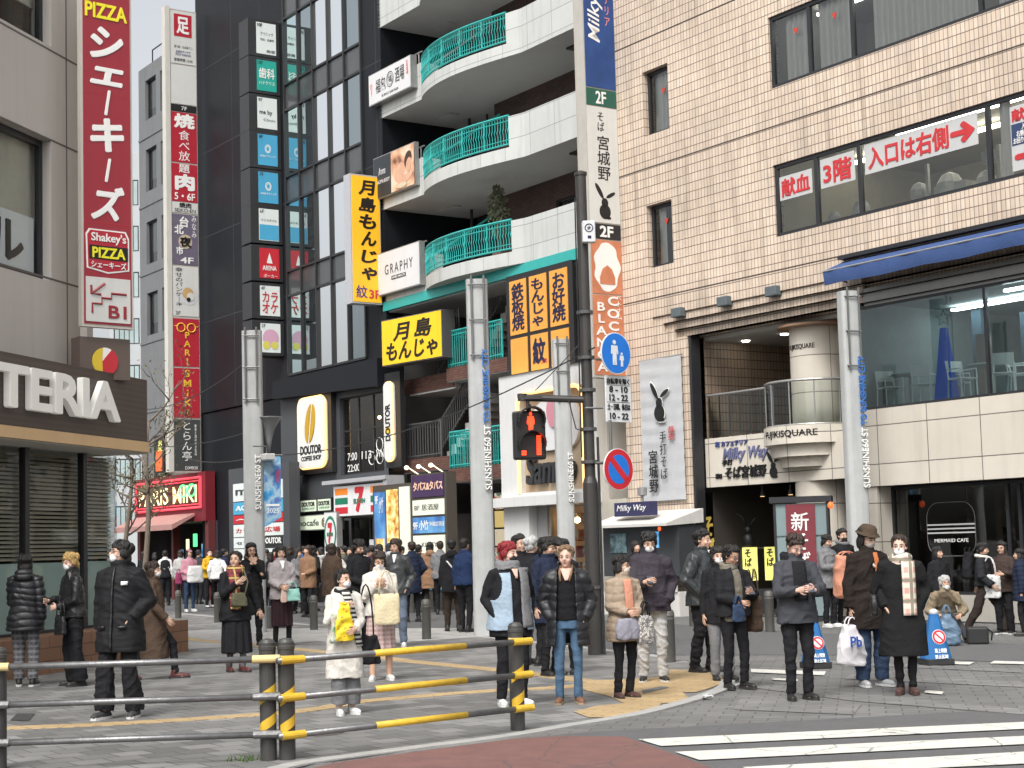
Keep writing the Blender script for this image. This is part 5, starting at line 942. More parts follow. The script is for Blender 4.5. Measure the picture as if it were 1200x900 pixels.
o = thing('flame_sign', 'small dark restaurant sign with an orange flame picture over the neon shop', 'sign', Gf.sub(GX(182, 540, -.3)[0], -.35, GX(190, 561, -.3)[1])); box('case', BLKP, o, 0, 1.0, 0, .2, 0, 1.7); MB().prism([(.2, .3), (.8, .3), (.85, .9), (.6, 1.3), (.5, .95), (.35, 1.25), (.15, .8)], -.01, -.001).build('flame', mat('flame_orange', (.75, .12, .03), .5, .1, emit=.4), o); text(o, '炎', (.45, .9, 1.05, 1.5), YELG, y=-.02)
# the tall sign column
MAUV = mat('panel_mauve', (.14, .12, .17), .5, .2, 3); CHAR = mat('panel_charcoal', (.055, .06, .058), .5, .12); REDW = mat('panel_cherry', (.37, .02, .035), .45, .06, 2, emit=.06)
def disc(cx, cz, r, m, y=-.008):
    def f(p, w, z0, z1): MB().prism([(w * cx + r * math.cos(t), z0 + (z1 - z0) * cz + r * math.sin(t)) for t in np.linspace(0, 6.283, 29)[:-1]], y, y + .004).build('picture', m, p)
    return f
def sq(p, w, z0, z1): k = box('red_square', REDW, p, w * .14, w * .84, -.006, -.001, z1 - .98, z1 - .12); text(k, '足', (w * .24, w * .74, z1 - .88, z1 - .22), WHITEL, y=-.01, bold=.03)
def specs(p, w, z0, z1):
    b = MB()
    for cx in (.3, .7): b.tube([(w * cx + .16 * math.cos(R(a)), -.008, z1 - .35 + .16 * math.sin(R(a))) for a in range(0, 361, 20)], .025, 5)
    b.tube([(w * .05, -.008, z1 - .3), (w * .17, -.008, z1 - .3)], .02, 5).tube([(w * .95, -.008, z1 - .3), (w * .83, -.008, z1 - .3)], .02, 5).build('glasses_mark', mat('letter_amber', (.75, .45, .05), .5, 0), p)
AMBL = mat('letter_amber', (.75, .45, .05), .5, 0); Z = (0, 0, 0, 0)
cf, oo, cwid = column('sign_column', 'tall cream edged sign column of red, white and mauve tenant panels beside the grey office', 202, 232, 280, T, -.3, [
    (14, 76, WPAN, [(sq, Z, 0, 0), ('足つぼ・もみほぐし', (.14, .86, .3, .35), GREYL, {}), ('全身ボディケア\nFOOT MASSAGE', (.2, .8, .16, .26), NAVYL, {}), ('営業時間 10:00', (.14, .86, .05, .11), GREYL, {})]), (77, 123, WPAN, []), (123, 132, BLKP, [('7F', (.4, .62, .25, .75), WHITEL, {})]),
    (132, 191, REDW, [('焼', (.1, .92, .68, .97), WHITEL, dict(bold=.04)), ('食べ放', (.28, .72, .04, .64), WHITEL, dict(vert=True))]), (192, 237, REDW, [('題', (.28, .7, .76, .98), WHITEL, dict(bold=.01)), ('肉', (.12, .9, .3, .73), WHITEL, dict(bold=.05)), ('5・6F', (.1, .9, .05, .24), WHITEL, dict(bold=.02))]), (237, 250, WPAN, [('焼肉', (.28, .75, .48, .95), BLACKL, dict(bold=.02)), ('SEIKO-EN', (.1, .92, .1, .4), BLACKL, {})]),
    (251, 311, MAUV, [(disc(.5, .46, .27, mat('disc_buff', (.5, .42, .3), .5, .05)), Z, 0, 0), ('台', (.28, .64, .74, .95), WHITEL, dict(bold=.03)), ('北', (.08, .44, .6, .78), WHITEL, dict(bold=.03)), ('夜', (.28, .72, .36, .56), BLACKL, dict(bold=.03, y=-.02)), ('市', (.14, .42, .2, .36), WHITEL, dict(bold=.03)), ('4F', (.3, .82, .04, .16), WHITEL, dict(bold=.02)), ('みなみ', (.76, .94, .55, .98), WHITEL, dict(vert=True))]),
    (312, 371, WPAN, [(disc(.62, .42, .36, mat('plate_white', (.55, .56, .58), .4, .03), -.006), Z, 0, 0), (disc(.58, .46, .22, mat('pancake', (.5, .33, .14), .5, .2, 6), -.012), Z, 0, 0), (disc(.68, .4, .15, mat('cream_white', (.6, .58, .52), .5, .1), -.018), Z, 0, 0), (disc(.6, .34, .08, BLACKL, -.024), Z, 0, 0), ('幸せのパンケーキ'.replace('ー', '｜'), (.1, .38, .2, .97), GREYL, dict(vert=True)), ('3F', (.1, .28, .03, .1), GREYL, {})]),
    (373, 430, REDW, [(specs, Z, 0, 0), ('PARI', (.4, .66, .05, .72), AMBL, dict(vert=True, bold=.02))]), (431, 490, REDW, [('SMIKI', (.38, .68, .04, .96), AMBL, dict(vert=True, bold=.02))]), (491, 552, CHAR, [('とらん亭', (.3, .66, .2, .95), WHITEL, dict(vert=True)), ('和食と酒の小さな店', (.78, .86, .3, .9), GREYL if 0 else WHITEL, dict(vert=True)), ('COMBOX', (.4, .9, .03, .09), WHITEL, {})])], FRM)
box('edge', mat('edge_cream', (.55, .53, .48), .5, .06, 3, streak=.2), cf, -.22, -.03, -.02, .3, oo.hit(216, 553)[1], oo.hit(216, 10)[1])
# far buildings closing the street
def far_building(name, label, px0, px1, dist, ztop, m, fm_, floors, ang=A, nb=5):
    p0, p1 = grd(px0, 655), grd(px1, 655); d0 = ray(px0, 600); d1 = ray(px1, 600); a = CAM + d0 * dist; c = CAM + d1 * dist; fr = Fr((a.x, a.y, 0), math.atan2(c.y - a.y, c.x - a.x)); w = (c - a).xy.length
    o = thing(name, label, 'building', fr); MB().box(0, w, 0, 12, 0, ztop).build('wall', m, o)
    for k in range(floors):
        z = 3.5 + k * (ztop - 4) / floors; f = box('window', DARKF, o, .3, w - .3, -.02, .1, z, z + (ztop - 4) / floors * .55); b = MB()
        for j in range(nb): b.add([(.35 + (w - .7) * j / nb + .05, -.03, z + .05), (.35 + (w - .7) * (j + 1) / nb - .02, -.03, z + .05), (.35 + (w - .7) * (j + 1) / nb - .02, -.03, z + (ztop - 4) / floors * .52), (.35 + (w - .7) * j / nb + .05, -.03, z + (ztop - 4) / floors * .52)], [(0, 1, 2, 3)])
        b.build('pane', fm_, f)
    return o
FARG = mat('far_glass', (.30, .38, .38), .2, .3, .4, spec=.8); FARW = mat('far_wall', (.40, .42, .43), .7, .1, .3)
far_building('glass_tower', 'pale glass tower far down the street gap', 130, 170, 120, 32, FARW, FARG, 8)
far_building('street_block', 'mid rise block closing the far end of the street', 60, 185, 150, 15, mat('far_block', (.25, .26, .27), .7, .2, .3), FARG, 4)
# ================================================================ burger shop building on the left
PL = grd(221, 764); LA = R(76)
Lf = Fr((PL.x, PL.y, 0), LA)      # local x runs away from the camera along its facade, y into the building
GP = mat('grey_panel', (.50, .47, .435), .5, .05, .8, streak=.12); GP2 = mat('grey_panel_light', (.58, .55, .515), .5, .05, .8, streak=.1)
lb_ = thing('burger_shop_building', 'grey panelled building with a burger shop at street level behind a curved dark fascia', 'building', Lf)
def LX(px, py, y): return Lf.hit(px, py, y)
yg = .55                                     # shop glass behind the planter face
xg = LX(136, 560, yg)[0]; xu = LX(100, 300, yg)[0]
zz = lambda px, py: LX(px, py, yg)[1]
# upper wall with window
xw1 = LX(60, 250, yg)[0]; zw0, zw1 = LX(60, 330, yg)[1], LX(60, 165, yg)[1]
hs = [(-14, xw1, zw0, zw1), (-14, LX(60, 20, yg)[0], LX(60, 55, yg)[1], 11.3)]
wallmb(MB(), -16, xu, 4.2, 11.6, hs, y=yg, rev=.35, shell=12).build('wall', GP, lb_)
jb = MB()
for px in (77.5,): x = LX(px, 200, yg)[0]; jb.box(x, x + .03, yg - .004, yg + .01, 4.4, 11.6)
for zq in (LX(77, 70, yg)[1], LX(77, 173, yg)[1], LX(77, 333, yg)[1]): jb.box(-16, xu, yg - .004, yg + .01, zq, zq + .03)
jb.build('joint', mat('joint_grey', (.12, .11, .10), .7, 0), lb_)
b = MB().box(LX(93, 200, yg)[0], xu + .02, yg - .12, yg + .3, 4.3, 11.6); b.build('corner_pier', GP2, lb_)
for h in hs:
    f = frame_mb(h[0], h[1], h[2], h[3], yg + .15, (h[1] - 1.9, h[1] - 4, h[1] - 6), .1).build('window', DARKF, lb_); pane(f, h[0], h[1], h[2], h[3], yg + .2, glass_mat('shop_glass', clear=.96, refl=.32)); room(f, h[0], h[1], h[2], h[3], yg + .5, yg + 3, GREYI)
    MB().box(h[0], h[1], yg + .32, yg + .36, h[2] + (h[3] - h[2]) * .42, h[3]).build('blind', mat('blind_warm', (.60, .56, .46), .8, .1, 3), f)
h = hs[0]; p = box('window_banner', mat('banner_white', (.85, .86, .86), .6, .04), lb_, h[1] - 3.8, h[1] - .15, yg + .22, yg + .24, h[2] + .1, h[2] + (h[3] - h[2]) * .44); text(p, 'ボウル', (h[1] - 3.6, h[1] - .45, h[2] + .2, h[2] + (h[3] - h[2]) * .4), BLACKL, y=yg + .215, bold=.03)
# shop glass, curved round the corner
zs = zz(136, 533)
rc = 1.1; pts = [(-14, yg), (xg - .25, yg)] + [(xg - .25 + rc * math.sin(R(a)), yg + rc - rc * math.cos(R(a))) for a in (15, 30, 45, 60, 75, 90)] + [(xg - .25 + rc, yg + 5)]
gb_ = MB(); 
for i in range(len(pts) - 1): gb_.add([(*pts[i], .5), (*pts[i + 1], .5), (*pts[i + 1], zs), (*pts[i], zs)], [(0, 1, 2, 3)])
sw = MB()
for x, y in (pts[-2], (LX(97, 600, yg)[0], yg), (-4.4, yg), (-7, yg)): sw.box(x - .06, x + .06, y - .05, y + .06, .4, zs)
sw.box(-14, xg, yg - .03, yg + .08, .45, .6).build('shop_window', DARKF, lb_); sw = [q for q in lb_.children if q.name.startswith('shop_window')][0]
gb_.build('pane', glass_mat('shop_glass', clear=.96, refl=.32), sw)
fl = MB()
for i in range(len(pts) - 1):
    a, c = pts[i], pts[i + 1]; fl.add([(a[0] * 1 - .0, a[1] + .03, .5), (c[0], c[1] + .03, .5), (c[0], c[1] + .03, 1.62), (a[0], a[1] + .03, 1.62)], [(0, 1, 2, 3)])
fl.build('frosted_film', mat('frost_green', (.42, .53, .49), .35, .12, 1.5), sw)
bl = MB(); nb_ = 26
for k in range(nb_):
    z = 1.66 + (zs - 1.72) * k / nb_
    for i in range(len(pts) - 1):
        a, c = pts[i], pts[i + 1]; bl.add([(a[0], a[1] + .12, z), (c[0], c[1] + .12, z), (c[0], c[1] + .17, z + .045), (a[0], a[1] + .17, z + .045)], [(0, 1, 2, 3)])
bl.build('blind', mat('blind_wood', (.50, .44, .34), .6, .1, 3), sw); room(sw, -14, xg + .8, 0, zs, yg + .6, yg + 6, mat('burger_interior', (.12, .11, .09), .8, .4, .7))
# fascia
xf_ = LX(180, 490, -.2)[0]; zf0, zf1, zf2 = LX(180, 531, -.2)[1], LX(180, 519, -.2)[1], LX(180, 447, -.2)[1]; yf = -.2
WOODF = pattern_mat('fascia_wood', 'stripe', [(.075, .055, .046), (.062, .045, .038)], 3.5, .5, 'Z')
def fasc(z0, z1, o_=0.0): 
    r2 = .25; return [(-14, yf - o_), (xf_ - r2, yf - o_), (xf_ - r2 * .3, yf - o_ + r2 * .3), (xf_, yf - o_ + r2), (xf_ + .6, 4.5), (-14, 4.5)]
MB().prism(fasc(0, 0), zf1, zf2, plane='xy').build('fascia', WOODF, lb_); MB().prism(fasc(0, 0, .03), zf0, zf1 - .003, plane='xy').build('fascia_band', mat('band_cream', (.66, .45, .24), .5, .05, 2, streak=.1), lb_)
box('canopy_soffit', SOFFIT, lb_, -14, xf_ - .1, yf + .02, 4.4, zf0 - .02, zf0 - .004)
xt = LX(134, 470, yf)[0]; lw_ = xt - LX(0, 455, yf)[0]
text(lb_, 'LOTTERIA', (xt - lw_ * 1.82, xt, LX(134, 496, yf)[1], LX(134, 450, yf)[1]), mat('letter_cream', (.74, .73, .68), .4, .02, emit=.1), y=yf - .06, bold=.03, depth=.05)
xs_ = LX(42, 560, yg)[0]
# planter of brown tiles
pb = MB().box(-14, 0, 0, .5, 0, .56); pl_ = pb.build('planter_wall', brick_mat('brown_planter', (.24, .13, .08), (.19, .10, .06), (.10, .06, .04), .62, .19, ms=.01, var=.15, vscale=1.5, rough=.55), lb_, bevel=.01)
MB().box(-14, .35, .5, 1.6, 0, .5).build('planter_wall', MATS['brown_planter'], lb_)
# pizza sign: tall red banner sign
SHR = mat('pizza_red', (.29, .018, .03), .4, .06, 1.5, coat=.3); YLL = mat('letter_lemon', (.80, .72, .03), .4, 0)
PA = R(41); pc = grd(100, 780); dist = 25.0
a = CAM + ray(99, 380) * (dist / ray(99, 380).y); Pf0 = Fr((a.x, a.y, 0), PA); wS = Pf0.hit(154.5, 380)[0]; zt_, z_b = Pf0.hit(128, -25)[1], Pf0.hit(128, 382)[1]
o = thing('pizza_sign', 'tall red pizza restaurant sign with white brush katakana and a stairs panel', 'sign', Fr((a.x, a.y, z_b), PA)); H = zt_ - z_b
def PZ(py): return Pf0.hit(128, py)[1] - z_b
box('case', mat('case_cream', (.5, .47, .42), .5, .06, 2, streak=.2), o, -.04, wS + .04, .012, .12, -.03, H); p = box('sign_face', SHR, o, 0, wS, 0, .04, .02, H - .02)
text(p, 'PIZZA', (wS * .04, wS * .94, PZ(24), PZ(6)), YLL, bold=.03)
for k, (ch, t0, t1) in enumerate((('シ', 33, 71), ('ェ', 80, 101), ('｜', 106, 136), ('キ', 139, 179), ('｜', 186, 214), ('ズ', 218, 259))): text(p, ch, (wS * (.14 if ch != '｜' else .44), wS * (.86 if ch != '｜' else .58), PZ(t1), PZ(t0)), WHITEL, bold=.04, shear=.15)
box('face_joint', REDP, p, 0, wS, -.002, -.0005, PZ(112.5), PZ(112)); box('face_joint', REDP, p, 0, wS, -.002, -.0005, PZ(263), PZ(262))
lgp = MB(); q = [(wS * .05, PZ(316)), (wS * .5, PZ(321)), (wS * .95, PZ(316)), (wS * .95, PZ(278)), (wS * .88, PZ(270)), (wS * .1, PZ(270)), (wS * .03, PZ(276))]; lgo = lgp.prism(q, -.006, -.001).build('logo_plate', WHITEL, p); q2 = [(wS * .5 + (x - wS * .5) * .93, PZ(294) + (z - PZ(294)) * .93) for x, z in q]; MB().prism(q2, -.010, -.006).build('logo_red', REDW, lgo); box('logo_band', BLACKL, lgo, wS * .1, wS * .92, -.015, -.010, PZ(305), PZ(289)); text(lgo, "Shakey's", (wS * .14, wS * .88, PZ(287), PZ(274)), WHITEL, y=-.014, bold=.02); text(lgo, 'PIZZA', (wS * .16, wS * .86, PZ(303.5), PZ(291)), YLL, y=-.019, bold=.03); text(lgo, 'シェーキーズ', (wS * .14, wS * .88, PZ(315), PZ(307)), WHITEL, y=-.014, bold=.02)
bp_ = box('stairs_panel', WPAN, p, wS * .03, wS * .97, -.008, -.001, PZ(378), PZ(326)); text(bp_, 'B1', (wS * .5, wS * .88, PZ(373), PZ(358)), SHR, y=-.012, bold=.02)
MB().tube([(wS * .16, -.012, PZ(368)), (wS * .16, -.012, PZ(357)), (wS * .36, -.012, PZ(357)), (wS * .36, -.012, PZ(350)), (wS * .56, -.012, PZ(350)), (wS * .56, -.012, PZ(344)), (wS * .88, -.012, PZ(344))], .018, 4).tube([(wS * .42, -.012, PZ(333)), (wS * .14, -.012, PZ(346)), (wS * .34, -.012, PZ(346))], .02, 4).tube([(wS * .14, -.012, PZ(346)), (wS * .14, -.012, PZ(336))], .02, 4).build('stairs_mark', SHR, bp_)
zq = Pf0.hit(128, 395)[1]; a2 = Pf0.sub(-.02, .02, zf2 - .1); o = thing('round_logo_board', 'dark brown board with a red and yellow disc just above the burger fascia', 'sign', a2); hb = zq - zf2 + .1; box('board', mat('board_brown', (.12, .09, .075), .5, .08, 1.5), o, 0, wS + .05, .1, .4, 0, hb)
cxx, czz, rr = wS * .52, .1 + .18, .22
for m, a0, a1, y in ((mat('disc_red', (.50, .03, .04), .45, 0), -100, 60, .08), (mat('disc_yellow', (.65, .48, .04), .45, 0), 100, 260, .085), (WHITEL, 60, 100, .09)): MB().prism([(cxx + rr * math.cos(R(q)), czz + rr * math.sin(R(q))) for q in np.linspace(a0, a1, 16)] + [(cxx - .05, czz)], y, y + .02).build('disc', m, o)
# ================================================================ thin street trees by the burger shop
BARK = mat('bark', (.16, .13, .10), .85, .25, 12, .6, 40); LEAFM = mat('dry_leaf', (.13, .125, .055), .7, .35, 3)
def street_tree(px, py, H, lean, label, seed, leaves=480):
    g = grd(px, py); fr = Fr((g.x, g.y, 0), 0); o = thing('street_tree', label, 'tree', fr, 'thin street trees beside the burger shop'); rnd = random.Random(seed)
    b = MB(); tips = []
    P = [Vector((lean * (z / H) ** 2 + .05 * math.sin(z * 1.7 + seed), .04 * math.sin(z * 1.3), z)) for z in np.linspace(0, H * .72, 9)]; b.tube(P, [.095 - .05 * i / 8 for i in range(9)], 8)
    def br(p, d, L, r, k):
        pts = [p]; q = p.copy(); dd = d.normalized()
        for i in range(5): dd = (dd + Vector((rnd.uniform(-.28, .28), rnd.uniform(-.28, .28), rnd.uniform(-.1, .25)))).normalized(); q = q + dd * L / 5; pts.append(q.copy())
        b.tube(pts, [max(.004, r * (1 - i / 6)) for i in range(6)], 5); tips.extend(pts[2:])
        if k: 
            for i in range(3): s_ = pts[rnd.randint(2, 5)]; br(s_, dd + Vector((rnd.uniform(-.9, .9), rnd.uniform(-.9, .9), rnd.uniform(-.3, .6))), L * .62, r * .55, k - 1)
    for i in range(9): s_ = P[min(8, 4 + i % 5)]; a = rnd.uniform(0, 6.28); br(s_, Vector((math.cos(a), math.sin(a), rnd.uniform(.2, 1.1))), rnd.uniform(.9, 1.6), .042, 2)
    b.build('trunk', BARK, o, smooth=True); lf_ = MB()
    for i in range(leaves):
        p = rnd.choice(tips) + Vector([rnd.gauss(0, .1) for _ in range(3)]); u = Vector([rnd.gauss(0, 1) for _ in range(3)]).normalized(); v = u.orthogonal().normalized(); s = rnd.uniform(.035, .07); lf_.add([p - u * s, p + v * s * .45, p + u * s, p - v * s * .45], [(0, 1, 2, 3)])
    lf_.build('crown', LEAFM, o)
street_tree(172, 722, 7.6, .2, 'thin bare street tree right in front of the neon shop sign', 3); street_tree(147, 718, 6.4, .5, 'thin street tree half hidden by the corner of the burger shop', 8)
street_tree(278, 700, 3.2, .1, 'small dark leafed tree against the black wall by the directory board', 5, 500)
# ================================================================ metal gate posts of the street
ALU = mat('post_metal', (.41, .42, .415), .5, .14, 2.5, .12, 30, metal=.0, streak=.28); LATT = mat('post_lattice', (.16, .165, .16), .4, .1, metal=.4); LBLUE = mat('letter_post_blue', (.03, .16, .50), .4, 0)
def gate_post(px, py, label, top_py, dist=None, city=True, turn=0.0, w=.42):
    if dist is None: g = grd(px, py)
    else: d = ray(px, 640); g = CAM + d * (dist / d.y)
    fr = Fr((g.x, g.y, 0), turn); o = thing('gate_post', label, 'post', fr, 'tall metal posts marking the shopping street'); h = fr.hit(px - 8, top_py)[1]
    n = 20; prof = []
    for k in range(n): a = 2 * math.pi * k / n; c, s = math.cos(a), math.sin(a); prof.append((w / 2 * math.copysign(abs(c) ** .55, c), .16 * math.copysign(abs(s) ** .55, s)))
    MB().rings([[(x * (1.04 if z < 1 else 1), y, z) for x, y in prof] for z in (0, 2.4, h)]).build('shaft', ALU, o, auto=50); box('seam', LATT, o, -w / 2 - .005, w / 2 + .005, -.166, .16, 2.38, 2.4) if 0 else None
    b = MB()
    for x in (-w * .27, w * .3): b.tube([(x, -.2, h - 1.55), (x, -.2, h + .06)], .022, 6)
    for q in (.12, .8, 1.48): b.tube([(-w * .42, -.2, h - q), (w * .42, -.2, h - q)], .017, 6).tube([(-w * .3, -.2, h - q), (-w * .3, -.12, h - q)], .02, 5).tube([(w * .3, -.2, h - q), (w * .3, -.12, h - q)], .02, 5)
    b.build('lattice', LATT, o); 
    text(o, 'SUNSHINE60 ST', (w * .14, w * .44, h * .405, h * .585), WHITEL, y=-.2, rot=90, bold=.008, depth=.02, name='post_lettering')
    if city: text(o, 'TO SUNSHINE CITY', (w * .14, w * .44, h * .592, h * .80), LBLUE, y=-.2, rot=90, bold=.008, depth=.02, name='post_lettering')
    return o, fr, h
gate_post(569, 745, 'tall metal post with blue and white lettering in front of the balcony building', 328, turn=R(4))
oA, fA, hA = gate_post(300, 742, 'tall metal post with white lettering only, beside the hanging blue pennant', 388, city=False)
gate_post(1007, 742, 'tall metal post with lettering before the upstairs cafe window', 342, dist=31.5, turn=R(14))
gate_post(664, 700, 'tall metal post with white lettering crossing the white gift shop front', 398, dist=39.5, city=False, turn=R(8))
o = thing('pennant', 'blue and red festival pennant hung from an arm of the metal post', 'banner', fA.sub(.22, -.05, fA.hit(322, 618)[1], R(12))); hp = fA.hit(322, 535)[1] - o.location.z
BL1 = pattern_mat('pennant_print', 'blotch', [(.02, .10, .35), (.04, .28, .55), (.35, .5, .6), (.02, .16, .45), (.55, .06, .1)], 2.2)
v = [(0, 0, hp), (.36, 0, hp), (.36, 0, .22), (0, 0, 0)]; MB().prism([(p[0], p[2]) for p in v], -.004, .004).build('cloth', BL1, o); box('white_line', WHITEL, o, .03, .32, -.01, -.005, hp * .3, hp * .33); text(o, '2025', (.05, .31, hp * .2, hp * .27), WHITEL, y=-.008); MB().tube([(-.3, 0, hp + .03), (.4, 0, hp + .03)], .015, 6).build('arm', LATT, o)
b = MB().lathe([(.02, 0), (.06, .25), (.12, .5), (.26, .72), (.3, .75), (.28, .76), (.02, .6)], n=16); o = b.build('horn_lamp', mat('horn_grey', (.2, .21, .21), .45, .1, 3), fr=fA.sub(.32, .1, fA.hit(318, 530)[1]), smooth=True, label='grey flared horn lamp behind the metal post with the pennant', cat='lamp')
o = thing('street_camera', 'small boxy security camera hung beside the pennant post', 'camera', fA.sub(.3, -.15, fA.hit(316, 540)[1], R(30))); MB().box(-.12, .12, -.2, .2, 0, .14).build('housing', mat('camera_white', (.5, .5, .48), .4, .05), o, bevel=.02); MB().tube([(0, 0, .14), (0, 0, .3), (-.3, 0, .3)], .015, 6).build('bracket', LATT, o)
# ================================================================ signal pole with its signs
POLE = mat('pole_brown', (.050, .047, .044), .4, .15, 4, metal=.2, streak=.2); SG = grd(698, 768); Sf = Fr((SG.x, SG.y, 0), R(4)); YS = lambda px, py, y=0: Sf.hit(px, py, y)
so_ = thing('signal_pole', 'dark brown signal pole with strapped cables and an arm over the street', 'pole', Sf); hp = YS(690, 202)[1]
MB().lathe([(.115, 0), (.115, 2.6), (.10, 2.65), (.085, 2.7), (.085, hp - .05), (.1, hp - .05), (.1, hp), (.02, hp + .03)], n=18).build('shaft', POLE, so_, auto=40)
for z in (1.0, 2.9, 3.4, 4.0, 4.5, 5.2): MB().lathe([(.1, z), (.13, z), (.13, z + .05), (.1, z + .05)], n=14).build('clamp', mat('clamp_steel', (.10, .10, .10), .4, .1, metal=.4), so_)
MB().tube([(.13, -.05, 0), (.13, -.05, 3.3)], .02, 6).tube([(-.12, -.03, 3), (-.11, 0, 5), (-.1, 0, hp - .4)], .012, 5).build('cable', BMET, so_)
xa, za = YS(612, 466); zr = YS(694, 468)[1]; MB().tube([(-.05, 0, zr), (xa, 0, za)], .055, 10).lathe([(.075, -.05), (.075, .06)], (xa, 0), 12, z0=za).box(xa - .05, xa + .3, -.07, .07, za - .03, za + .02).tube([(xa + .08, 0, za), (xa + .08, 0, za - .2)], .03, 8).tube([(-.05, 0, zr + .9), (xa + .2, 0, za + .1)], .008, 5).tube([(-.3, -.06, zr), (-.2, -.06, zr - .45), (-.05, -.05, zr - .5)], .01, 5).build('arm', POLE, so_)
xl_, zl_ = YS(603, 539); xr_, zt_ = YS(639, 481); w, h = xr_ - xl_, zt_ - zl_
o = thing('pedestrian_signal', 'black two lens pedestrian signal showing a red standing figure', 'traffic light', Sf.sub(xl_, 0, zl_, R(8))); HS = mat('signal_black', (.016, .016, .017), .4, .1)
MB().box(0, w, -.05, .13, 0, h).build('housing', HS, o, bevel=.03)
MB().tube([(w * .5, .0, h), (w * .5, .0, h + .1)], .035, 8).build('bracket', HS, o)
RL = mat('signal_red', (1, .045, .012), .5, 0, emit=1.9); RLD = mat('signal_dark', (.03, .022, .02), .3, .05)
for z, nm in ((h * .53, 'upper'), (h * .05, 'lower')):
    hh = h * .42; box('lens', RLD, o, w * .2, w * .85, -.054, -.05, z, z + hh)
    vb_ = MB(); vx, vz, vr = w * .53, z + hh * .62, w * .44; ou = [(vx + vr * math.cos(R(a)), vz + vr * math.sin(R(a))) for a in range(-25, 206, 15)]; iu = [(vx + vr * .9 * math.cos(R(a)), vz + vr * .9 * math.sin(R(a))) for a in range(-25, 206, 15)]
    for q in range(len(ou) - 1): vb_.prism([ou[q], ou[q + 1], iu[q + 1], iu[q]], -.05 - .17 * math.sin(math.pi * (q + 1) / len(ou)) ** .5, -.05)
    vb_.build('visor', HS, o)
b = MB(); cx, cz = w * .52, h * .53
def pb_(poly): b.prism([(cx + x * .36, cz + .02 + z * .36) for x, z in poly], -.066, -.058)
pb_([(.06 * math.cos(t), .78 + .085 * math.sin(t)) for t in np.linspace(0, 6.28, 15)[:-1]]); pb_([(-.13, .68), (.13, .68), (.17, .4), (.13, .32), (.1, .33), (.085, .04), (.02, .04), (0, .3), (-.02, .04), (-.085, .04), (-.1, .33), (-.13, .32), (-.17, .4)]); b.build('red_figure', RL, o)
b = MB()
for x in (w * .26, w * .74):
    for k in range(8 if x > w * .5 else 2): b.box(x - .025, x + .045, -.066, -.058, h * .09 + k * .038, h * .09 + k * .038 + .03)
b.build('countdown_bars', RL, o)
# control box and round signs
a, c = YS(681, 285)[0], YS(696, 285)[0]; z0, z1 = YS(688, 287)[1], YS(688, 262)[1]; o = thing('beacon_box', 'white transmitter box with a circled pedestrian mark on the dark pole', 'box', Sf.sub(a, -.12, z0)); MB().box(0, c - a, -.12, .02, 0, z1 - z0).build('housing', mat('box_white', (.60, .61, .62), .4, .04, 3, streak=.15), o, bevel=.015); w = c - a; MB().tube([(w * .5 + .06 * math.cos(R(t)), -.125, (z1 - z0) * .66 + .06 * math.sin(R(t))) for t in range(0, 361, 24)], .007, 4).build('ring_mark', NAVL, o); text(o, '歩', (w * .36, w * .64, (z1 - z0) * .58, (z1 - z0) * .74), NAVL, y=-.125); box('small_plate', NAVL, o, w * .38, w * .66, -.124, -.12, (z1 - z0) * .16, (z1 - z0) * .3)
SBL = mat('roadsign_blue', (.01, .17, .62), .35, .05, 3, coat=.2); SRD = mat('roadsign_red', (.55, .02, .03), .35, .05, 3); SWT = mat('roadsign_white', (.70, .71, .71), .35, .04, 3, streak=.08)
def circ(cx, cz, r, n=36): return [(cx + r * math.cos(t), cz + r * math.sin(t)) for t in np.linspace(0, 2 * math.pi, n + 1)[:-1]]
cx, cz = YS(722, 414, -.1); rs = (YS(737, 414, -.1)[0] - YS(707, 414, -.1)[0]) / 2 * 1.02; rz = (YS(722, 390, -.1)[1] - YS(722, 439, -.1)[1]) / 2
SGT = R(38)
o = thing('walkway_sign', 'round blue road sign with a white adult and child', 'road sign', Sf.sub(cx, -.1, cz, SGT)); RS = rz; MB().prism(circ(0, 0, RS), 0, .02).build('rim', SWT, o); MB().prism(circ(0, 0, RS * .955), -.004, -.0005).build('sign_face', SBL, o)
b = MB(); u = RS
def fig(cx, cz, s):
    b.prism(circ(cx, cz + s * .86, s * .11, 14), -.009, -.004); b.prism([(cx + x * s, cz + z * s) for x, z in ((-.2, .7), (.2, .7), (.25, .3), (.17, .28), (.13, .5), (.13, -.25), (.03, -.25), (0, .2), (-.03, -.25), (-.13, -.25), (-.13, .5), (-.17, .28), (-.25, .3))], -.009, -.004)
fig(-u * .12, -u * .32, u * .98); fig(u * .36, -u * .48, u * .55); b.build('figures', SWT, o); MB().tube([(-.05, .04, -.1), (-.32, .12, -.1)], .02, 6).build('bracket', LATT, o)
x0, z1 = YS(708.5, 440, -.1); z0 = YS(724, 494, -.1)[1]; wp = .56; hp_ = z1 - z0
o = thing('time_plate', 'white rectangular plate with hours below the round blue sign', 'road sign', Sf.sub(x0, -.14, z0, SGT)); MB().box(0, wp, 0, .015, 0, hp_).build('plate', SWT, o, bevel=.004)
for s, q0, q1 in (('自転車を除く', .82, .95), ('8 - 10', .64, .78), ('12 - 22', .46, .60), ('土・日曜、休日は', .26, .40), ('10 - 22', .06, .20)): text(o, s, (wp * .06 if len(s) > 5 and s[0] in '自土' else wp * .14, wp * .94 if s[0] in '自土' else wp * .86, hp_ * q0, hp_ * q1), BLACKL, bold=.02)
for q in (.8, .43): box('rule', BLACKL, o, wp * .05, wp * .95, -.004, -.001, hp_ * q - .004, hp_ * q + .002)
MB().tube([(-.02, .05, hp_ * .3), (-.25, .2, hp_ * .3)], .02, 6).build('bracket', LATT, o)
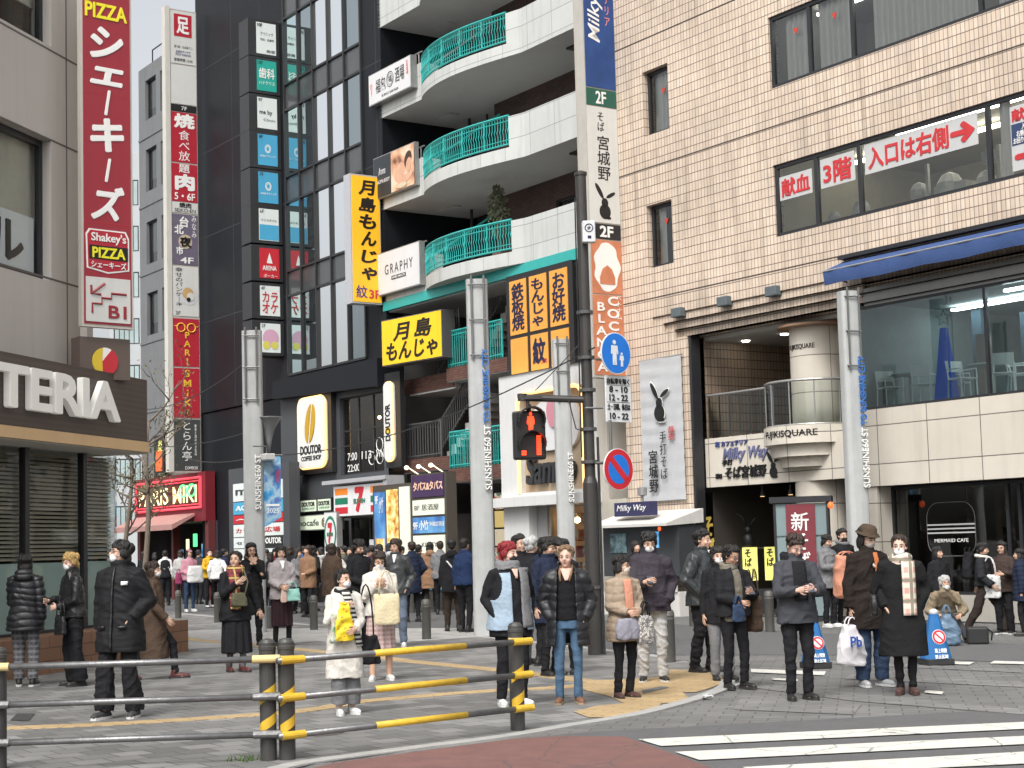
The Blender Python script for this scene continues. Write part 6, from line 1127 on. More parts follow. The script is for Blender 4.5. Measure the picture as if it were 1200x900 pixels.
cx, cz = YS(725, 550, -.1); rz = (YS(725, 526, -.1)[1] - YS(725, 575, -.1)[1]) / 2
o = thing('no_parking_sign', 'round no parking sign with red rim and red bar on blue', 'road sign', Sf.sub(cx, -.1, cz, SGT)); MB().prism(circ(0, 0, rz), 0, .02).build('rim', SWT, o); MB().prism(circ(0, 0, rz * .97), -.003, -.0005).build('red_ring', SRD, o); MB().prism(circ(0, 0, rz * .7), -.006, -.003).build('blue_disc', SBL, o); MB().prism([(-.5 * rz - .035, .5 * rz - .035), (-.5 * rz + .035, .5 * rz + .035), (.5 * rz + .035, -.5 * rz + .035), (.5 * rz - .035, -.5 * rz - .035)], -.009, -.006).build('red_bar', SRD, o); MB().tube([(-.05, .05, .1), (-.34, .15, .1)], .025, 6).tube([(-.1, .05, .05), (-.1, .05, .75)], .025, 6).build('bracket', LATT, o)
# ================================================================ tube fence along the kerb
FPOST = mat('fence_post', (.06, .059, .056), .45, .2, 5, metal=.2, streak=.25); FBAR = mat('fence_bar', (.20, .20, .20), .38, .3, 9, .2, 50, metal=.7, streak=.3); FYEL = mat('fence_yellow', (.60, .385, .035), .45, .22, 9, .1, 60); FBLK = mat('fence_black', (.02, .02, .02), .5, .1); YPALE = mat('fence_band', (.62, .48, .22), .5, .2, 12)
worn(FYEL, (.10, .085, .05), .60, .68, 16, 0); worn(FPOST, (.12, .11, .10), .62, .7, 18, 0)
def fence(pa, pb, label, yellow, ta, tb_, right):
    A_, B2 = grd(*pa), grd(*pb); A_.z = B2.z = 0; d = (B2 - A_); L = d.length; fr = Fr((A_.x, A_.y, .012), math.atan2(d.y, d.x)); o = thing('tube_fence', label, 'fence', fr, 'tube fences along the kerb')
    for k, x in enumerate((0, L)):
        t = (ta, tb_)[k]
        if t is None: continue
        p = MB().lathe([(.067, 0), (.067, .88), (.072, .885), (.072, .91), (.067, .915), (.067, .94), (.05, .965), (.01, .975)], (x, 0), 18).build('post', FPOST, o, auto=35)
        for zc in (.52, .29) if t else ():   # slanting yellow tape
            rg = []
            for kk in range(11):
                a = R(185 + 17 * kk); s = (kk - 5) * .012; rg.append([(x + .0685 * math.cos(a), .0685 * math.sin(a), zc + s - .035), (x + .0685 * math.cos(a), .0685 * math.sin(a), zc + s + .05)])
            q = MB(); q.add([c for r2 in rg for c in r2], [(2 * i, 2 * i + 2, 2 * i + 3, 2 * i + 1) for i in range(10)]).build('warning_tape', FYEL, p)
        if t: MB().lathe([(.0685, .80), (.0685, .835)], (x, 0), 18).build('yellow_band', YPALE, p)
    for z in (.80, .50, .20) if right else (.815, .515, .215):
        e = .14; r = MB().tube([(-e * (1 if right else 1), -.088, z), (L + e * .6, -.088, z)], .0265, 12).build('rail', FBAR, o, smooth=True)
        for x in (0, L): MB().tube([(x - .11, -.088, z), (x + .11, -.088, z)], .033, 12).build('sleeve', (FYEL if right else (YPALE if z > .7 else FBAR)), r)
        if yellow: MB().tube([(L * yellow[0], -.088, z), (L * yellow[1], -.088, z)], .029, 12).build('yellow_sleeve', FYEL, r, smooth=True)
    return o
fence((-2, 903), (315, 892.5), 'grey tube fence of three plain bars at the front of the plaza', None, False, True, False)
fence((337, 891.5), (607, 857), 'tube fence of three bars with long yellow sleeves and taped posts', (.33, .73), True, True, True)
# ================================================================ bollards
BOL = mat('bollard_grey', (.10, .098, .088), .5, .15, 5, metal=.3, streak=.2)
bpts = [(209, 725), (255, 730), (368, 739), (500, 750), (785, 777), (386, 701), (483, 711.5), (538, 716), (813, 734), (902.5, 741), (700, 766) if 0 else (1010, 749)]
bl0 = None
def clear_of_facade(g, d):
    '''slide a point on the ground towards the camera until it stands d metres before the facades'''
    q = T.I @ g
    if q.y > -d and q.x < -9: c = T.I @ Vector((0, 0, g.z)); k = (-d - c.y) / (q.y - c.y); g = Vector((g.x * k, g.y * k, g.z))
    return g
blab = ['bollard next to the planter of the burger shop', 'bollard behind the woman with the maroon scarf', 'bollard between the grey fleece woman and the cream coat woman', 'bollard standing alone in the open middle of the plaza edge', 'bollard behind the old woman and the man in grey trousers', 'bollard across the street beneath the oval store sign', 'bollard across the street below the lit tenant board', 'bollard across the street near the stairs of the balcony building', 'bollard before the food showcase', 'bollard before the lantern stand', 'bollard at the foot of the metal post by the cafe']
for i, (px, py) in enumerate(bpts):
    g = clear_of_facade(grd(px, py), 2.6); o = bpy.data.objects.new('bollard', None); COL.objects.link(o); o.location = (g.x, g.y, .004); tag(o, 'grey round topped ' + blab[i], 'bollard', 'grey bollards along the narrow street')
    if bl0 is None:
        bl0 = [MB().lathe([(.085, 0), (.085, .64), (.088, .645), (.088, .655), (.085, .66), (.084, .69), (.07, .725), (.04, .745), (.01, .75)], n=18).build('shaft', BOL, o, smooth='auto', auto=35), MB().lathe([(.0865, .60), (.0865, .63)], n=18).build('band', mat('bollard_band', (.2, .2, .19), .3, .1, metal=.6), o)]
    else:
        for q in bl0: c = q.copy(); COL.objects.link(c); c.parent = o
g = grd(313, 737); MB().box(-.28, .28, -.2, .2, 0, .5).build('ground_box', mat('box_grey', (.09, .09, .09), .6, .15, 3, streak=.2), fr=Fr((g.x + .1, g.y, 0), A), bevel=.015, label='low grey utility cabinet at the foot of the post with the pennant', cat='cabinet')
# blue cones
CBL = mat('cone_blue', (.015, .12, .32), .45, .12, 6); CBK = mat('cone_black', (.03, .03, .03), .6, .2)
def cone(px, py, hpx, label):
    g = grd(px, py); fr = Fr((g.x, g.y, .004), R(10)); h = fr.hit(px, py - hpx)[1]; o = thing('blue_cone', label, 'cone', fr, 'blue no smoking cones')
    s = h * .25
    MB().prism([(-s, -s), (s, -s), (s, s), (-s, s)], 0, .08, plane='xy').build('base', CBK, o, bevel=.01)
    n = 4; MB().rings([[(r * math.cos(a) * 1.2, r * math.sin(a) * 1.2, z) for a in [R(45 + 90 * k) + dd for k in range(4) for dd in (-.35, .35)]] for r, z in ((s * .95, .08), (s * .32, h * .86), (s * .3, h * .9))]).build('body', CBL, o); MB().ell((0, 0, h * .93), (s * .33, s * .33, h * .07), 12).build('cap', mat('cone_cap', (.5, .52, .55), .4, .05), o, smooth=True)
    yq = -s * .78; b = MB(); c0 = h * .5
    def tl(p): return np.stack([p[:, 0], p[:, 1] + (p[:, 2] - .08) / (h * .86 - .08) * s * .68, p[:, 2]], 1)
    for nm, pol, y, m in (('white_disc', circ(0, c0, h * .13), -.004, SWT), ('red_disc', circ(0, c0, h * .12), -.008, SRD), ('inner_disc', circ(0, c0, h * .085), -.012, SWT), ('red_bar', [(-h * .07, c0 + h * .05), (-h * .05, c0 + h * .07), (h * .07, c0 - h * .05), (h * .05, c0 - h * .07)], -.016, SRD)):
        q = MB().prism(pol, y, y + .003); q.v = [tuple(r) for r in tl(np.array(q.v) + np.array([0, -s * 1.035, 0]))]; q.build(nm, m, o)
    text(o, '路上喫煙', (-s * .45, s * .45, h * .22, h * .3), WHITEL, y=-s * 1.04, xf=tl, bold=.02); text(o, '禁止区域', (-s * .5, s * .5, h * .12, h * .19), WHITEL, y=-s * 1.04, xf=tl, bold=.02)
cone(1097, 779, 66, 'blue no smoking cone beside the seated old man'); cone(956, 783, 60, 'blue no smoking cone half hidden behind the man in the dark jacket')
# overhead wires
def wire(pts, label, r=.012): MB().tube([Vector(p) for p in pts], r, 5).build('overhead_wire', BMET, label=label, cat='wire')
def sag(a, c, s, n=10): a, c = Vector(a), Vector(c); return [a.lerp(c, i / n) - Vector((0, 0, s * 4 * (i / n) * (1 - i / n))) for i in range(n + 1)]
def at(px, py, y): d = ray(px, py); return CAM + d * (y / d.y)
wire(sag(at(697, 407, 24.5), at(310, 534, 37), .4), 'overhead wire running from the signal pole to the pennant post'); wire(sag(at(300, 535, 37), at(215, 536, 55), .15), 'overhead wire running from the pennant post towards the street tree'); wire(sag(at(287, 425, 37), at(160, 480, 45), .3), 'overhead wire from the head of the pennant post to the trees'); wire(sag(at(293, 505, 37), at(150, 520, 45), .2), 'lower overhead wire crossing the black wall to the trees')
# drain covers and small litter on the paving
for px, py, lb in ((28, 842, 'square dark drain cover in the paving near the fence post'),): flat('drain_cover', [gp((12, 846), (34, 846.5), (41, 838), (20, 838))], .0185, mat('drain', (.05, .05, .05), .6, .3, 40))
g = grd(372, 861); MB().lathe([(.24, 0), (.24, .004), (.2, .0045), (.01, .005)], n=24).build('manhole_cover', mat('manhole', (.11, .09, .075), .6, .3, 20), fr=Fr((g.x, g.y, .0135), 0), label='small round brown manhole cover behind the fence', cat='manhole cover')
rnd = random.Random(4)
for px, py, lb in ((829, 820, 'crumpled white scrap of paper lying on the kerb'), (862, 807, 'larger crumpled white scrap next to a dark shoe')):
    g = grd(px, py); b = MB().ell((0, 0, .015), (.07, .035, .02), 9); b.v = [(x + rnd.uniform(-.012, .012), y + rnd.uniform(-.012, .012), max(0, z + rnd.uniform(-.008, .012))) for x, y, z in b.v]; b.build('litter', PAPER, fr=Fr((g.x, g.y, .022), .5), label=lb, cat='litter')
b = MB(); g = grd(300, 893)
for i in range(40): x, y = rnd.uniform(-.25, .05), rnd.uniform(-.05, .05); a = rnd.uniform(0, 6.28); h = rnd.uniform(.03, .07); b.add([(x - .006, y, 0), (x + .006, y, 0), (x + .04 * math.cos(a), y + .04 * math.sin(a), h)], [(0, 1, 2)])
b.build('weeds', mat('weed_green', (.06, .12, .03), .7, .2, 9), fr=Fr((g.x, g.y, .01), 0), kind='stuff')
# ================================================================ people
REM = []          # meshes whose overlapping volumes are fused into one skin
CUT = {}
def fuse(o, vox, it=3, disp=None, extra=None, cut=None):
    REM.append((o, vox, it, disp, extra))
    if cut: CUT[o] = cut
    return o
def finish_fuse():
    for o, vox, it, disp, extra in REM:
        md = o.modifiers.new('f', 'REMESH'); md.mode = 'VOXEL'; md.voxel_size = vox; md.use_smooth_shade = True
        if it: sm = o.modifiers.new('s', 'SMOOTH'); sm.factor = .5; sm.iterations = it
    dg = bpy.context.evaluated_depsgraph_get(); new = []
    for o, vox, it, disp, extra in REM:
        me = bpy.data.meshes.new_from_object(o.evaluated_get(dg)); new.append(me)
    for (o, vox, it, disp, extra), me in zip(REM, new):
        o.modifiers.clear(); n = len(me.vertices); co = np.empty(n * 3); me.vertices.foreach_get('co', co); co = co.reshape(-1, 3)
        if disp and n:
            no = np.empty(n * 3); me.vertex_normals.foreach_get('vector', no); no = no.reshape(-1, 3)
            co = co + no * disp(co)[:, None]; me.vertices.foreach_set('co', co.ravel())
        if extra and extra.v:
            fs = [tuple(p.vertices) for p in me.polygons]; k = n; v = [tuple(p) for p in co] + extra.v; fs += [tuple(i + k for i in f) for f in extra.f]
            m2 = bpy.data.meshes.new(me.name); m2.from_pydata(v, [], fs); m2.materials.append(o.data.materials[0]); me = m2
        if o in CUT:
            bm = bmesh.new(); bm.from_mesh(me); f = CUT[o]; bmesh.ops.delete(bm, geom=[q for q in bm.faces if f(q.calc_center_median())], context='FACES'); bm.to_mesh(me); bm.free()
            md = o.modifiers.new('t', 'SOLIDIFY'); md.thickness = .016; md.offset = -1
        me.polygons.foreach_set('use_smooth', [True] * len(me.polygons)); me.update()
        if not len(me.materials): me.materials.append(o.data.materials[0])
        old = o.data; nm = old.name; o.data = me; bpy.data.meshes.remove(old); me.name = nm
def folds(amp, seed, puff=0, pitch=.1, fz=1.0):
    """cloth relief: broad swells, sharp diagonal creases, and quilting where puff is set"""
    rs = np.random.RandomState(seed); K = rs.normal(size=(4, 3)) * np.array([11, 11, 9]); ph = rs.uniform(0, 6.28, 12); K2 = rs.normal(size=(5, 3)) * np.array([13, 13, 12]); K2[:, 2] += np.sign(K2[:, 2]) * 12 * fz; K3 = rs.normal(size=(3, 3)) * 9
    def f(co):
        wv = sum(np.sin(co @ k + p) for k, p in zip(K3, ph)); d = sum(np.sin(co @ k + p + .6 * wv) for k, p in zip(K, ph[3:])) / 3
        r = sum(1 - 2 * np.abs(np.sin(.5 * (co @ k) + p + 1.1 * wv)) ** .7 for k, p in zip(K2, ph[7:])) / 3
        d = amp * (.7 * d + .75 * r)
        if puff: d = d * .5 + puff * (np.abs(np.sin(math.pi * (co[:, 2] + .008 * wv) / pitch)) ** .6 - .6) * (1 + .25 * d / max(amp, 1e-4))
        return d
    return f
def limb(b, pts, r, n=10):
    b.tube(pts, r, n)
    for p, q in ((pts[0], r[0]), (pts[-1], r[-1])): b.ell(p, (q, q, q), n)
def ringset(b, rows, n=22, e=2.3):
    rg = []
    for cx, cy_, z, rx, ry in rows:
        q = []
        for k in range(n):
            a = 2 * math.pi * k / n; c, s = math.cos(a), math.sin(a); q.append((cx + rx * math.copysign(abs(c) ** (2 / e), c), cy_ + ry * math.copysign(abs(s) ** (2 / e), s), z))
        rg.append(q)
    b.rings(rg)
def ik(a, c, l1, l2, hint):
    a, c = Vector(a), Vector(c); d = c - a; L = min(d.length, (l1 + l2) * .995); dn = d.normalized(); c = a + dn * L
    x = (l1 * l1 - l2 * l2 + L * L) / (2 * L); h = math.sqrt(max(l1 * l1 - x * x, 0)); hv = Vector(hint); hv = hv - dn * hv.dot(dn)
    hv = hv.normalized() if hv.length > 1e-5 else Vector((0, 1, 0)); return a + dn * x + hv * h, c
CL = {}
def cloth(name, col, rough=.85, **k):
    k.setdefault('spec', .12); k.setdefault('var', .14); k.setdefault('scale', 7); k.setdefault('bump', .55); k.setdefault('bscale', 26); return mat(name, col, rough, **k)
SK = {'light': mat('skin_light', (.55, .345, .25), .5, .06, 14, .06, 200), 'pale': mat('skin_pale', (.60, .38, .30), .5, .06, 14, .06, 200), 'tan': mat('skin_tan', (.44, .26, .18), .5, .07, 14, .06, 200)}
HB = mat('hair_black', (.012, .010, .009), .42, .3, 40, .5, 160, spec=.45); HD = mat('hair_dark_brown', (.030, .018, .012), .42, .3, 40, .5, 160, spec=.45); HY = mat('hair_blonde', (.42, .27, .10), .42, .25, 40, .5, 160, spec=.45); HR = mat('hair_red', (.22, .012, .018), .42, .3, 40, .5, 160, spec=.45); HG = mat('hair_grey', (.42, .42, .41), .42, .2, 40, .5, 160, spec=.45); HLB = mat('hair_light_brown', (.18, .11, .06), .42, .25, 40, .5, 160, spec=.45)
MASKM = mat('mask_white', (.74, .75, .76), .75, .04, 20); EYEW = mat('eye_white', (.40, .36, .33), .3, 0); EYED = mat('eye_dark', (.012, .009, .008), .2, 0); LIPM = mat('lip', (.36, .13, .11), .5, .05, 20); LENS = mat('lens_dark', (.03, .03, .035), .15, 0)
ARMS = {'down': (.215, .0, .83), 'pocket': (.165, -.075, .93), 'phone': (.085, -.30, 1.13), 'hold': (.055, -.235, 1.02), 'chest': (.06, -.2, 1.25), 'bag': (.235, -.02, .80), 'front': (.13, -.30, 1.1), 'chin': (.04, -.17, 1.36), 'swing_f': (.21, -.2, .86), 'swing_b': (.24, .2, .86)}
NP = [0]
class Ctx: pass
def person(px, py, top, yaw, label, hair=('short', HB), skin='light', coat=None, legs=None, shoes=None, L='down', Rr='down', feet=((.1, .0), (-.1, .0)), head=(0, 0), mask=None, lean=0, H=None, fingers=True, far=False, build=1.0, hip=None, group=None, sole=None, zg=.012, collar=True, glasses=False, face=True, brow=True):
    NP[0] += 1; seed = NP[0]; rj = random.Random(seed)
    if hip is None:
        lean = lean + rj.uniform(-2, 3); head = (head[0] + rj.uniform(-7, 7), head[1] + rj.uniform(-2, 4)); feet = tuple((q[0] + rj.uniform(-.02, .02), q[1] + rj.uniform(-.05, .05)) for q in feet)
    g = clear_of_facade(grd(px, py, zg), 2.1 + 5.5 * rj.random() ** 2); f0 = Fr((g.x, g.y, zg), math.atan2(-g.x, g.y)); 
    if H is None: H = min(1.84, f0.hit(px, top)[1])
    s = H / 1.7; fr = Fr((g.x, g.y, zg), f0.a + R(yaw)); vox = (.0105 if not far else .02) ; C = Ctx(); C.fr = fr; C.s = s; C.H = H
    bw = build * s
    hz = hip[1] * s if hip else .90 * s; hy = hip[0] * s if hip else 0.0
    if not hip:   # a long stride lowers the hips so that both feet stay on the ground
        for ft in feet: hz = min(hz, (.105 + math.sqrt(max(.1, .795 ** 2 - (ft[1] + .02) ** 2 - (abs(ft[0]) - .085) ** 2))) * s)
    up = Vector((0, -math.sin(R(lean)), math.cos(R(lean)))); hipc = Vector((0, hy, hz)); nb = hipc + up * (.56 * s); shc = hipc + up * (.50 * s)
    # head
    HR_ = Matrix.Rotation(R(head[0]), 3, 'Z') @ Matrix.Rotation(R(head[1]), 3, 'X'); hc = nb + Vector((0, -.012 * s - .03 * math.sin(R(lean)), .125 * s)) + Vector((0, -.05 * s * math.sin(R(head[1])), 0))
    hk = .98 * s if s < 1.02 else 1.0 * s; hp = lambda x, y, z: hc + HR_ @ Vector((x * hk, y * hk, z * hk))
    C.hp, C.hk, C.HR = hp, hk, HR_; E = lambda b, x, y, z, rx, ry, rz, n=14: b.ell(hp(x, y, z), (rx * hk, ry * hk, rz * hk), n, HR_)
    b = MB(); E(b, 0, .012, .025, .074, .093, .088, 16); E(b, 0, -.02, -.035, .059, .07, .077, 16); E(b, 0, -.056, -.086, .03, .026, .024); E(b, 0, -.093, -.022, .0135, .022, .02); E(b, 0, -.083, .0, .011, .014, .03)
    for q in (-1, 1): E(b, q * .075, .012, -.008, .011, .02, .031, 8); E(b, q * .038, -.055, -.03, .024, .025, .026)
    limb(b, [hp(0, .018, -.06), nb + Vector((0, .005, -.02 * s))], [.05 * s, .058 * s])
    ringset(b, [(0, hipc.y, hz - .05 * s, .13 * bw, .09 * bw), (0, hipc.y + (shc.y - hipc.y) * .3, hz + .18 * s, .115 * bw, .085 * bw), (0, hipc.y + (shc.y - hipc.y) * .76, shc.z - .12 * s, .125 * bw, .088 * bw), (0, shc.y, shc.z + .0 * s, .115 * bw, .07 * bw), (0, shc.y, shc.z + .06 * s, .05 * bw, .05 * bw)])
    # limbs
    C.sh, C.el, C.wr, C.hip, C.kn, C.an = {}, {}, {}, {}, {}, {}
    ex = MB()
    for sd, a in ((1, L), (-1, Rr)):
        t = ARMS[a] if isinstance(a, str) else a; t = (t[0] + rj.uniform(-.012, .012), t[1] + rj.uniform(-.02, .02), t[2] + rj.uniform(-.02, .02)); hint = (sd * .55, .6, -.35)
        S_ = shc + Vector((sd * .152 * s * (.5 + .5 * build), 0, -.025 * s)); el, w = ik(S_, Vector((t[0] * sd * s, t[1] * s, t[2] * s)), .285 * s, .25 * s, hint)
        C.sh[sd], C.el[sd], C.wr[sd] = S_, el, w; d = (w - el).normalized()
        if a in ('phone', 'hold', 'chest', 'front', 'chin'): d = (d + Vector((-sd * .35, 0, .1))).normalized()
        b.tube([S_, el], [.046 * s, .038 * s], 10); limb(b, [el, w], [.038 * s, .026 * s])
        # palm and fingers
        side = d.cross(Vector((0, -1, 0)) if abs(d.y) < .8 else Vector((0, 0, 1))).normalized(); 
        if a in ('down', 'bag', 'swing_f', 'swing_b', 'pocket'): side = Vector((0, -1, 0)); side = (side - d * side.dot(d)).normalized()
        pn = d.cross(side).normalized(); pn = pn if pn.dot(Vector((-sd, 0, 0))) > 0 or a not in ('down', 'bag', 'swing_f', 'swing_b') else -pn
        rot = Matrix((side, pn, d)).transposed(); pc = w + d * .045 * s; b.ell(pc, (.038 * s, .016 * s, .05 * s), 10, rot)
        C.__dict__.setdefault('palm', {})[sd] = pc + d * .03 * s; C.__dict__.setdefault('pd', {})[sd] = d
        if fingers and a != 'pocket' and not far:
            for k, (o_, ln) in enumerate(((-.028, .062), (-.0095, .072), (.0095, .075), (.028, .066))):
                p0 = pc + d * .038 * s + side * o_ * s; cu = .45 if a not in ('bag', 'phone', 'hold') else 1.0
                p1 = p0 + (d + pn * cu * .5).normalized() * ln * .45 * s; p2 = p1 + (d * (1 - cu * .4) + pn * cu).normalized() * ln * .32 * s; p3 = p2 + (d * (.8 - cu * .8) + pn * cu * 1.2).normalized() * ln * .25 * s
                ex.tube([p0 - d * .012, p0, p1, p2, p3], [.0085 * s, .0085 * s, .008 * s, .0072 * s, .005 * s], 6)
            p0 = pc - d * .012 * s + side * .034 * s; p1 = p0 + (d * .7 + side * .6 + pn * .3).normalized() * .032 * s; p2 = p1 + (d * .9 + side * .15 + pn * .4).normalized() * .028 * s; ex.tube([p0 - side * .015, p0, p1, p2], [.011 * s, .0105 * s, .009 * s, .006 * s], 6)
    for sd, ft in ((1, feet[0]), (-1, feet[1])):
        an = Vector((ft[0] * s, ft[1] * s + .02 * s, (ft[2] if len(ft) > 2 else 0) * s + .085 * s)); hj = hipc + Vector((sd * .085 * s, 0, -.02 * s)); kn, an2 = ik(hj, an, .408 * s, .392 * s, (sd * .12, -1, .05)); C.hip[sd], C.kn[sd], C.an[sd] = hj, kn, an2
        b.tube([hj, kn], [.062 * bw, .043 * s], 12); limb(b, [kn, an2], [.042 * s, .031 * s], 10)
    b.tube([(0, 0, 0)] * 0 or [C.an[1] + Vector((0, .02, -.04 * s)), C.an[1] + Vector((0, -.1 * s, -.06 * s))], [.034 * s, .026 * s], 8); b.tube([C.an[-1] + Vector((0, .02, -.04 * s)), C.an[-1] + Vector((0, -.1 * s, -.06 * s))], [.034 * s, .026 * s], 8)
    o = b.build('person', SK[skin], fr=fr, label=label, cat='person', group=group); fuse(o, .0085 if not far else .017, 2, None, ex); C.o = o
    # face
    if face and not far:
        HC = hair[1]
        for q in (-1, 1):
            e = MB(); E(e, q * .031, -.0785, .003, .0145, .0075, .006, 10); k = len(e.f); E(e, q * .031, -.0845, .003, .008, .004, .0062, 8); e.mi[k:] = [1] * (len(e.f) - k); e.build('eye', [EYEW, EYED], o, smooth=True)
            if brow: MB().tube([hp(q * .013, -.088, .022), hp(q * .032, -.088, .028), hp(q * .05, -.075, .022)], [.0035 * hk, .0055 * hk, .003 * hk], 5).build('eyebrow', HC if HC is not HR else HD, o)
        if not mask: MB().tube([hp(-.022, -.081, -.058), hp(-.008, -.089, -.055), hp(.008, -.089, -.055), hp(.022, -.081, -.058)], [.003 * hk, .0062 * hk, .0062 * hk, .003 * hk], 6).build('lips', LIPM, o, smooth=True)
    if mask:
        m = MB(); E(m, 0, -.060, -.05, .058, .037, .047, 14); E(m, 0, -.086, -.033, .02, .018, .022, 10); mo = m.build('face_mask', MASKM if mask is True else mask, o); fuse(mo, .007 if not far else .014, 2)
        MB().tube([hp(-.055, -.055, -.035), hp(-.077, .01, .0)], .0025, 4).tube([hp(.055, -.055, -.035), hp(.077, .01, .0)], .0025, 4).build('ear_loop', MASKM, mo)
    if glasses and not far:
        gl_ = MB()
        for q in (-1, 1): gl_.tube([hp(q * .033 + .021 * math.cos(t), -.096, .003 + .017 * math.sin(t)) for t in np.linspace(0, 6.28, 13)], .0022, 4); gl_.tube([hp(q * .054, -.095, .007), hp(q * .078, .01, .007)], .002, 4)
        gl_.tube([hp(-.012, -.097, .006), hp(.012, -.097, .006)], .002, 4); gl_.build('glasses', LENS, o)
    # hair
    st, hm = hair; h = MB()
    if st != 'none':
        E(h, 0, .030, .048, .085, .099, .081, 16); E(h, 0, .055, -.005, .074, .06, .075, 14)
        if st in ('short', 'fringe', 'bob', 'long', 'mop'):
            for q in np.linspace(-1, 1, 7): E(h, q * .056, -.060 + .034 * abs(q), .088 - .016 * abs(q) - (.024 if st in ('fringe', 'mop', 'bob') else 0), .024, .032, .032 if st != 'short' else .022, 8)
        for q in (-1, 1): E(h, q * .074, .012, .03, .014, .04, .045 if st == 'short' else .05, 8)
        if st in ('bob', 'long', 'mop'):
            for q in (-1, 1): E(h, q * .075, .015, -.03 if st != 'mop' else 0, .022, .05, .085 if st != 'mop' else .05, 10)
            E(h, 0, .07, -.05, .078, .045, .1, 12)
        if st == 'long':
            for q in (-1, 1): h.tube([hp(q * .075, .02, -.06), hp(q * .085, .01, -.14), hp(q * .09, -.02, -.24)], [.035 * hk, .035 * hk, .02 * hk], 8)
            h.tube([hp(0, .08, -.08), hp(0, .1, -.2), hp(0, .11, -.3)], [.075 * hk, .07 * hk, .05 * hk], 10)
        if st == 'tied': E(h, 0, .115, .03, .035, .04, .045, 10); h.tube([hp(0, .12, .03), hp(0.02, .15, -.04), hp(.02, .14, -.12)], [.03 * hk, .03 * hk, .012 * hk], 8)
        if st == 'thin': pass
        rs = np.random.RandomState(seed); A_ = .004 * hk
        K = rs.normal(size=(8, 3)) * 70 + np.array([0, 0, 0]); ph = rs.uniform(0, 6, 8)
        ho = h.build('hair', hm, o)
        def strands(co, K=K, ph=ph, c=hc.copy(), k=hk):
            a = np.arctan2(co[:, 0] - c.x, co[:, 1] - c.y); w = sum(np.sin(co @ q * .5 + p) for q, p in zip(K[:3], ph)); return k * (.0032 * np.sin(a * 19 + 1.3 * w) + .0022 * np.sin(a * 41 + 2 * w) + .0014 * w)
        lk = MB()
        if st != 'none' and not far:      # separate locks lying over the mass of the hair
            for i in range(64):
                a = rj.uniform(-math.pi, math.pi); ca = math.cos(a); fe = 1.22 if st == 'short' else (1.3 if st in ('tied', 'long') else 1.55); t1 = (fe if ca > .45 else 1.75 if ca > -.3 else 2.2) * rj.uniform(.8, 1.06); t0 = max(.05, t1 - rj.uniform(.6, 1.1)); da = rj.uniform(-.35, .35) * (.3 if st in ('tied', 'long') else 1); pts = []
                for k in range(6): q = k / 5; th_ = t0 + (t1 - t0) * q; aa = a + da * q * q; e_ = 1.0 + (.035 * q * q + .02 * rj.random()) * (.35 if st in ('tied', 'long') else 1); pts.append(hp(.086 * e_ * math.sin(th_) * math.sin(aa), .030 - .1 * e_ * math.sin(th_) * math.cos(aa), .048 + .083 * e_ * math.cos(th_) + (.006 if k < 5 else 0)))
                lk.tube(pts, [.004 * hk, .012 * hk, .013 * hk, .011 * hk, .008 * hk, .002 * hk], 5)
        fuse(ho, .008 if not far else .016, 3, strands, lk)
    # legs
    lt = legs or dict(m=CL['black'])
    kind = lt.get('k', 'trousers'); w = lt.get('w', 1.0); low = lt.get('low', .05)
    if kind == 'trousers':
        b = MB(); ringset(b, [(0, hipc.y, hz + .14 * s, .145 * bw, .105 * bw), (0, hipc.y, hz + .02 * s, .168 * bw, .122 * bw), (0, hipc.y, hz - .09 * s, .165 * bw, .115 * bw)])
        for sd in (1, -1):
            hj, kn, an = C.hip[sd], C.kn[sd], C.an[sd]; an = an + Vector((0, 0, (low - .05) * s)); mid = hj.lerp(kn, .5); lo = kn.lerp(an, .6); wl = lt.get('hemw', w)
            b.tube([hj + Vector((0, 0, -.01)), mid, kn, lo, an + Vector((0, 0, -.015 * s))], [.094 * bw * (.6 + .4 * w), .08 * s * (.5 + .5 * w), .064 * s * w, .056 * s * wl, .054 * s * wl], 12)
        q = b.build('trousers', lt['m'], o); fuse(q, vox, 3, folds(lt.get('f', .0065) * 1.5 * s, seed * 3, fz=1.6))
    else:
        b = MB(); z1 = lt['hem'] * H; fl = lt.get('flare', .03); rows = [(0, hipc.y, hz + .14 * s, .145 * bw, .105 * bw), (0, hipc.y, hz, .175 * bw, .13 * bw)]
        for t in (.35, .7, 1): z = hz + (z1 - hz) * t; rows.append((.0, hipc.y + (C.kn[1].y + C.kn[-1].y) * .2 * t, z, (.178 + fl * t) * bw, (.135 + fl * t * 1.1) * bw))
        ringset(b, rows); q = b.build('skirt', lt['m'], o); fuse(q, vox, 3, lambda co, s=s, seed=seed: .012 * s * np.sin(np.arctan2(co[:, 1], co[:, 0]) * 11 + seed) * np.clip((hz - co[:, 2]) / .4, 0, 1))
        if lt.get('leg'):
            b = MB()
            for sd in (1, -1): b.tube([C.hip[sd], C.kn[sd], C.an[sd] + Vector((0, 0, -.02))], [.078 * s, .056 * s, .042 * s], 10)
            fuse(b.build('tights', lt['leg'], o), vox, 2)
    # shoes
    for sd in (1, -1):
        an = C.an[sd]; sm = shoes or CL['shoe']; z0 = an.z - .085 * s; b = MB(); tw = sd * .18
        dv = Vector((math.sin(tw), -math.cos(tw), 0)); pr = lambda t, x=0, z=0: Vector((an.x, an.y, z0)) + dv * t * s + Vector((x, 0, z * s))
        b.tube([pr(-.075, 0, .035), pr(0, 0, .04), pr(.08, 0, .034), pr(.155, 0, .028), pr(.19, 0, .024)], [.032 * s, .04 * s, .042 * s, .038 * s, .022 * s], 10); b.tube([pr(-.03, 0, .05), pr(-.02, 0, .12 if not (lt.get('boots') or 0) else .26)], [.042 * s, .042 * s], 10)
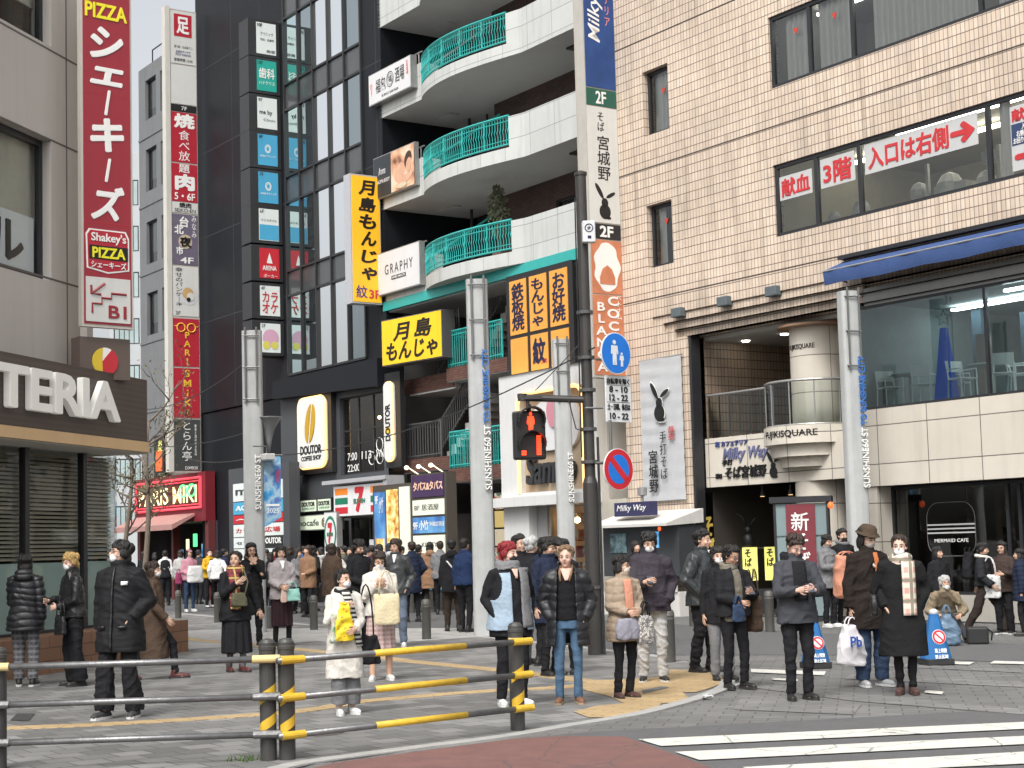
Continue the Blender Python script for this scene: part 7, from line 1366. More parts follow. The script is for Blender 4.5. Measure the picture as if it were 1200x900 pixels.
        b.v = [(x, y, max(z, z0 + .012)) for x, y, z in b.v]
        q = b.build('shoe', sm, o); fuse(q, .009 if not far else .016, 2)
        rg = [Vector((an.x, an.y, z0)) + dv * t * s + dv.cross(Vector((0, 0, 1))) * x * s for t, x in ((-.1, 0), (-.08, .032), (0, .04), (.1, .046), (.17, .035), (.2, 0), (.17, -.035), (.1, -.046), (0, -.04), (-.08, -.032))]
        MB().prism([(p.x, p.y) for p in rg], z0, z0 + .024 * s, plane='xy').build('sole', sole or CL['sole'], q)
    # coat
    if coat:
        t = coat.get('t', .02) * s; hem = coat.get('hem', .5) * H; fl = coat.get('flare', .01); rows = []
        top = shc.z + .035 * s; dz = .03 * s
        def ctr(z): 
            k = (z - hz) / max(shc.z - hz, .01); return (hipc.y + (shc.y - hipc.y) * k) if z > hz else hipc.y
        for z, rx, ry in ((hem, .17 + fl, .125 + fl), (min(hem + .02, hz + .05), .172 + fl * .9, .128 + fl * .9), (hem + (hz + .12 * s - hem) * .5, .172 + fl * .6, .13 + fl * .5), (hz + .12 * s, .155, .118), (hz + .25 * s, .155, .118), (shc.z - .16 * s, .158, .122), (shc.z - .05 * s, .142, .105), (shc.z + .015 * s, .105, .08), (shc.z + .05 * s, .07, .065)):
            if rows and z <= rows[-1][2] + .004: continue
            k_ = .75 if z > shc.z - .2 * s else 1; rows.append((0, ctr(z), z, rx * bw + t * k_, ry * bw + t * k_))
        C.rows = rows; b = MB(); ringset(b, rows, 26)
        aw = coat.get('arm', 1.0)
        for sd in (1, -1):
            S_, el, wv = C.sh[sd], C.el[sd], C.wr[sd]; cut = coat.get('cuff', 1.0); we = el.lerp(wv, cut); b.tube([S_ + Vector((-sd * .05 * s, 0, .012 * s)), S_ + Vector((sd * .004, 0, 0)), S_.lerp(el, .5), el, el.lerp(wv, .5), we], [.058 * s * aw + t * .3, .058 * s * aw + t * .55, .053 * s * aw + t * .7, .047 * s * aw + t * .75, .043 * s * aw + t * .7, .037 * s * aw + t * .55], 12); b.ell(el, ((.046 * s * aw + t * .75),) * 3, 10)
        if collar: 
            ch = coat.get('collar', .045); ringset(b, [(0, nb.y + .004, nb.z - .05 * s, .095 * s, .085 * s), (0, nb.y, nb.z + ch * s, .078 * s + t * .3, .08 * s + t * .3)])
            if lean > 15: b.ell(nb + Vector((0, .03, -.06 * s)), (.13 * s, .12 * s, .1 * s), 12)
            if coat.get('hood'): b.ell((0, nb.y + .1 * s, nb.z - .03 * s), (.13 * s, .075 * s, .09 * s), 12)
        q = b.build(coat.get('name', 'coat'), coat['m'], o); cutf = None
        if coat.get('open'):
            oa, oc = coat['open']; z0_, z1_ = hem - .05, nb.z + .1; cutf = lambda p, oa=oa, oc=oc: p.y < ctr(p.z) - .02 and oa((p.z - z0_) / (z1_ - z0_)) * s < p.x < oc((p.z - z0_) / (z1_ - z0_)) * s
        fuse(q, vox, coat.get('sm', 4), folds(coat.get('f', .009) * 1.25 * s, seed * 5 + 1, coat.get('puff', 0) * s, coat.get('pitch', .1) * s), cut=cutf); C.coat = q
        if coat.get('inner'):
            im, ih = coat['inner'][:2]; b = MB(); ringset(b, [(x, y, z, min(rx - t * .9, .15 * bw) * (1 if z > hz + .05 else 1.08), ry - t * .75) for x, y, z, rx, ry in [(0, ctr(ih * H), ih * H, .165 * bw + t, .122 * bw + t)] + [r for r in rows if r[2] > ih * H + .02]], 22); fuse(b.build('top', im, o), vox, 3, folds(.005, seed))
        if coat.get('fur'): fb = MB(); fb.tube([nb + Vector((.1 * s * math.sin(a), -.095 * s * math.cos(a), .015 * s + .03 * s * math.cos(a) * -1)) for a in np.linspace(-2.6, 2.6, 13)], .035 * s, 8); fuse(fb.build('fur_collar', coat['fur'], q), vox, 1, folds(.008, seed, fz=2))
    return C
def front_strip(C, x0, x1, z0, z1, m, name, off=.012, nz=14, nx=6, back=False, parent=None, disp=.004):
    """a cloth panel lying on the coat: x and z in metres for a 1.7 m figure"""
    s = C.s; rw = C.rows; b = MB(); vs = []; zs = [r[2] for r in rw]
    for j in range(nz + 1):
        z = (z0 + (z1 - z0) * j / nz) * s; cy_ = np.interp(z, zs, [r[1] for r in rw]); rx = np.interp(z, zs, [r[3] for r in rw]); ry = np.interp(z, zs, [r[4] for r in rw])
        xa, xb = (x0(j / nz) if callable(x0) else x0) * s, (x1(j / nz) if callable(x1) else x1) * s
        for i in range(nx + 1):
            x = xa + (xb - xa) * i / nx; u = min(abs(x / rx), .999); y = ry * (1 - u ** 2.3) ** (1 / 2.3) + off * s + disp * math.sin(j * 1.9 + i * 1.3); vs.append((x, cy_ + (y if back else -y), z))
    n = nx + 1; fs = [(j * n + i, j * n + i + 1, j * n + n + i + 1, j * n + n + i) for j in range(nz) for i in range(nx)]; b.add(vs, fs); o = b.build(name, m, parent or C.o, smooth=True)
    md = o.modifiers.new('t', 'SOLIDIFY'); md.thickness = .012 * s; md.offset = 0; return o
def vest(C, m, hem, oa, oc, name='waistcoat', gr=1.05):
    s = C.s; rw = C.rows; zs = [r[2] for r in rw]; b = MB(); z0_, z1_ = hem * C.H, C.sh[1].z + .02 * s; Z = np.linspace(z0_, z1_, 9)
    ringset(b, [(0, np.interp(z, zs, [r[1] for r in rw]), z, (np.interp(z, zs, [r[3] for r in rw]) + .016) * gr, (np.interp(z, zs, [r[4] for r in rw]) + .016) * gr) for z in Z], 24)
    q = b.build(name, m, C.o); fuse(q, .0105, 3, folds(.005 * s, 7), cut=lambda p: (p.y < 0 and oa((p.z - z0_) / (z1_ - z0_)) * s < p.x < oc((p.z - z0_) / (z1_ - z0_)) * s) or p.z > z1_ - .01 or p.z < z0_ + .008 or (((abs(p.x) - .215 * s) / (.075 * s)) ** 2 + ((p.z - z1_ + .10 * s) / (.19 * s)) ** 2 < 1)); return q
def scarf(C, m, tail=True, r=.045, drop=.35, tx=.03, name='scarf', wrap=1.0):
    s = C.s; nb = C.hp(0, .02, -.13); b = MB(); P_ = [nb + Vector((.085 * s * math.sin(a), -.08 * s * math.cos(a), .012 * s * math.sin(a * 2))) for a in np.linspace(0, 6.283, 17)]; b.tube(P_, r * s, 9, caps=False); b.tube([p + Vector((0, -.006, -.04 * s)) for p in P_], r * 1.05 * s, 9, caps=False)
    if tail:
        front_strip(C, tx - .075, tx + .065, 1.43 - drop, 1.43, m, 'scarf_end', off=.03, nz=18, nx=5)
    q = b.build(name, m, C.o); fuse(q, .0105, 2, folds(.006, 17 + len(REM), fz=2)); return q
def wpt(C, x, y, z, da=0): s = C.s; return C.fr.sub(x * s, y * s, z * s, da)
def strap(parent, pts, m, r=.012, name='strap'): return MB().tube(pts, r, 6).build(name, m, parent, smooth=True)
def bag(name, label, fr, w, h, d, m, cat='bag', handle=.2, hm=None, soft=.012, group=None, taper=.85, hang=None):
    b = MB(); ringset(b, [(0, 0, 0, w * .42, d * .42), (0, 0, h * .08, w * .5, d * .5), (0, 0, h * .5, w * .5, d * .5), (0, 0, h * .9, w * .5 * taper, d * .4), (0, 0, h, w * .48 * taper, d * .25)], 20, 3.2)
    o = b.build(name, m, fr=fr, label=label, cat=cat, group=group); fuse(o, .012, 2, folds(soft, 31 + len(REM)))
    if handle:
        for y in ((-d * .2, d * .2) if handle < .5 else (0,)): MB().tube([(w * .28 * taper * math.cos(t), y, h * .97 + handle * math.sin(t)) for t in np.linspace(math.pi, 0, 11)], .009, 6).build('handle', hm or m, o, smooth=True)
    return o
def phone(C, sd, label, da=0, tilt=-55):
    p = C.fr.M @ C.palm[sd]; fr = Fr(p, C.fr.a + R(da)); fr.M = fr.M @ Matrix.Rotation(R(tilt), 4, 'X'); o = MB().box(-.037, .037, -.005, .005, -.05, .1).build('phone', mat('phone_black', (.015, .015, .018), .25, .05), fr=fr, bevel=.004, label=label, cat='phone'); MB().box(-.033, .033, -.0058, -.0052, -.045, .095).build('screen', mat('phone_screen', (.05, .06, .08), .1, 0), o); return o
CL.update(black=cloth('cloth_black', (.016, .016, .018)), shoe=mat('shoe_black', (.02, .019, .018), .45, .15, 8), sole=mat('sole_dark', (.03, .03, .03), .7, .1))
bk = CL['black']; PUF = mat('puffer_black', (.014, .0145, .017), .42, .12, 6, .15, 60); LEA = mat('leather_black', (.015, .015, .016), .30, .2, 8, .3, 50); CHC = cloth('cloth_charcoal', (.045, .046, .05)); NVY = cloth('cloth_navy', (.018, .024, .045)); GRY = cloth('cloth_grey', (.17, .17, .175)); LGR = cloth('cloth_light_grey', (.40, .395, .385)); CRM = cloth('cloth_cream', (.56, .53, .48)); WHT = cloth('cloth_white', (.66, .66, .65)); BRN = cloth('cloth_brown', (.075, .05, .036)); CAM_ = cloth('cloth_camel', (.24, .14, .085)); BEI_ = cloth('quilt_beige', (.30, .235, .175), .7); PLM = cloth('cloth_plum', (.042, .036, .045), .7); TAN_ = cloth('fleece_tan', (.25, .20, .135), .95, bump=.8, bscale=120); OLV = cloth('cloth_olive', (.10, .095, .06)); JEAN = cloth('denim_blue', (.07, .125, .20), .85, var=.28, scale=4); JDK = cloth('denim_dark', (.035, .055, .10), .85, var=.25); JLT = cloth('denim_light', (.28, .36, .44), .85, var=.18, scale=4); JGR = cloth('denim_grey', (.13, .16, .21), .85, var=.25, scale=4); PNK = cloth('cloth_pink', (.55, .27, .33)); YEL = cloth('cloth_yellow', (.62, .37, .03)); MRN = cloth('cloth_maroon', (.13, .02, .03)); GRT = cloth('tights_grey', (.10, .10, .10)); DKR = mat('shoe_oxblood', (.09, .025, .025), .4, .15, 8); BRB = mat('boot_brown', (.16, .08, .045), .7, .2, 9, .2, 80); BRD = mat('boot_dark_brown', (.07, .035, .03), .8, .15, 9, .2, 80); WSH_ = mat('shoe_white', (.60, .60, .58), .5, .1, 9); GSH = mat('shoe_grey', (.35, .36, .37), .5, .15, 9); WSO = mat('sole_white', (.60, .60, .58), .6, .05); BLM = mat('mask_black', (.02, .02, .022), .8, .05)
PLAID = pattern_mat('trouser_plaid', 'check', [(.10, .10, .11), (.06, .06, .065), (.16, .16, .17)], 5); MPL = pattern_mat('scarf_maroon', 'check', [(.14, .02, .03), (.06, .012, .018), (.20, .03, .035), (.42, .33, .10)], 5); PPL = pattern_mat('scarf_pink', 'check', [(.62, .50, .40), (.55, .30, .27), (.60, .56, .46), (.22, .20, .15)], 3.2); SKP = pattern_mat('skirt_pink', 'check', [(.42, .30, .28), (.34, .22, .21), (.50, .38, .35)], 6); STRP = pattern_mat('scarf_stripe', 'stripe', [(.02, .02, .02), (.6, .58, .52)], 7, .8, 'Z'); LEOP = pattern_mat('bag_print', 'spots', [(.03, .03, .03), (.5, .48, .44), (.16, .15, .15)], 34); YPR = pattern_mat('yellow_print', 'spots', [(.60, .20, .03), (.78, .56, .02), (.78, .60, .03)], 26, .4)
W_ = lambda m, w=1.0, **k: dict(m=m, w=w, **k)
# ---- left group
person(30, 804, 650, 168, 'woman with a black bob in a long black quilted puffer coat, seen from behind', ('bob', HB), coat=dict(m=PUF, hem=.42, t=.045, flare=.03, puff=.016, pitch=.085, hood=1, collar=.06), legs=W_(PLAID, 1.35, low=.07), shoes=CL['shoe'], sole=WSO, L='hold', Rr='down', feet=((.1, -.05), (-.11, .03)), face=False)
c = person(87, 804, 648, -72, 'blonde woman in a black leather jacket and wide black trousers wearing a mask', ('mop', HY), 'pale', coat=dict(m=LEA, hem=.51, t=.035, f=.014, name='jacket', collar=.07), legs=W_(bk, 1.55, hemw=2.0), L='hold', Rr='front', mask=True, head=(10, 12))
b = bag('handbag', 'black leather handbag on the hip of the blonde woman', wpt(c, .15, -.22, .66), .34, .26, .12, LEA, handle=.2)
c = person(142, 841, 632, -28, 'man in a loose black hooded puffer jacket and mask, hand in pocket', ('mop', HB), coat=dict(m=cloth('shell_black', (.0145, .0145, .016), .6, bump=.1), hem=.37, t=.055, flare=.02, puff=.007, pitch=.17, hood=1, f=.013, name='jacket', collar=.07, arm=1.1), legs=W_(bk, 1.4, hemw=1.75, f=.01), shoes=mat('shoe_charcoal', (.04, .04, .042), .6, .15, 9), sole=WSO, L='pocket', Rr='down', mask=True, head=(-42, -8), feet=((.13, .0), (-.10, -.08)), glasses=True)
lg_ = front_strip(c, .09, .145, 1.27, 1.305, WHITEL, 'chest_logo', off=.02, nz=2, nx=2, parent=c.coat, disp=0)
front_strip(c, -.012, .012, .66, 1.44, MATS['leather_black'], 'zip', off=.012, nz=20, nx=2, parent=c.coat)
for q in (-1, 1): front_strip(c, min(q * .07, q * .15), max(q * .07, q * .15), .86, .885, MATS['leather_black'], 'pocket_flap', off=.016, nz=2, nx=3, parent=c.coat)
person(181, 796, 652, 78, 'person in a long brown coat and dark red shoes striding along the planter', ('bob', HD), coat=dict(m=BRN, hem=.17, t=.03, flare=.05), legs=W_(bk, 1.0), shoes=DKR, feet=((.09, -.26), (-.09, .28)), L='swing_b', Rr='swing_f', mask=True)
# ---- across the street on the left
c = person(194, 709, 632, 180, 'waiter in a white shirt and black waistcoat seen from behind', ('short', HB), coat=dict(m=WHT, hem=.5, t=.012, name='shirt'), legs=W_(bk, 1.35), face=False, far=True)
vb = MB(); ringset(vb, [(x, y, z, rx * 1.03 if z < 1.35 * c.s else rx * .72, ry * 1.06) for x, y, z, rx, ry in c.rows[:-1]], 22); fuse(vb.build('waistcoat', bk, c.o), .02, 2)
c = person(222, 705, 636, 22, 'person in a pink jacket and pink cap hugging a big white bag', ('long', HB), coat=dict(m=PNK, hem=.5, t=.03, name='jacket'), legs=W_(JDK, 1.0), shoes=WSH_, sole=WSO, L='hold', Rr='hold', far=True)
cb = MB(); cb.ell(c.hp(0, .01, .07), (.092, .105, .06), 12, c.HR); cb.ell(c.hp(0, -.1, .05), (.06, .06, .012), 10, c.HR); fuse(cb.build('cap', PNK, c.o), .016, 1)
bag('shopping_bag', 'big white plastic bag hugged by the person in pink', wpt(c, .05, -.3, .78), .5, .5, .25, WHT, handle=0)
bag('backpack', 'dark pink bag at the side of the person in pink', wpt(c, -.3, .02, .75), .2, .36, .2, cloth('bag_magenta', (.28, .05, .12)), handle=.1)
c = person(246, 699, 637, 25, 'person in a bright yellow jacket over black holding papers', ('short', HB), coat=dict(m=YEL, hem=.5, t=.03, name='jacket'), legs=W_(bk, 1.0), L='hold', Rr='front', mask=True, far=True, shoes=WSH_); front_strip(c, -.05, .05, .95, 1.4, bk, 'shirt')
person(264, 700, 631, 110, 'man in a dark jacket and black cap standing beside the yellow jacket', ('short', HB), coat=dict(m=NVY, hem=.48, t=.03, name='jacket'), legs=W_(bk), far=True)
person(169, 703, 640, 150, 'dark dressed passer-by in front of the neon shop', ('bob', HB), coat=dict(m=bk, hem=.4, t=.02), far=True); person(212, 694, 634, 190, 'passer-by in a pale jacket behind the waiter', ('bob', HD), coat=dict(m=LGR, hem=.45, t=.02, name='jacket'), legs=W_(bk), far=True); person(140, 706, 642, 60, 'passer-by in a dark coat behind the burger shop corner', ('short', HB), coat=dict(m=CHC, hem=.45, t=.02), far=True)
# ---- middle left
c = person(277, 787, 646, 22, 'woman in black with a maroon check scarf looking up', ('tied', HB), coat=dict(m=bk, hem=.42, t=.03, flare=.02), legs=dict(k='skirt', m=bk, hem=.16, leg=GRT, flare=.02), shoes=DKR, Rr='chest', L=(.34, -.04, .86), head=(-42, -10), build=1.08, feet=((.06, -.1), (-.08, .05)))
scarf(c, MPL, drop=.55, tx=-.07, r=.05); fr_ = wpt(c, -.04, -.24, .92); o = bag('waist_bag', 'olive waist bag worn across the woman in the maroon scarf', fr_, .26, .2, .1, OLV, handle=0); strap(o, [(.08, .0, .15), (.14, .02, .34), (.12, .12, .52)], OLV, .014)
c = person(296, 757, 637, 8, 'woman with long black hair and hands at her chin standing behind the maroon scarf woman', ('long', HB), coat=dict(m=bk, hem=.3, t=.025, fur=BRN), legs=W_(bk, 1.1), L='chin', Rr='chin', glasses=True)
c = person(331, 757, 640, 12, 'woman in a pale grey fleece jacket and long dark skirt with ankle boots', ('bob', HB), coat=dict(m=cloth('fleece_grey', (.36, .33, .33), .95, bump=.8, bscale=120), hem=.47, t=.04, f=.012, name='jacket', hood=1), legs=dict(k='skirt', m=cloth('skirt_dark', (.03, .016, .02)), hem=.2, leg=bk, flare=.0, boots=1), L='hold', Rr='hold', head=(-8, 0)); front_strip(c, lambda t: -.012 - .03 * t, lambda t: .012 + .03 * t, 1.3, 1.45, WHT, 'collar_cloth', off=.006, nz=6)
bag('shoulder_bag', 'mint green handbag at the hip of the woman in grey fleece', wpt(c, .14, -.22, .76), .3, .23, .12, mat('bag_mint', (.25, .50, .44), .5, .06), handle=.12); bag('cloth_pouch', 'pale pink cloth hanging below the hands of the woman in grey fleece', wpt(c, -.02, -.27, .74), .12, .24, .05, cloth('cloth_peach', (.56, .40, .34)), handle=0)
# ---- crowd across the street in the middle
for a in [(318, 700, 640, 170, 'black dressed passer-by left of the crowd, half behind the metal post', 'bob', HB, bk, .4, bk), (341, 699, 637, 150, 'passer-by in a black jacket at the left end of the crowd', 'bob', HD, bk, .45, bk), (356, 699, 635, 185, 'woman in a black jacket and long grey skirt seen from behind in the crowd', 'bob', HD, CHC, .5, 'skirt'), (368, 699, 631, 120, 'passer-by in a dark coat before the dark entrance', 'mop', HB, bk, .42, bk), (378, 698, 634, 205, 'person in a light grey hooded top and light jeans seen from behind', 'bob', HB, LGR, .5, JLT), (396, 700, 632, -70, 'woman in a white pullover with a black waist bag under the oval store sign', 'long', HB, CRM, .45, bk), (411, 701, 634, 30, 'dark haired passer-by by the store window', 'mop', HB, CHC, .45, bk), (352, 690, 630, 200, 'passer-by in a blue jacket deep in the entrance', 'short', HB, cloth('jacket_blue', (.05, .14, .34)), .48, bk), (437, 706, 634, 190, 'passer-by in a maroon jacket before the menu board', 'short', HB, MRN, .5, bk), (484, 701, 625, 185, 'tall person in a navy coat seen from behind before the tenant board', 'short', HD, NVY, .35, bk), (545, 697, 626, 175, 'person in a blue jacket before the stairs', 'short', HB, cloth('jacket_royal', (.018, .032, .08)), .5, bk), (471, 694, 633, 20, 'passer-by in a grey jacket between navy coat and menu board', 'short', HB, GRY, .48, bk), (425, 696, 640, 90, 'passer-by in a white shirt close to the menu board', 'bob', HB, WHT, .48, bk), (330, 690, 636, 80, 'passer-by in a charcoal coat far behind the fleece woman', 'short', HB, CHC, .4, bk), (389, 694, 637, 160, 'passer-by in a brown coat behind the white pullover', 'bob', HD, BRN, .35, bk), (349, 703, 637, 30, 'woman in a grey coat facing the camera in the crowd below the cafe sign', 'long', HB, GRY, .4, bk), (362, 702, 640, -30, 'passer-by in a beige coat between dark coats in the crowd', 'bob', HD, CAM_, .4, bk), (386, 703, 633, 60, 'passer-by in a black parka behind the light jeans', 'short', HB, bk, .4, bk), (404, 703, 637, -100, 'passer-by in a dark green jacket by the store window', 'short', HB, OLV, .48, bk), (416, 704, 631, 170, 'person in a black coat seen from behind under the store fascia', 'mop', HB, bk, .38, bk), (430, 704, 636, 150, 'person in a navy jacket under the striped fascia', 'short', HB, NVY, .48, JDK), (447, 704, 628, 190, 'person in a dark jacket before the lit food pictures', 'short', HB, CHC, .48, bk), (458, 703, 634, -150, 'person in a pale grey jacket before the white lit panel', 'bob', HB, LGR, .48, bk), (492, 704, 632, 160, 'person in black behind the camel coat', 'short', HB, bk, .42, bk), (517, 703, 628, -160, 'person in a grey sweatshirt between camel coat and black jacket', 'short', HD, GRY, .48, bk), (322, 706, 637, 20, 'passer-by in a maroon coat behind the pennant post', 'long', HB, MRN, .4, bk), (312, 703, 634, -60, 'passer-by in a grey hooded top left of the pennant post', 'short', HB, GRY, .48, JDK), (233, 697, 636, 160, 'passer-by in a dark jacket between the pink and yellow jackets', 'short', HB, CHC, .48, bk), (255, 693, 636, 190, 'passer-by in a white jacket behind the yellow jacket', 'bob', HB, WHT, .48, bk), (183, 700, 639, -160, 'passer-by in a black coat beside the waiter', 'bob', HB, bk, .38, bk)]:
    px, py, tp, yw, lb, hs_, hc_, cm, hem, lm = a
    yw += (px * 13) % 60 - 30; tp += (px * 5) % 9 - 2
    person(px, py, tp, yw, lb, (hs_, hc_), coat=dict(m=cm, hem=hem, t=.028, hood=cm is LGR, name='jacket'), legs=(dict(k='skirt', m=GRY, hem=.08, leg=bk) if lm == 'skirt' else W_(lm, 1.1)), far=True, face=False, L=('down', 'pocket', 'hold', 'swing_f', 'down')[px % 5], Rr=('pocket', 'hold', 'down', 'swing_b')[px % 4], head=((px * 7) % 70 - 35, (px * 3) % 22 - 4), lean=(px % 4) * 1.5, feet=((.1, -.06 - .24 * (px % 3 == 0)), (-.1, .08 + .2 * (px % 3 == 0))))
c = person(505, 706, 629, 185, 'woman in a camel hooded coat seen from behind', ('bob', HB), coat=dict(m=CAM_, hem=.33, t=.035, flare=.03, hood=1), legs=W_(bk, .85), far=True, face=False, feet=((.08, .1), (-.1, -.1)))
bag('paper_bag', 'white paper bag carried by the woman in the camel coat', wpt(c, .28, 0, .45), .16, .34, .1, WHT, handle=.1)
c = person(531, 704, 624, 178, 'person in a black jacket with a white strap across the back', ('short', HB), coat=dict(m=bk, hem=.42, t=.035, name='jacket', hood=1), legs=W_(cloth('cloth_umber', (.035, .026, .02)), 1.2), far=True, face=False); front_strip(c, lambda t: -.16 + .24 * t, lambda t: -.13 + .24 * t, 1.0, 1.3, WHT, 'strap', off=.03, back=True); bag('plastic_bag', 'pale blue plastic bag carried by the person with the white strap', wpt(c, -.26, 0, .42), .24, .36, .14, mat('plastic_pale', (.50, .56, .62), .35, .1, 6), handle=.1)
# ---- cream coat and companions
c = person(422, 760, 632, 35, 'young man in a black hooded sweatshirt looking down behind the tote bag woman', ('mop', HB), coat=dict(m=bk, hem=.48, t=.03, name='sweatshirt', hood=1), legs=W_(bk, 1.1), head=(0, 22), L='hold', Rr='hold')
c = person(466, 758, 631, -12, 'young man in a dark grey leather jacket and grey jeans', ('mop', HD), coat=dict(m=mat('leather_grey', (.04, .042, .044), .42, .18, 8, .25, 50), hem=.48, t=.03, name='jacket'), legs=W_(JGR, 1.25), shoes=WSH_, sole=WSO, L='pocket', Rr='pocket', head=(-14, 4)); front_strip(c, lambda t: -.008 - .028 * t, lambda t: .008 + .028 * t, 1.33, 1.46, WHT, 'shirt', off=.006, nz=6)
c = person(447, 797, 647, 5, 'woman in a cream fleece looking down into her cream tote bag', ('long', HD), coat=dict(m=CRM, hem=.5, t=.04, f=.012, name='jacket'), legs=dict(k='skirt', m=SKP, hem=.2, leg=SK['light'], flare=.02), shoes=WSH_, sole=WSO, L='chest', Rr='chest', mask=True, head=(8, 26))
bag('tote_bag', 'cream canvas tote bag held up in front of the woman looking down', wpt(c, .06, -.33, .74), .34, .40, .1, cloth('canvas_cream', (.60, .52, .34)), handle=.3, taper=1.0, soft=.006)
c = person(405, 837, 668, 18, 'masked woman in a long cream coat and wide grey trousers behind the fence', ('tied', HB), coat=dict(m=CRM, hem=.25, t=.035, flare=.035, hood=1, f=.009), legs=W_(GRY, 1.35, hemw=1.9, low=.1), shoes=WSH_, sole=WSO, L='hold', Rr='chest', mask=True, head=(28, -4))
sc_ = front_strip(c, lambda t: .10 - .16 * t, lambda t: .19 - .15 * t, .80, 1.46, STRP, 'bag_strap', off=.012, nz=18, nx=3, parent=c.coat); scarf(c, bk, tail=False, r=.03)
bag('printed_bag', 'crumpled yellow bag with red print held by the cream coat woman', wpt(c, -.07, -.24, .86), .22, .42, .1, YPR, handle=0, soft=.02, taper=.6); bag('paper_pouch', 'green and white printed packet behind the yellow bag', wpt(c, -.17, -.2, .84), .12, .32, .08, pattern_mat('packet_print', 'blotch', [(.05, .2, .05), (.5, .5, .45), (.2, .12, .05)], 9), handle=0)
o = bag('shoulder_bag', 'soft black shoulder bag hanging beside the cream coat woman', wpt(c, .27, -.03, .56), .32, .32, .16, bk, handle=.52, soft=.02)
# ---- pair at the fence end
c = person(601, 827, 635, 22, 'woman with short red hair, black mask and pale denim waistcoat over black', ('mop', HR), 'pale', coat=dict(m=bk, hem=.42, t=.03, f=.01, name='top'), legs=W_(bk, 1.1), shoes=WSH_, sole=WSO, L='pocket', Rr='pocket', mask=BLM, head=(30, 4), build=1.12)
vest(c, JLT, .46, lambda t: -.045 + .0 * t, lambda t: .115); scarf(c, GRY, r=.062, drop=.62, tx=.13); front_strip(c, lambda t: .01 - .03 * t, lambda t: .03 + .02 * t, 1.32, 1.42, SK['pale'], 'neckline', off=.012, nz=4)
c = person(668, 825, 640, 2, 'blonde woman in an open black puffer coat, black top, blue jeans and brown boots', ('tied', HLB), 'pale', coat=dict(m=PUF, hem=.37, t=.055, puff=.013, pitch=.1, flare=.02, collar=.075, hood=1, arm=1.15, open=(lambda t: -.15 + .05 * t, lambda t: .10 - .01 * t), inner=(cloth('top_black', (.0125, .0125, .014), .9), .53)), legs=W_(JEAN, .92, f=.005, boots=1), shoes=BRB, sole=mat('sole_sand', (.3, .22, .15), .7, .1), L='pocket', Rr='pocket', head=(-6, 0))
front_strip(c, lambda t: -.02 - .05 * t, lambda t: .01 + .05 * t, 1.33, 1.46, SK['pale'], 'neckline', off=-.03, nz=8)
for q in (-1, 1): c2 = MB().tube([c.hp(q * .06, .03, -.08), c.hp(q * .065, -.06, -.17), c.hp(q * .05, -.11, -.26)], [.02, .018, .008], 7).build('hair_strand', HLB, c.o, smooth=True)
# ---- people queueing behind them
person(612, 778, 627, 30, 'dark haired person directly behind the red haired woman', ('short', HB), coat=dict(m=bk, hem=.45, t=.03), legs=W_(GRY, 1.2), L='pocket', Rr='pocket')
person(625, 780, 629, 150, 'person with white hair and a black coat seen from behind', ('short', HG), coat=dict(m=bk, hem=.38, t=.03), face=False)
person(646, 792, 630, 40, 'person in a dark navy hooded coat between the two front women', ('mop', HB), coat=dict(m=NVY, hem=.38, t=.035, hood=1), head=(20, 12), glasses=True)
person(663, 790, 632, -20, 'young man with a white mask just behind the blonde puffer woman', ('mop', HB), coat=dict(m=bk, hem=.42, t=.03, hood=1), mask=True, head=(-10, 5))
person(656, 722, 617, 40, 'tall man with a mask standing further back near the white gift shop', ('short', HB), coat=dict(m=bk, hem=.45, t=.03), mask=True, far=True)
person(636, 735, 633, 175, 'person in black walking towards the white gift shop', ('bob', HB), coat=dict(m=bk, hem=.42, t=.03), far=True, face=False)
# ---- older woman and man at the showcase
c = person(734, 818, 651, 28, 'older woman in a beige quilted jacket and black trousers with a mask', ('bob', HB), coat=dict(m=BEI_, hem=.40, t=.035, puff=.009, pitch=.09, name='jacket', flare=.02), legs=W_(bk, 1.0), shoes=BRD, L='hold', Rr='hold', mask=mat('mask_cream', (.66, .60, .52), .75, .04, 20), head=(30, 0), glasses=True)
front_strip(c, -.055, .055, 1.0, 1.42, cloth('scarf_peach', (.52, .24, .16)), 'scarf', off=.016, nz=14)
bag('shoulder_bag', 'grey lilac shoulder bag hanging in front of the older woman', wpt(c, -.08, -.23, .70), .29, .24, .13, cloth('bag_lilac', (.25, .245, .29)), handle=0); bag('printed_bag', 'black and white patterned bag held by the older woman', wpt(c, .16, -.24, .62), .2, .33, .1, LEOP, handle=.16, hm=bk)
c = person(766, 799, 624, 4, 'young man in a dark plum field jacket and pale grey trousers reading his phone', ('mop', HB), coat=dict(m=PLM, hem=.47, t=.05, f=.012, name='jacket', collar=.09, arm=1.15), legs=W_(LGR, 1.25, hemw=1.35, f=.012), shoes=CL['shoe'], sole=WSO, L='pocket', Rr='phone', mask=True, head=(5, 18)); phone(c, -1, 'black phone in the hand of the man in the plum jacket')
for q in (-.13, .08): front_strip(c, q - .05 if q > 0 else q - .01, q + .08 if q > 0 else q + .1, .86, .90, PLM, 'pocket_flap', off=.02, nz=3, parent=c.coat)
c = person(748, 736, 634, 35, 'woman in black with a red scarf in front of the showcase', ('bob', HB), coat=dict(m=bk, hem=.4, t=.025), far=True); front_strip(c, -.04, .05, 1.2, 1.45, mat('scarf_red', (.4, .03, .03), .8, .1), 'scarf', off=.02)
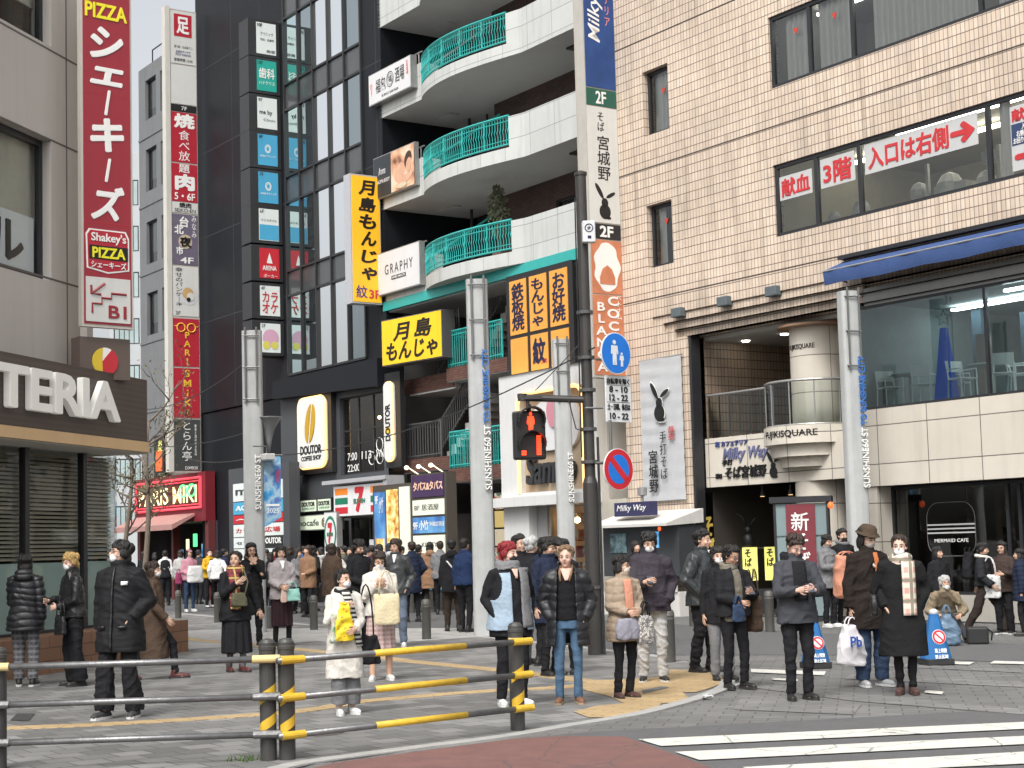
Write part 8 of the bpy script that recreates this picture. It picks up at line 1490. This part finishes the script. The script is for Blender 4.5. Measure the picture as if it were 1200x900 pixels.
# ---- centre right pair
c = person(826, 788, 621, 58, 'tall young man in a black leather jacket and black trousers looking right', ('short', HB), coat=dict(m=mat('leather_slate', (.032, .036, .038), .36, .18, 8, .25, 50), hem=.47, t=.05, f=.012, name='jacket', collar=.05, arm=1.2), legs=W_(bk, 1.35, f=.01), L='pocket', Rr='pocket', head=(10, 0), feet=((.1, -.05), (-.1, .08))); front_strip(c, lambda t: -.008 - .028 * t, lambda t: .008 + .028 * t, 1.34, 1.46, WHT, 'shirt', off=.006, nz=6)
person(846, 797, 641, 20, 'person in grey trousers mostly hidden between the leather jacket man and the phone reader', ('bob', HB), coat=dict(m=bk, hem=.42, t=.02), legs=W_(GRY, 1.2), mask=True)
c = person(862, 807, 640, 32, 'person with glasses in a black denim jacket over an olive hoodie', ('tied', HB), 'tan', coat=dict(m=cloth('denim_black', (.018, .018, .02)), hem=.5, t=.04, f=.011, name='jacket', open=(lambda t: -.05, lambda t: .08), inner=(cloth('hoodie_olive', (.17, .155, .125)), .47)), legs=W_(bk, 1.1), L='phone', Rr='hold', head=(12, 24), glasses=True)
phone(c, 1, 'pale phone held by the person with glasses'); scarf(c, MATS['hoodie_olive'], tail=False, r=.035)
bag('small_pouch', 'small dark blue pouch with white tags held by the person with glasses', wpt(c, -.1, -.28, .80), .16, .2, .07, JDK, handle=.1); bag('tote_bag', 'dark brown tote bag behind the elbow of the person with glasses', wpt(c, .3, .02, .66), .16, .42, .3, BRN, handle=.3)
# ---- man on the roadway
c = person(938, 820, 627, 18, 'man in a dark grey zip jacket and black trousers bent over his phone', ('short', HD), 'pale', coat=dict(m=cloth('softshell_grey', (.05, .052, .06), .7, bump=.1), hem=.46, t=.035, f=.009, name='jacket', collar=.06), legs=W_(bk, 1.05, f=.009), L='phone', Rr='phone', head=(18, 32), zg=.006, build=1.06, brow=True)
scarf(c, bk, tail=True, r=.035, drop=.4, tx=0); phone(c, 1, 'black phone in the hands of the man in the dark grey jacket')
front_strip(c, lambda t: -.19 + .06 * t, lambda t: -.178 + .06 * t, .84, .96, WHITEL, 'zip_tab', off=.02, nz=2, nx=1, parent=c.coat) if 0 else None
c = person(973, 735, 627, 48, 'person in a grey coat and white sneakers looking at a phone by the lantern stand', ('mop', HB), coat=dict(m=GRY, hem=.42, t=.03), legs=W_(bk, 1.1), shoes=WSH_, sole=WSO, L='phone', Rr='phone', head=(0, 18)); phone(c, 1, 'phone in the hand of the grey coat person by the lantern stand'); bag('shopping_bag', 'blue shopping bag carried by the grey coat person', wpt(c, .2, -.15, .62), .26, .36, .14, mat('bag_blue', (.05, .16, .32), .35, .2, 6), handle=.12)
person(992, 733, 620, 30, 'person in black wearing a dark cap half hidden by the metal post', ('short', HB), coat=dict(m=bk, hem=.45, t=.03, fur=GRY), mask=BLM, far=False)
c = person(1022, 804, 618, 30, 'person in a bucket hat and long dark brown coat carrying a white plastic bag', ('bob', HB), coat=dict(m=cloth('wool_umber', (.022, .017, .015)), hem=.36, t=.05, flare=.03, f=.011, collar=.06, arm=1.1), legs=W_(JDK, 1.3, hemw=1.5), shoes=GSH, sole=WSO, L='pocket', Rr='bag', head=(8, 16), mask=mat('mask_grey', (.42, .38, .36), .75, .05), zg=.006)
hb_ = MB(); HAT = cloth('hat_brown', (.07, .05, .035)); rg = []
for z, r in ((.045, .135), (.05, .13), (.075, .098), (.12, .09), (.14, .07), (.145, .02)): rg.append([c.hp(r * .92 * math.cos(t), .012 + r * 1.08 * math.sin(t), z) for t in np.linspace(0, 6.283, 25)[:-1]])
hb_.rings(rg); hb_.build('bucket_hat', HAT, c.o, smooth=True)
pb2 = bag('plastic_bag', 'white plastic shopping bag with blue print hanging from a hand', Fr(c.fr.M @ (c.palm[-1] + Vector((-.02, -.02, -.55 * c.s))), c.fr.a), .36, .46, .2, mat('plastic_white', (.64, .62, .64), .35, .08, 6), handle=.1, taper=.55, soft=.022); text(pb2, 'Pb', (-.08, .06, .22, .34), BLUEL, y=-.125, bold=.02)
o = bag('backpack', 'orange backpack on the back of the person in the bucket hat', wpt(c, -.12, .22, .93), .34, .5, .22, cloth('pack_orange', (.50, .23, .15), .7), handle=.05, soft=.02); strap(o, [(.13, -.08, .4), (.14, -.26, .48), (.12, -.42, .36)], mat('strap_pale', (.5, .42, .36), .7, .1), .016)
front_strip(c, -.0, .05, 1.2, 1.43, cloth('shirt_orange', (.45, .15, .06)), 'shirt', off=.014)
c = person(1062, 813, 628, 2, 'woman in a long black wool coat with a white mask and a pink check scarf', ('tied', HD), 'pale', coat=dict(m=cloth('wool_black', (.0145, .0145, .015), .95, bump=.4), hem=.24, t=.045, flare=.06, f=.009, arm=1.1), legs=W_(bk, .85), shoes=BRD, sole=BRD, L='pocket', Rr='pocket', mask=True, head=(-2, 0), zg=.006, feet=((.07, 0), (-.07, -.02)))
scarf(c, PPL, r=.052, drop=.58, tx=.08); o = bag('shoulder_bag', 'small black shoulder bag on the arm of the woman in the long black coat', wpt(c, -.3, -.06, .84), .1, .24, .2, LEA, handle=0); strap(o, [(.02, 0, .22), (.1, .02, .5), (.16, .04, .6)], LEA, .01)
# ---- right edge: seated old man, walkers
c = person(1108, 752, 664, 8, 'grey bearded old man in a tan fleece sitting with his hands on his knees', ('mop', HG), 'tan', H=1.62, coat=dict(m=TAN_, hem=.27, t=.045, f=.012, name='fleece', collar=.06), legs=W_(CHC, 1.15), L=(.2, -.42, .47), Rr=(.12, -.40, .45), feet=((.28, -.5), (-.12, -.3)), lean=38, hip=(.10, .40), head=(12, -6), zg=.005)
bd = MB(); E_ = [((0, -.075, -.085), (.045, .035, .04)), ((0, -.09, -.055), (.035, .018, .02)), ((.045, -.03, -.06), (.02, .04, .045)), ((-.045, -.03, -.06), (.02, .04, .045))]
for p_, r_ in E_: bd.ell(c.hp(*p_), tuple(q * c.hk for q in r_), 10, c.HR)
fuse(bd.build('beard', mat('beard_white', (.52, .52, .50), .7, .1, 40, .4, 120), c.o), .009, 1)
b = MB(); 
so2 = thing('low_stool', 'low dark folding stool under the seated old man', 'stool', c.fr.sub(0, .14, 0)); box('seat', bk, so2, -.2, .2, -.16, .16, .27, .31)
for q in (-.17, .17): MB().tube([(q, -.15, 0), (q, .14, .28)], .014, 6).build('leg', BMET, so2); MB().tube([(q, .15, 0), (q, -.14, .28)], .014, 6).build('leg', BMET, so2)
PBL = mat('plastic_blue', (.11, .17, .24), .35, .15, 6)
g = grd(1111, 757); bag('plastic_bag', 'blue grey plastic bag standing on the ground before the old man', Fr((g.x, g.y, .004), R(-5)), .42, .5, .3, PBL, handle=.12, taper=.4, soft=.025); g = grd(1146, 755); o = MB().box(-.16, .16, -.12, .12, 0, .26).build('case_bag', mat('case_black', (.018, .018, .019), .6, .15, 6), fr=Fr((g.x, g.y, .004), R(-12)), bevel=.03, label='boxy black bag on the ground right of the old man', cat='bag'); MB().tube([(.16, 0, .22), (.22, 0, .17), (.2, 0, .05)], .014, 6).build('strap', bk, o)
person(1104, 744, 641, 35, 'woman in black with a black head cover behind the seated old man', ('bob', HB), coat=dict(m=bk, hem=.35, t=.03), head=(15, 0), zg=.005, legs=W_(bk, 1.0))
c = person(1157, 743, 631, 72, 'young man with a white collar and black jacket striding right past the cafe', ('mop', HB), coat=dict(m=cloth('jacket_coal', (.022, .023, .025)), hem=.5, t=.045, f=.012, name='jacket', arm=1.15), legs=W_(cloth('cloth_mocha', (.035, .027, .024)), 1.4), shoes=CL['shoe'], sole=WSO, L='swing_b', Rr='swing_f', feet=((.09, -.34), (-.09, .30)), zg=.005, head=(0, 6)); fb = MB(); fb.tube([c.hp(.1 * math.sin(a), .02 - .1 * math.cos(a), -.13) for a in np.linspace(-2.7, 2.7, 11)], .035, 8); fuse(fb.build('white_collar', CRM, c.coat), .011, 1)
bag('backpack', 'black backpack on the striding young man', wpt(c, 0, .27, .98), .32, .46, .2, bk, handle=.08)
c = person(1179, 743, 635, -22, 'woman with glasses in a dark brown coat carrying a white tote bag', ('long', HB), coat=dict(m=cloth('wool_brown', (.05, .035, .03)), hem=.45, t=.035), legs=W_(bk, 1.35), L='front', Rr='down', glasses=True, zg=.005, shoes=CL['shoe'], sole=WSO); bag('tote_bag', 'white tote bag with faint print on the arm of the woman in the brown coat', wpt(c, -.18, -.18, .66), .36, .4, .08, pattern_mat('tote_print', 'spots', [(.3, .32, .36), (.6, .6, .58), (.62, .62, .6)], 12), handle=.3, taper=1.0, soft=.006)
person(1201, 745, 643, -95, 'person in a dark navy puffer coat cut by the right edge of the picture', ('bob', HB), coat=dict(m=NVY, hem=.4, t=.05, puff=.012, pitch=.09), zg=.005)
finish_texts()
finish_fuse()
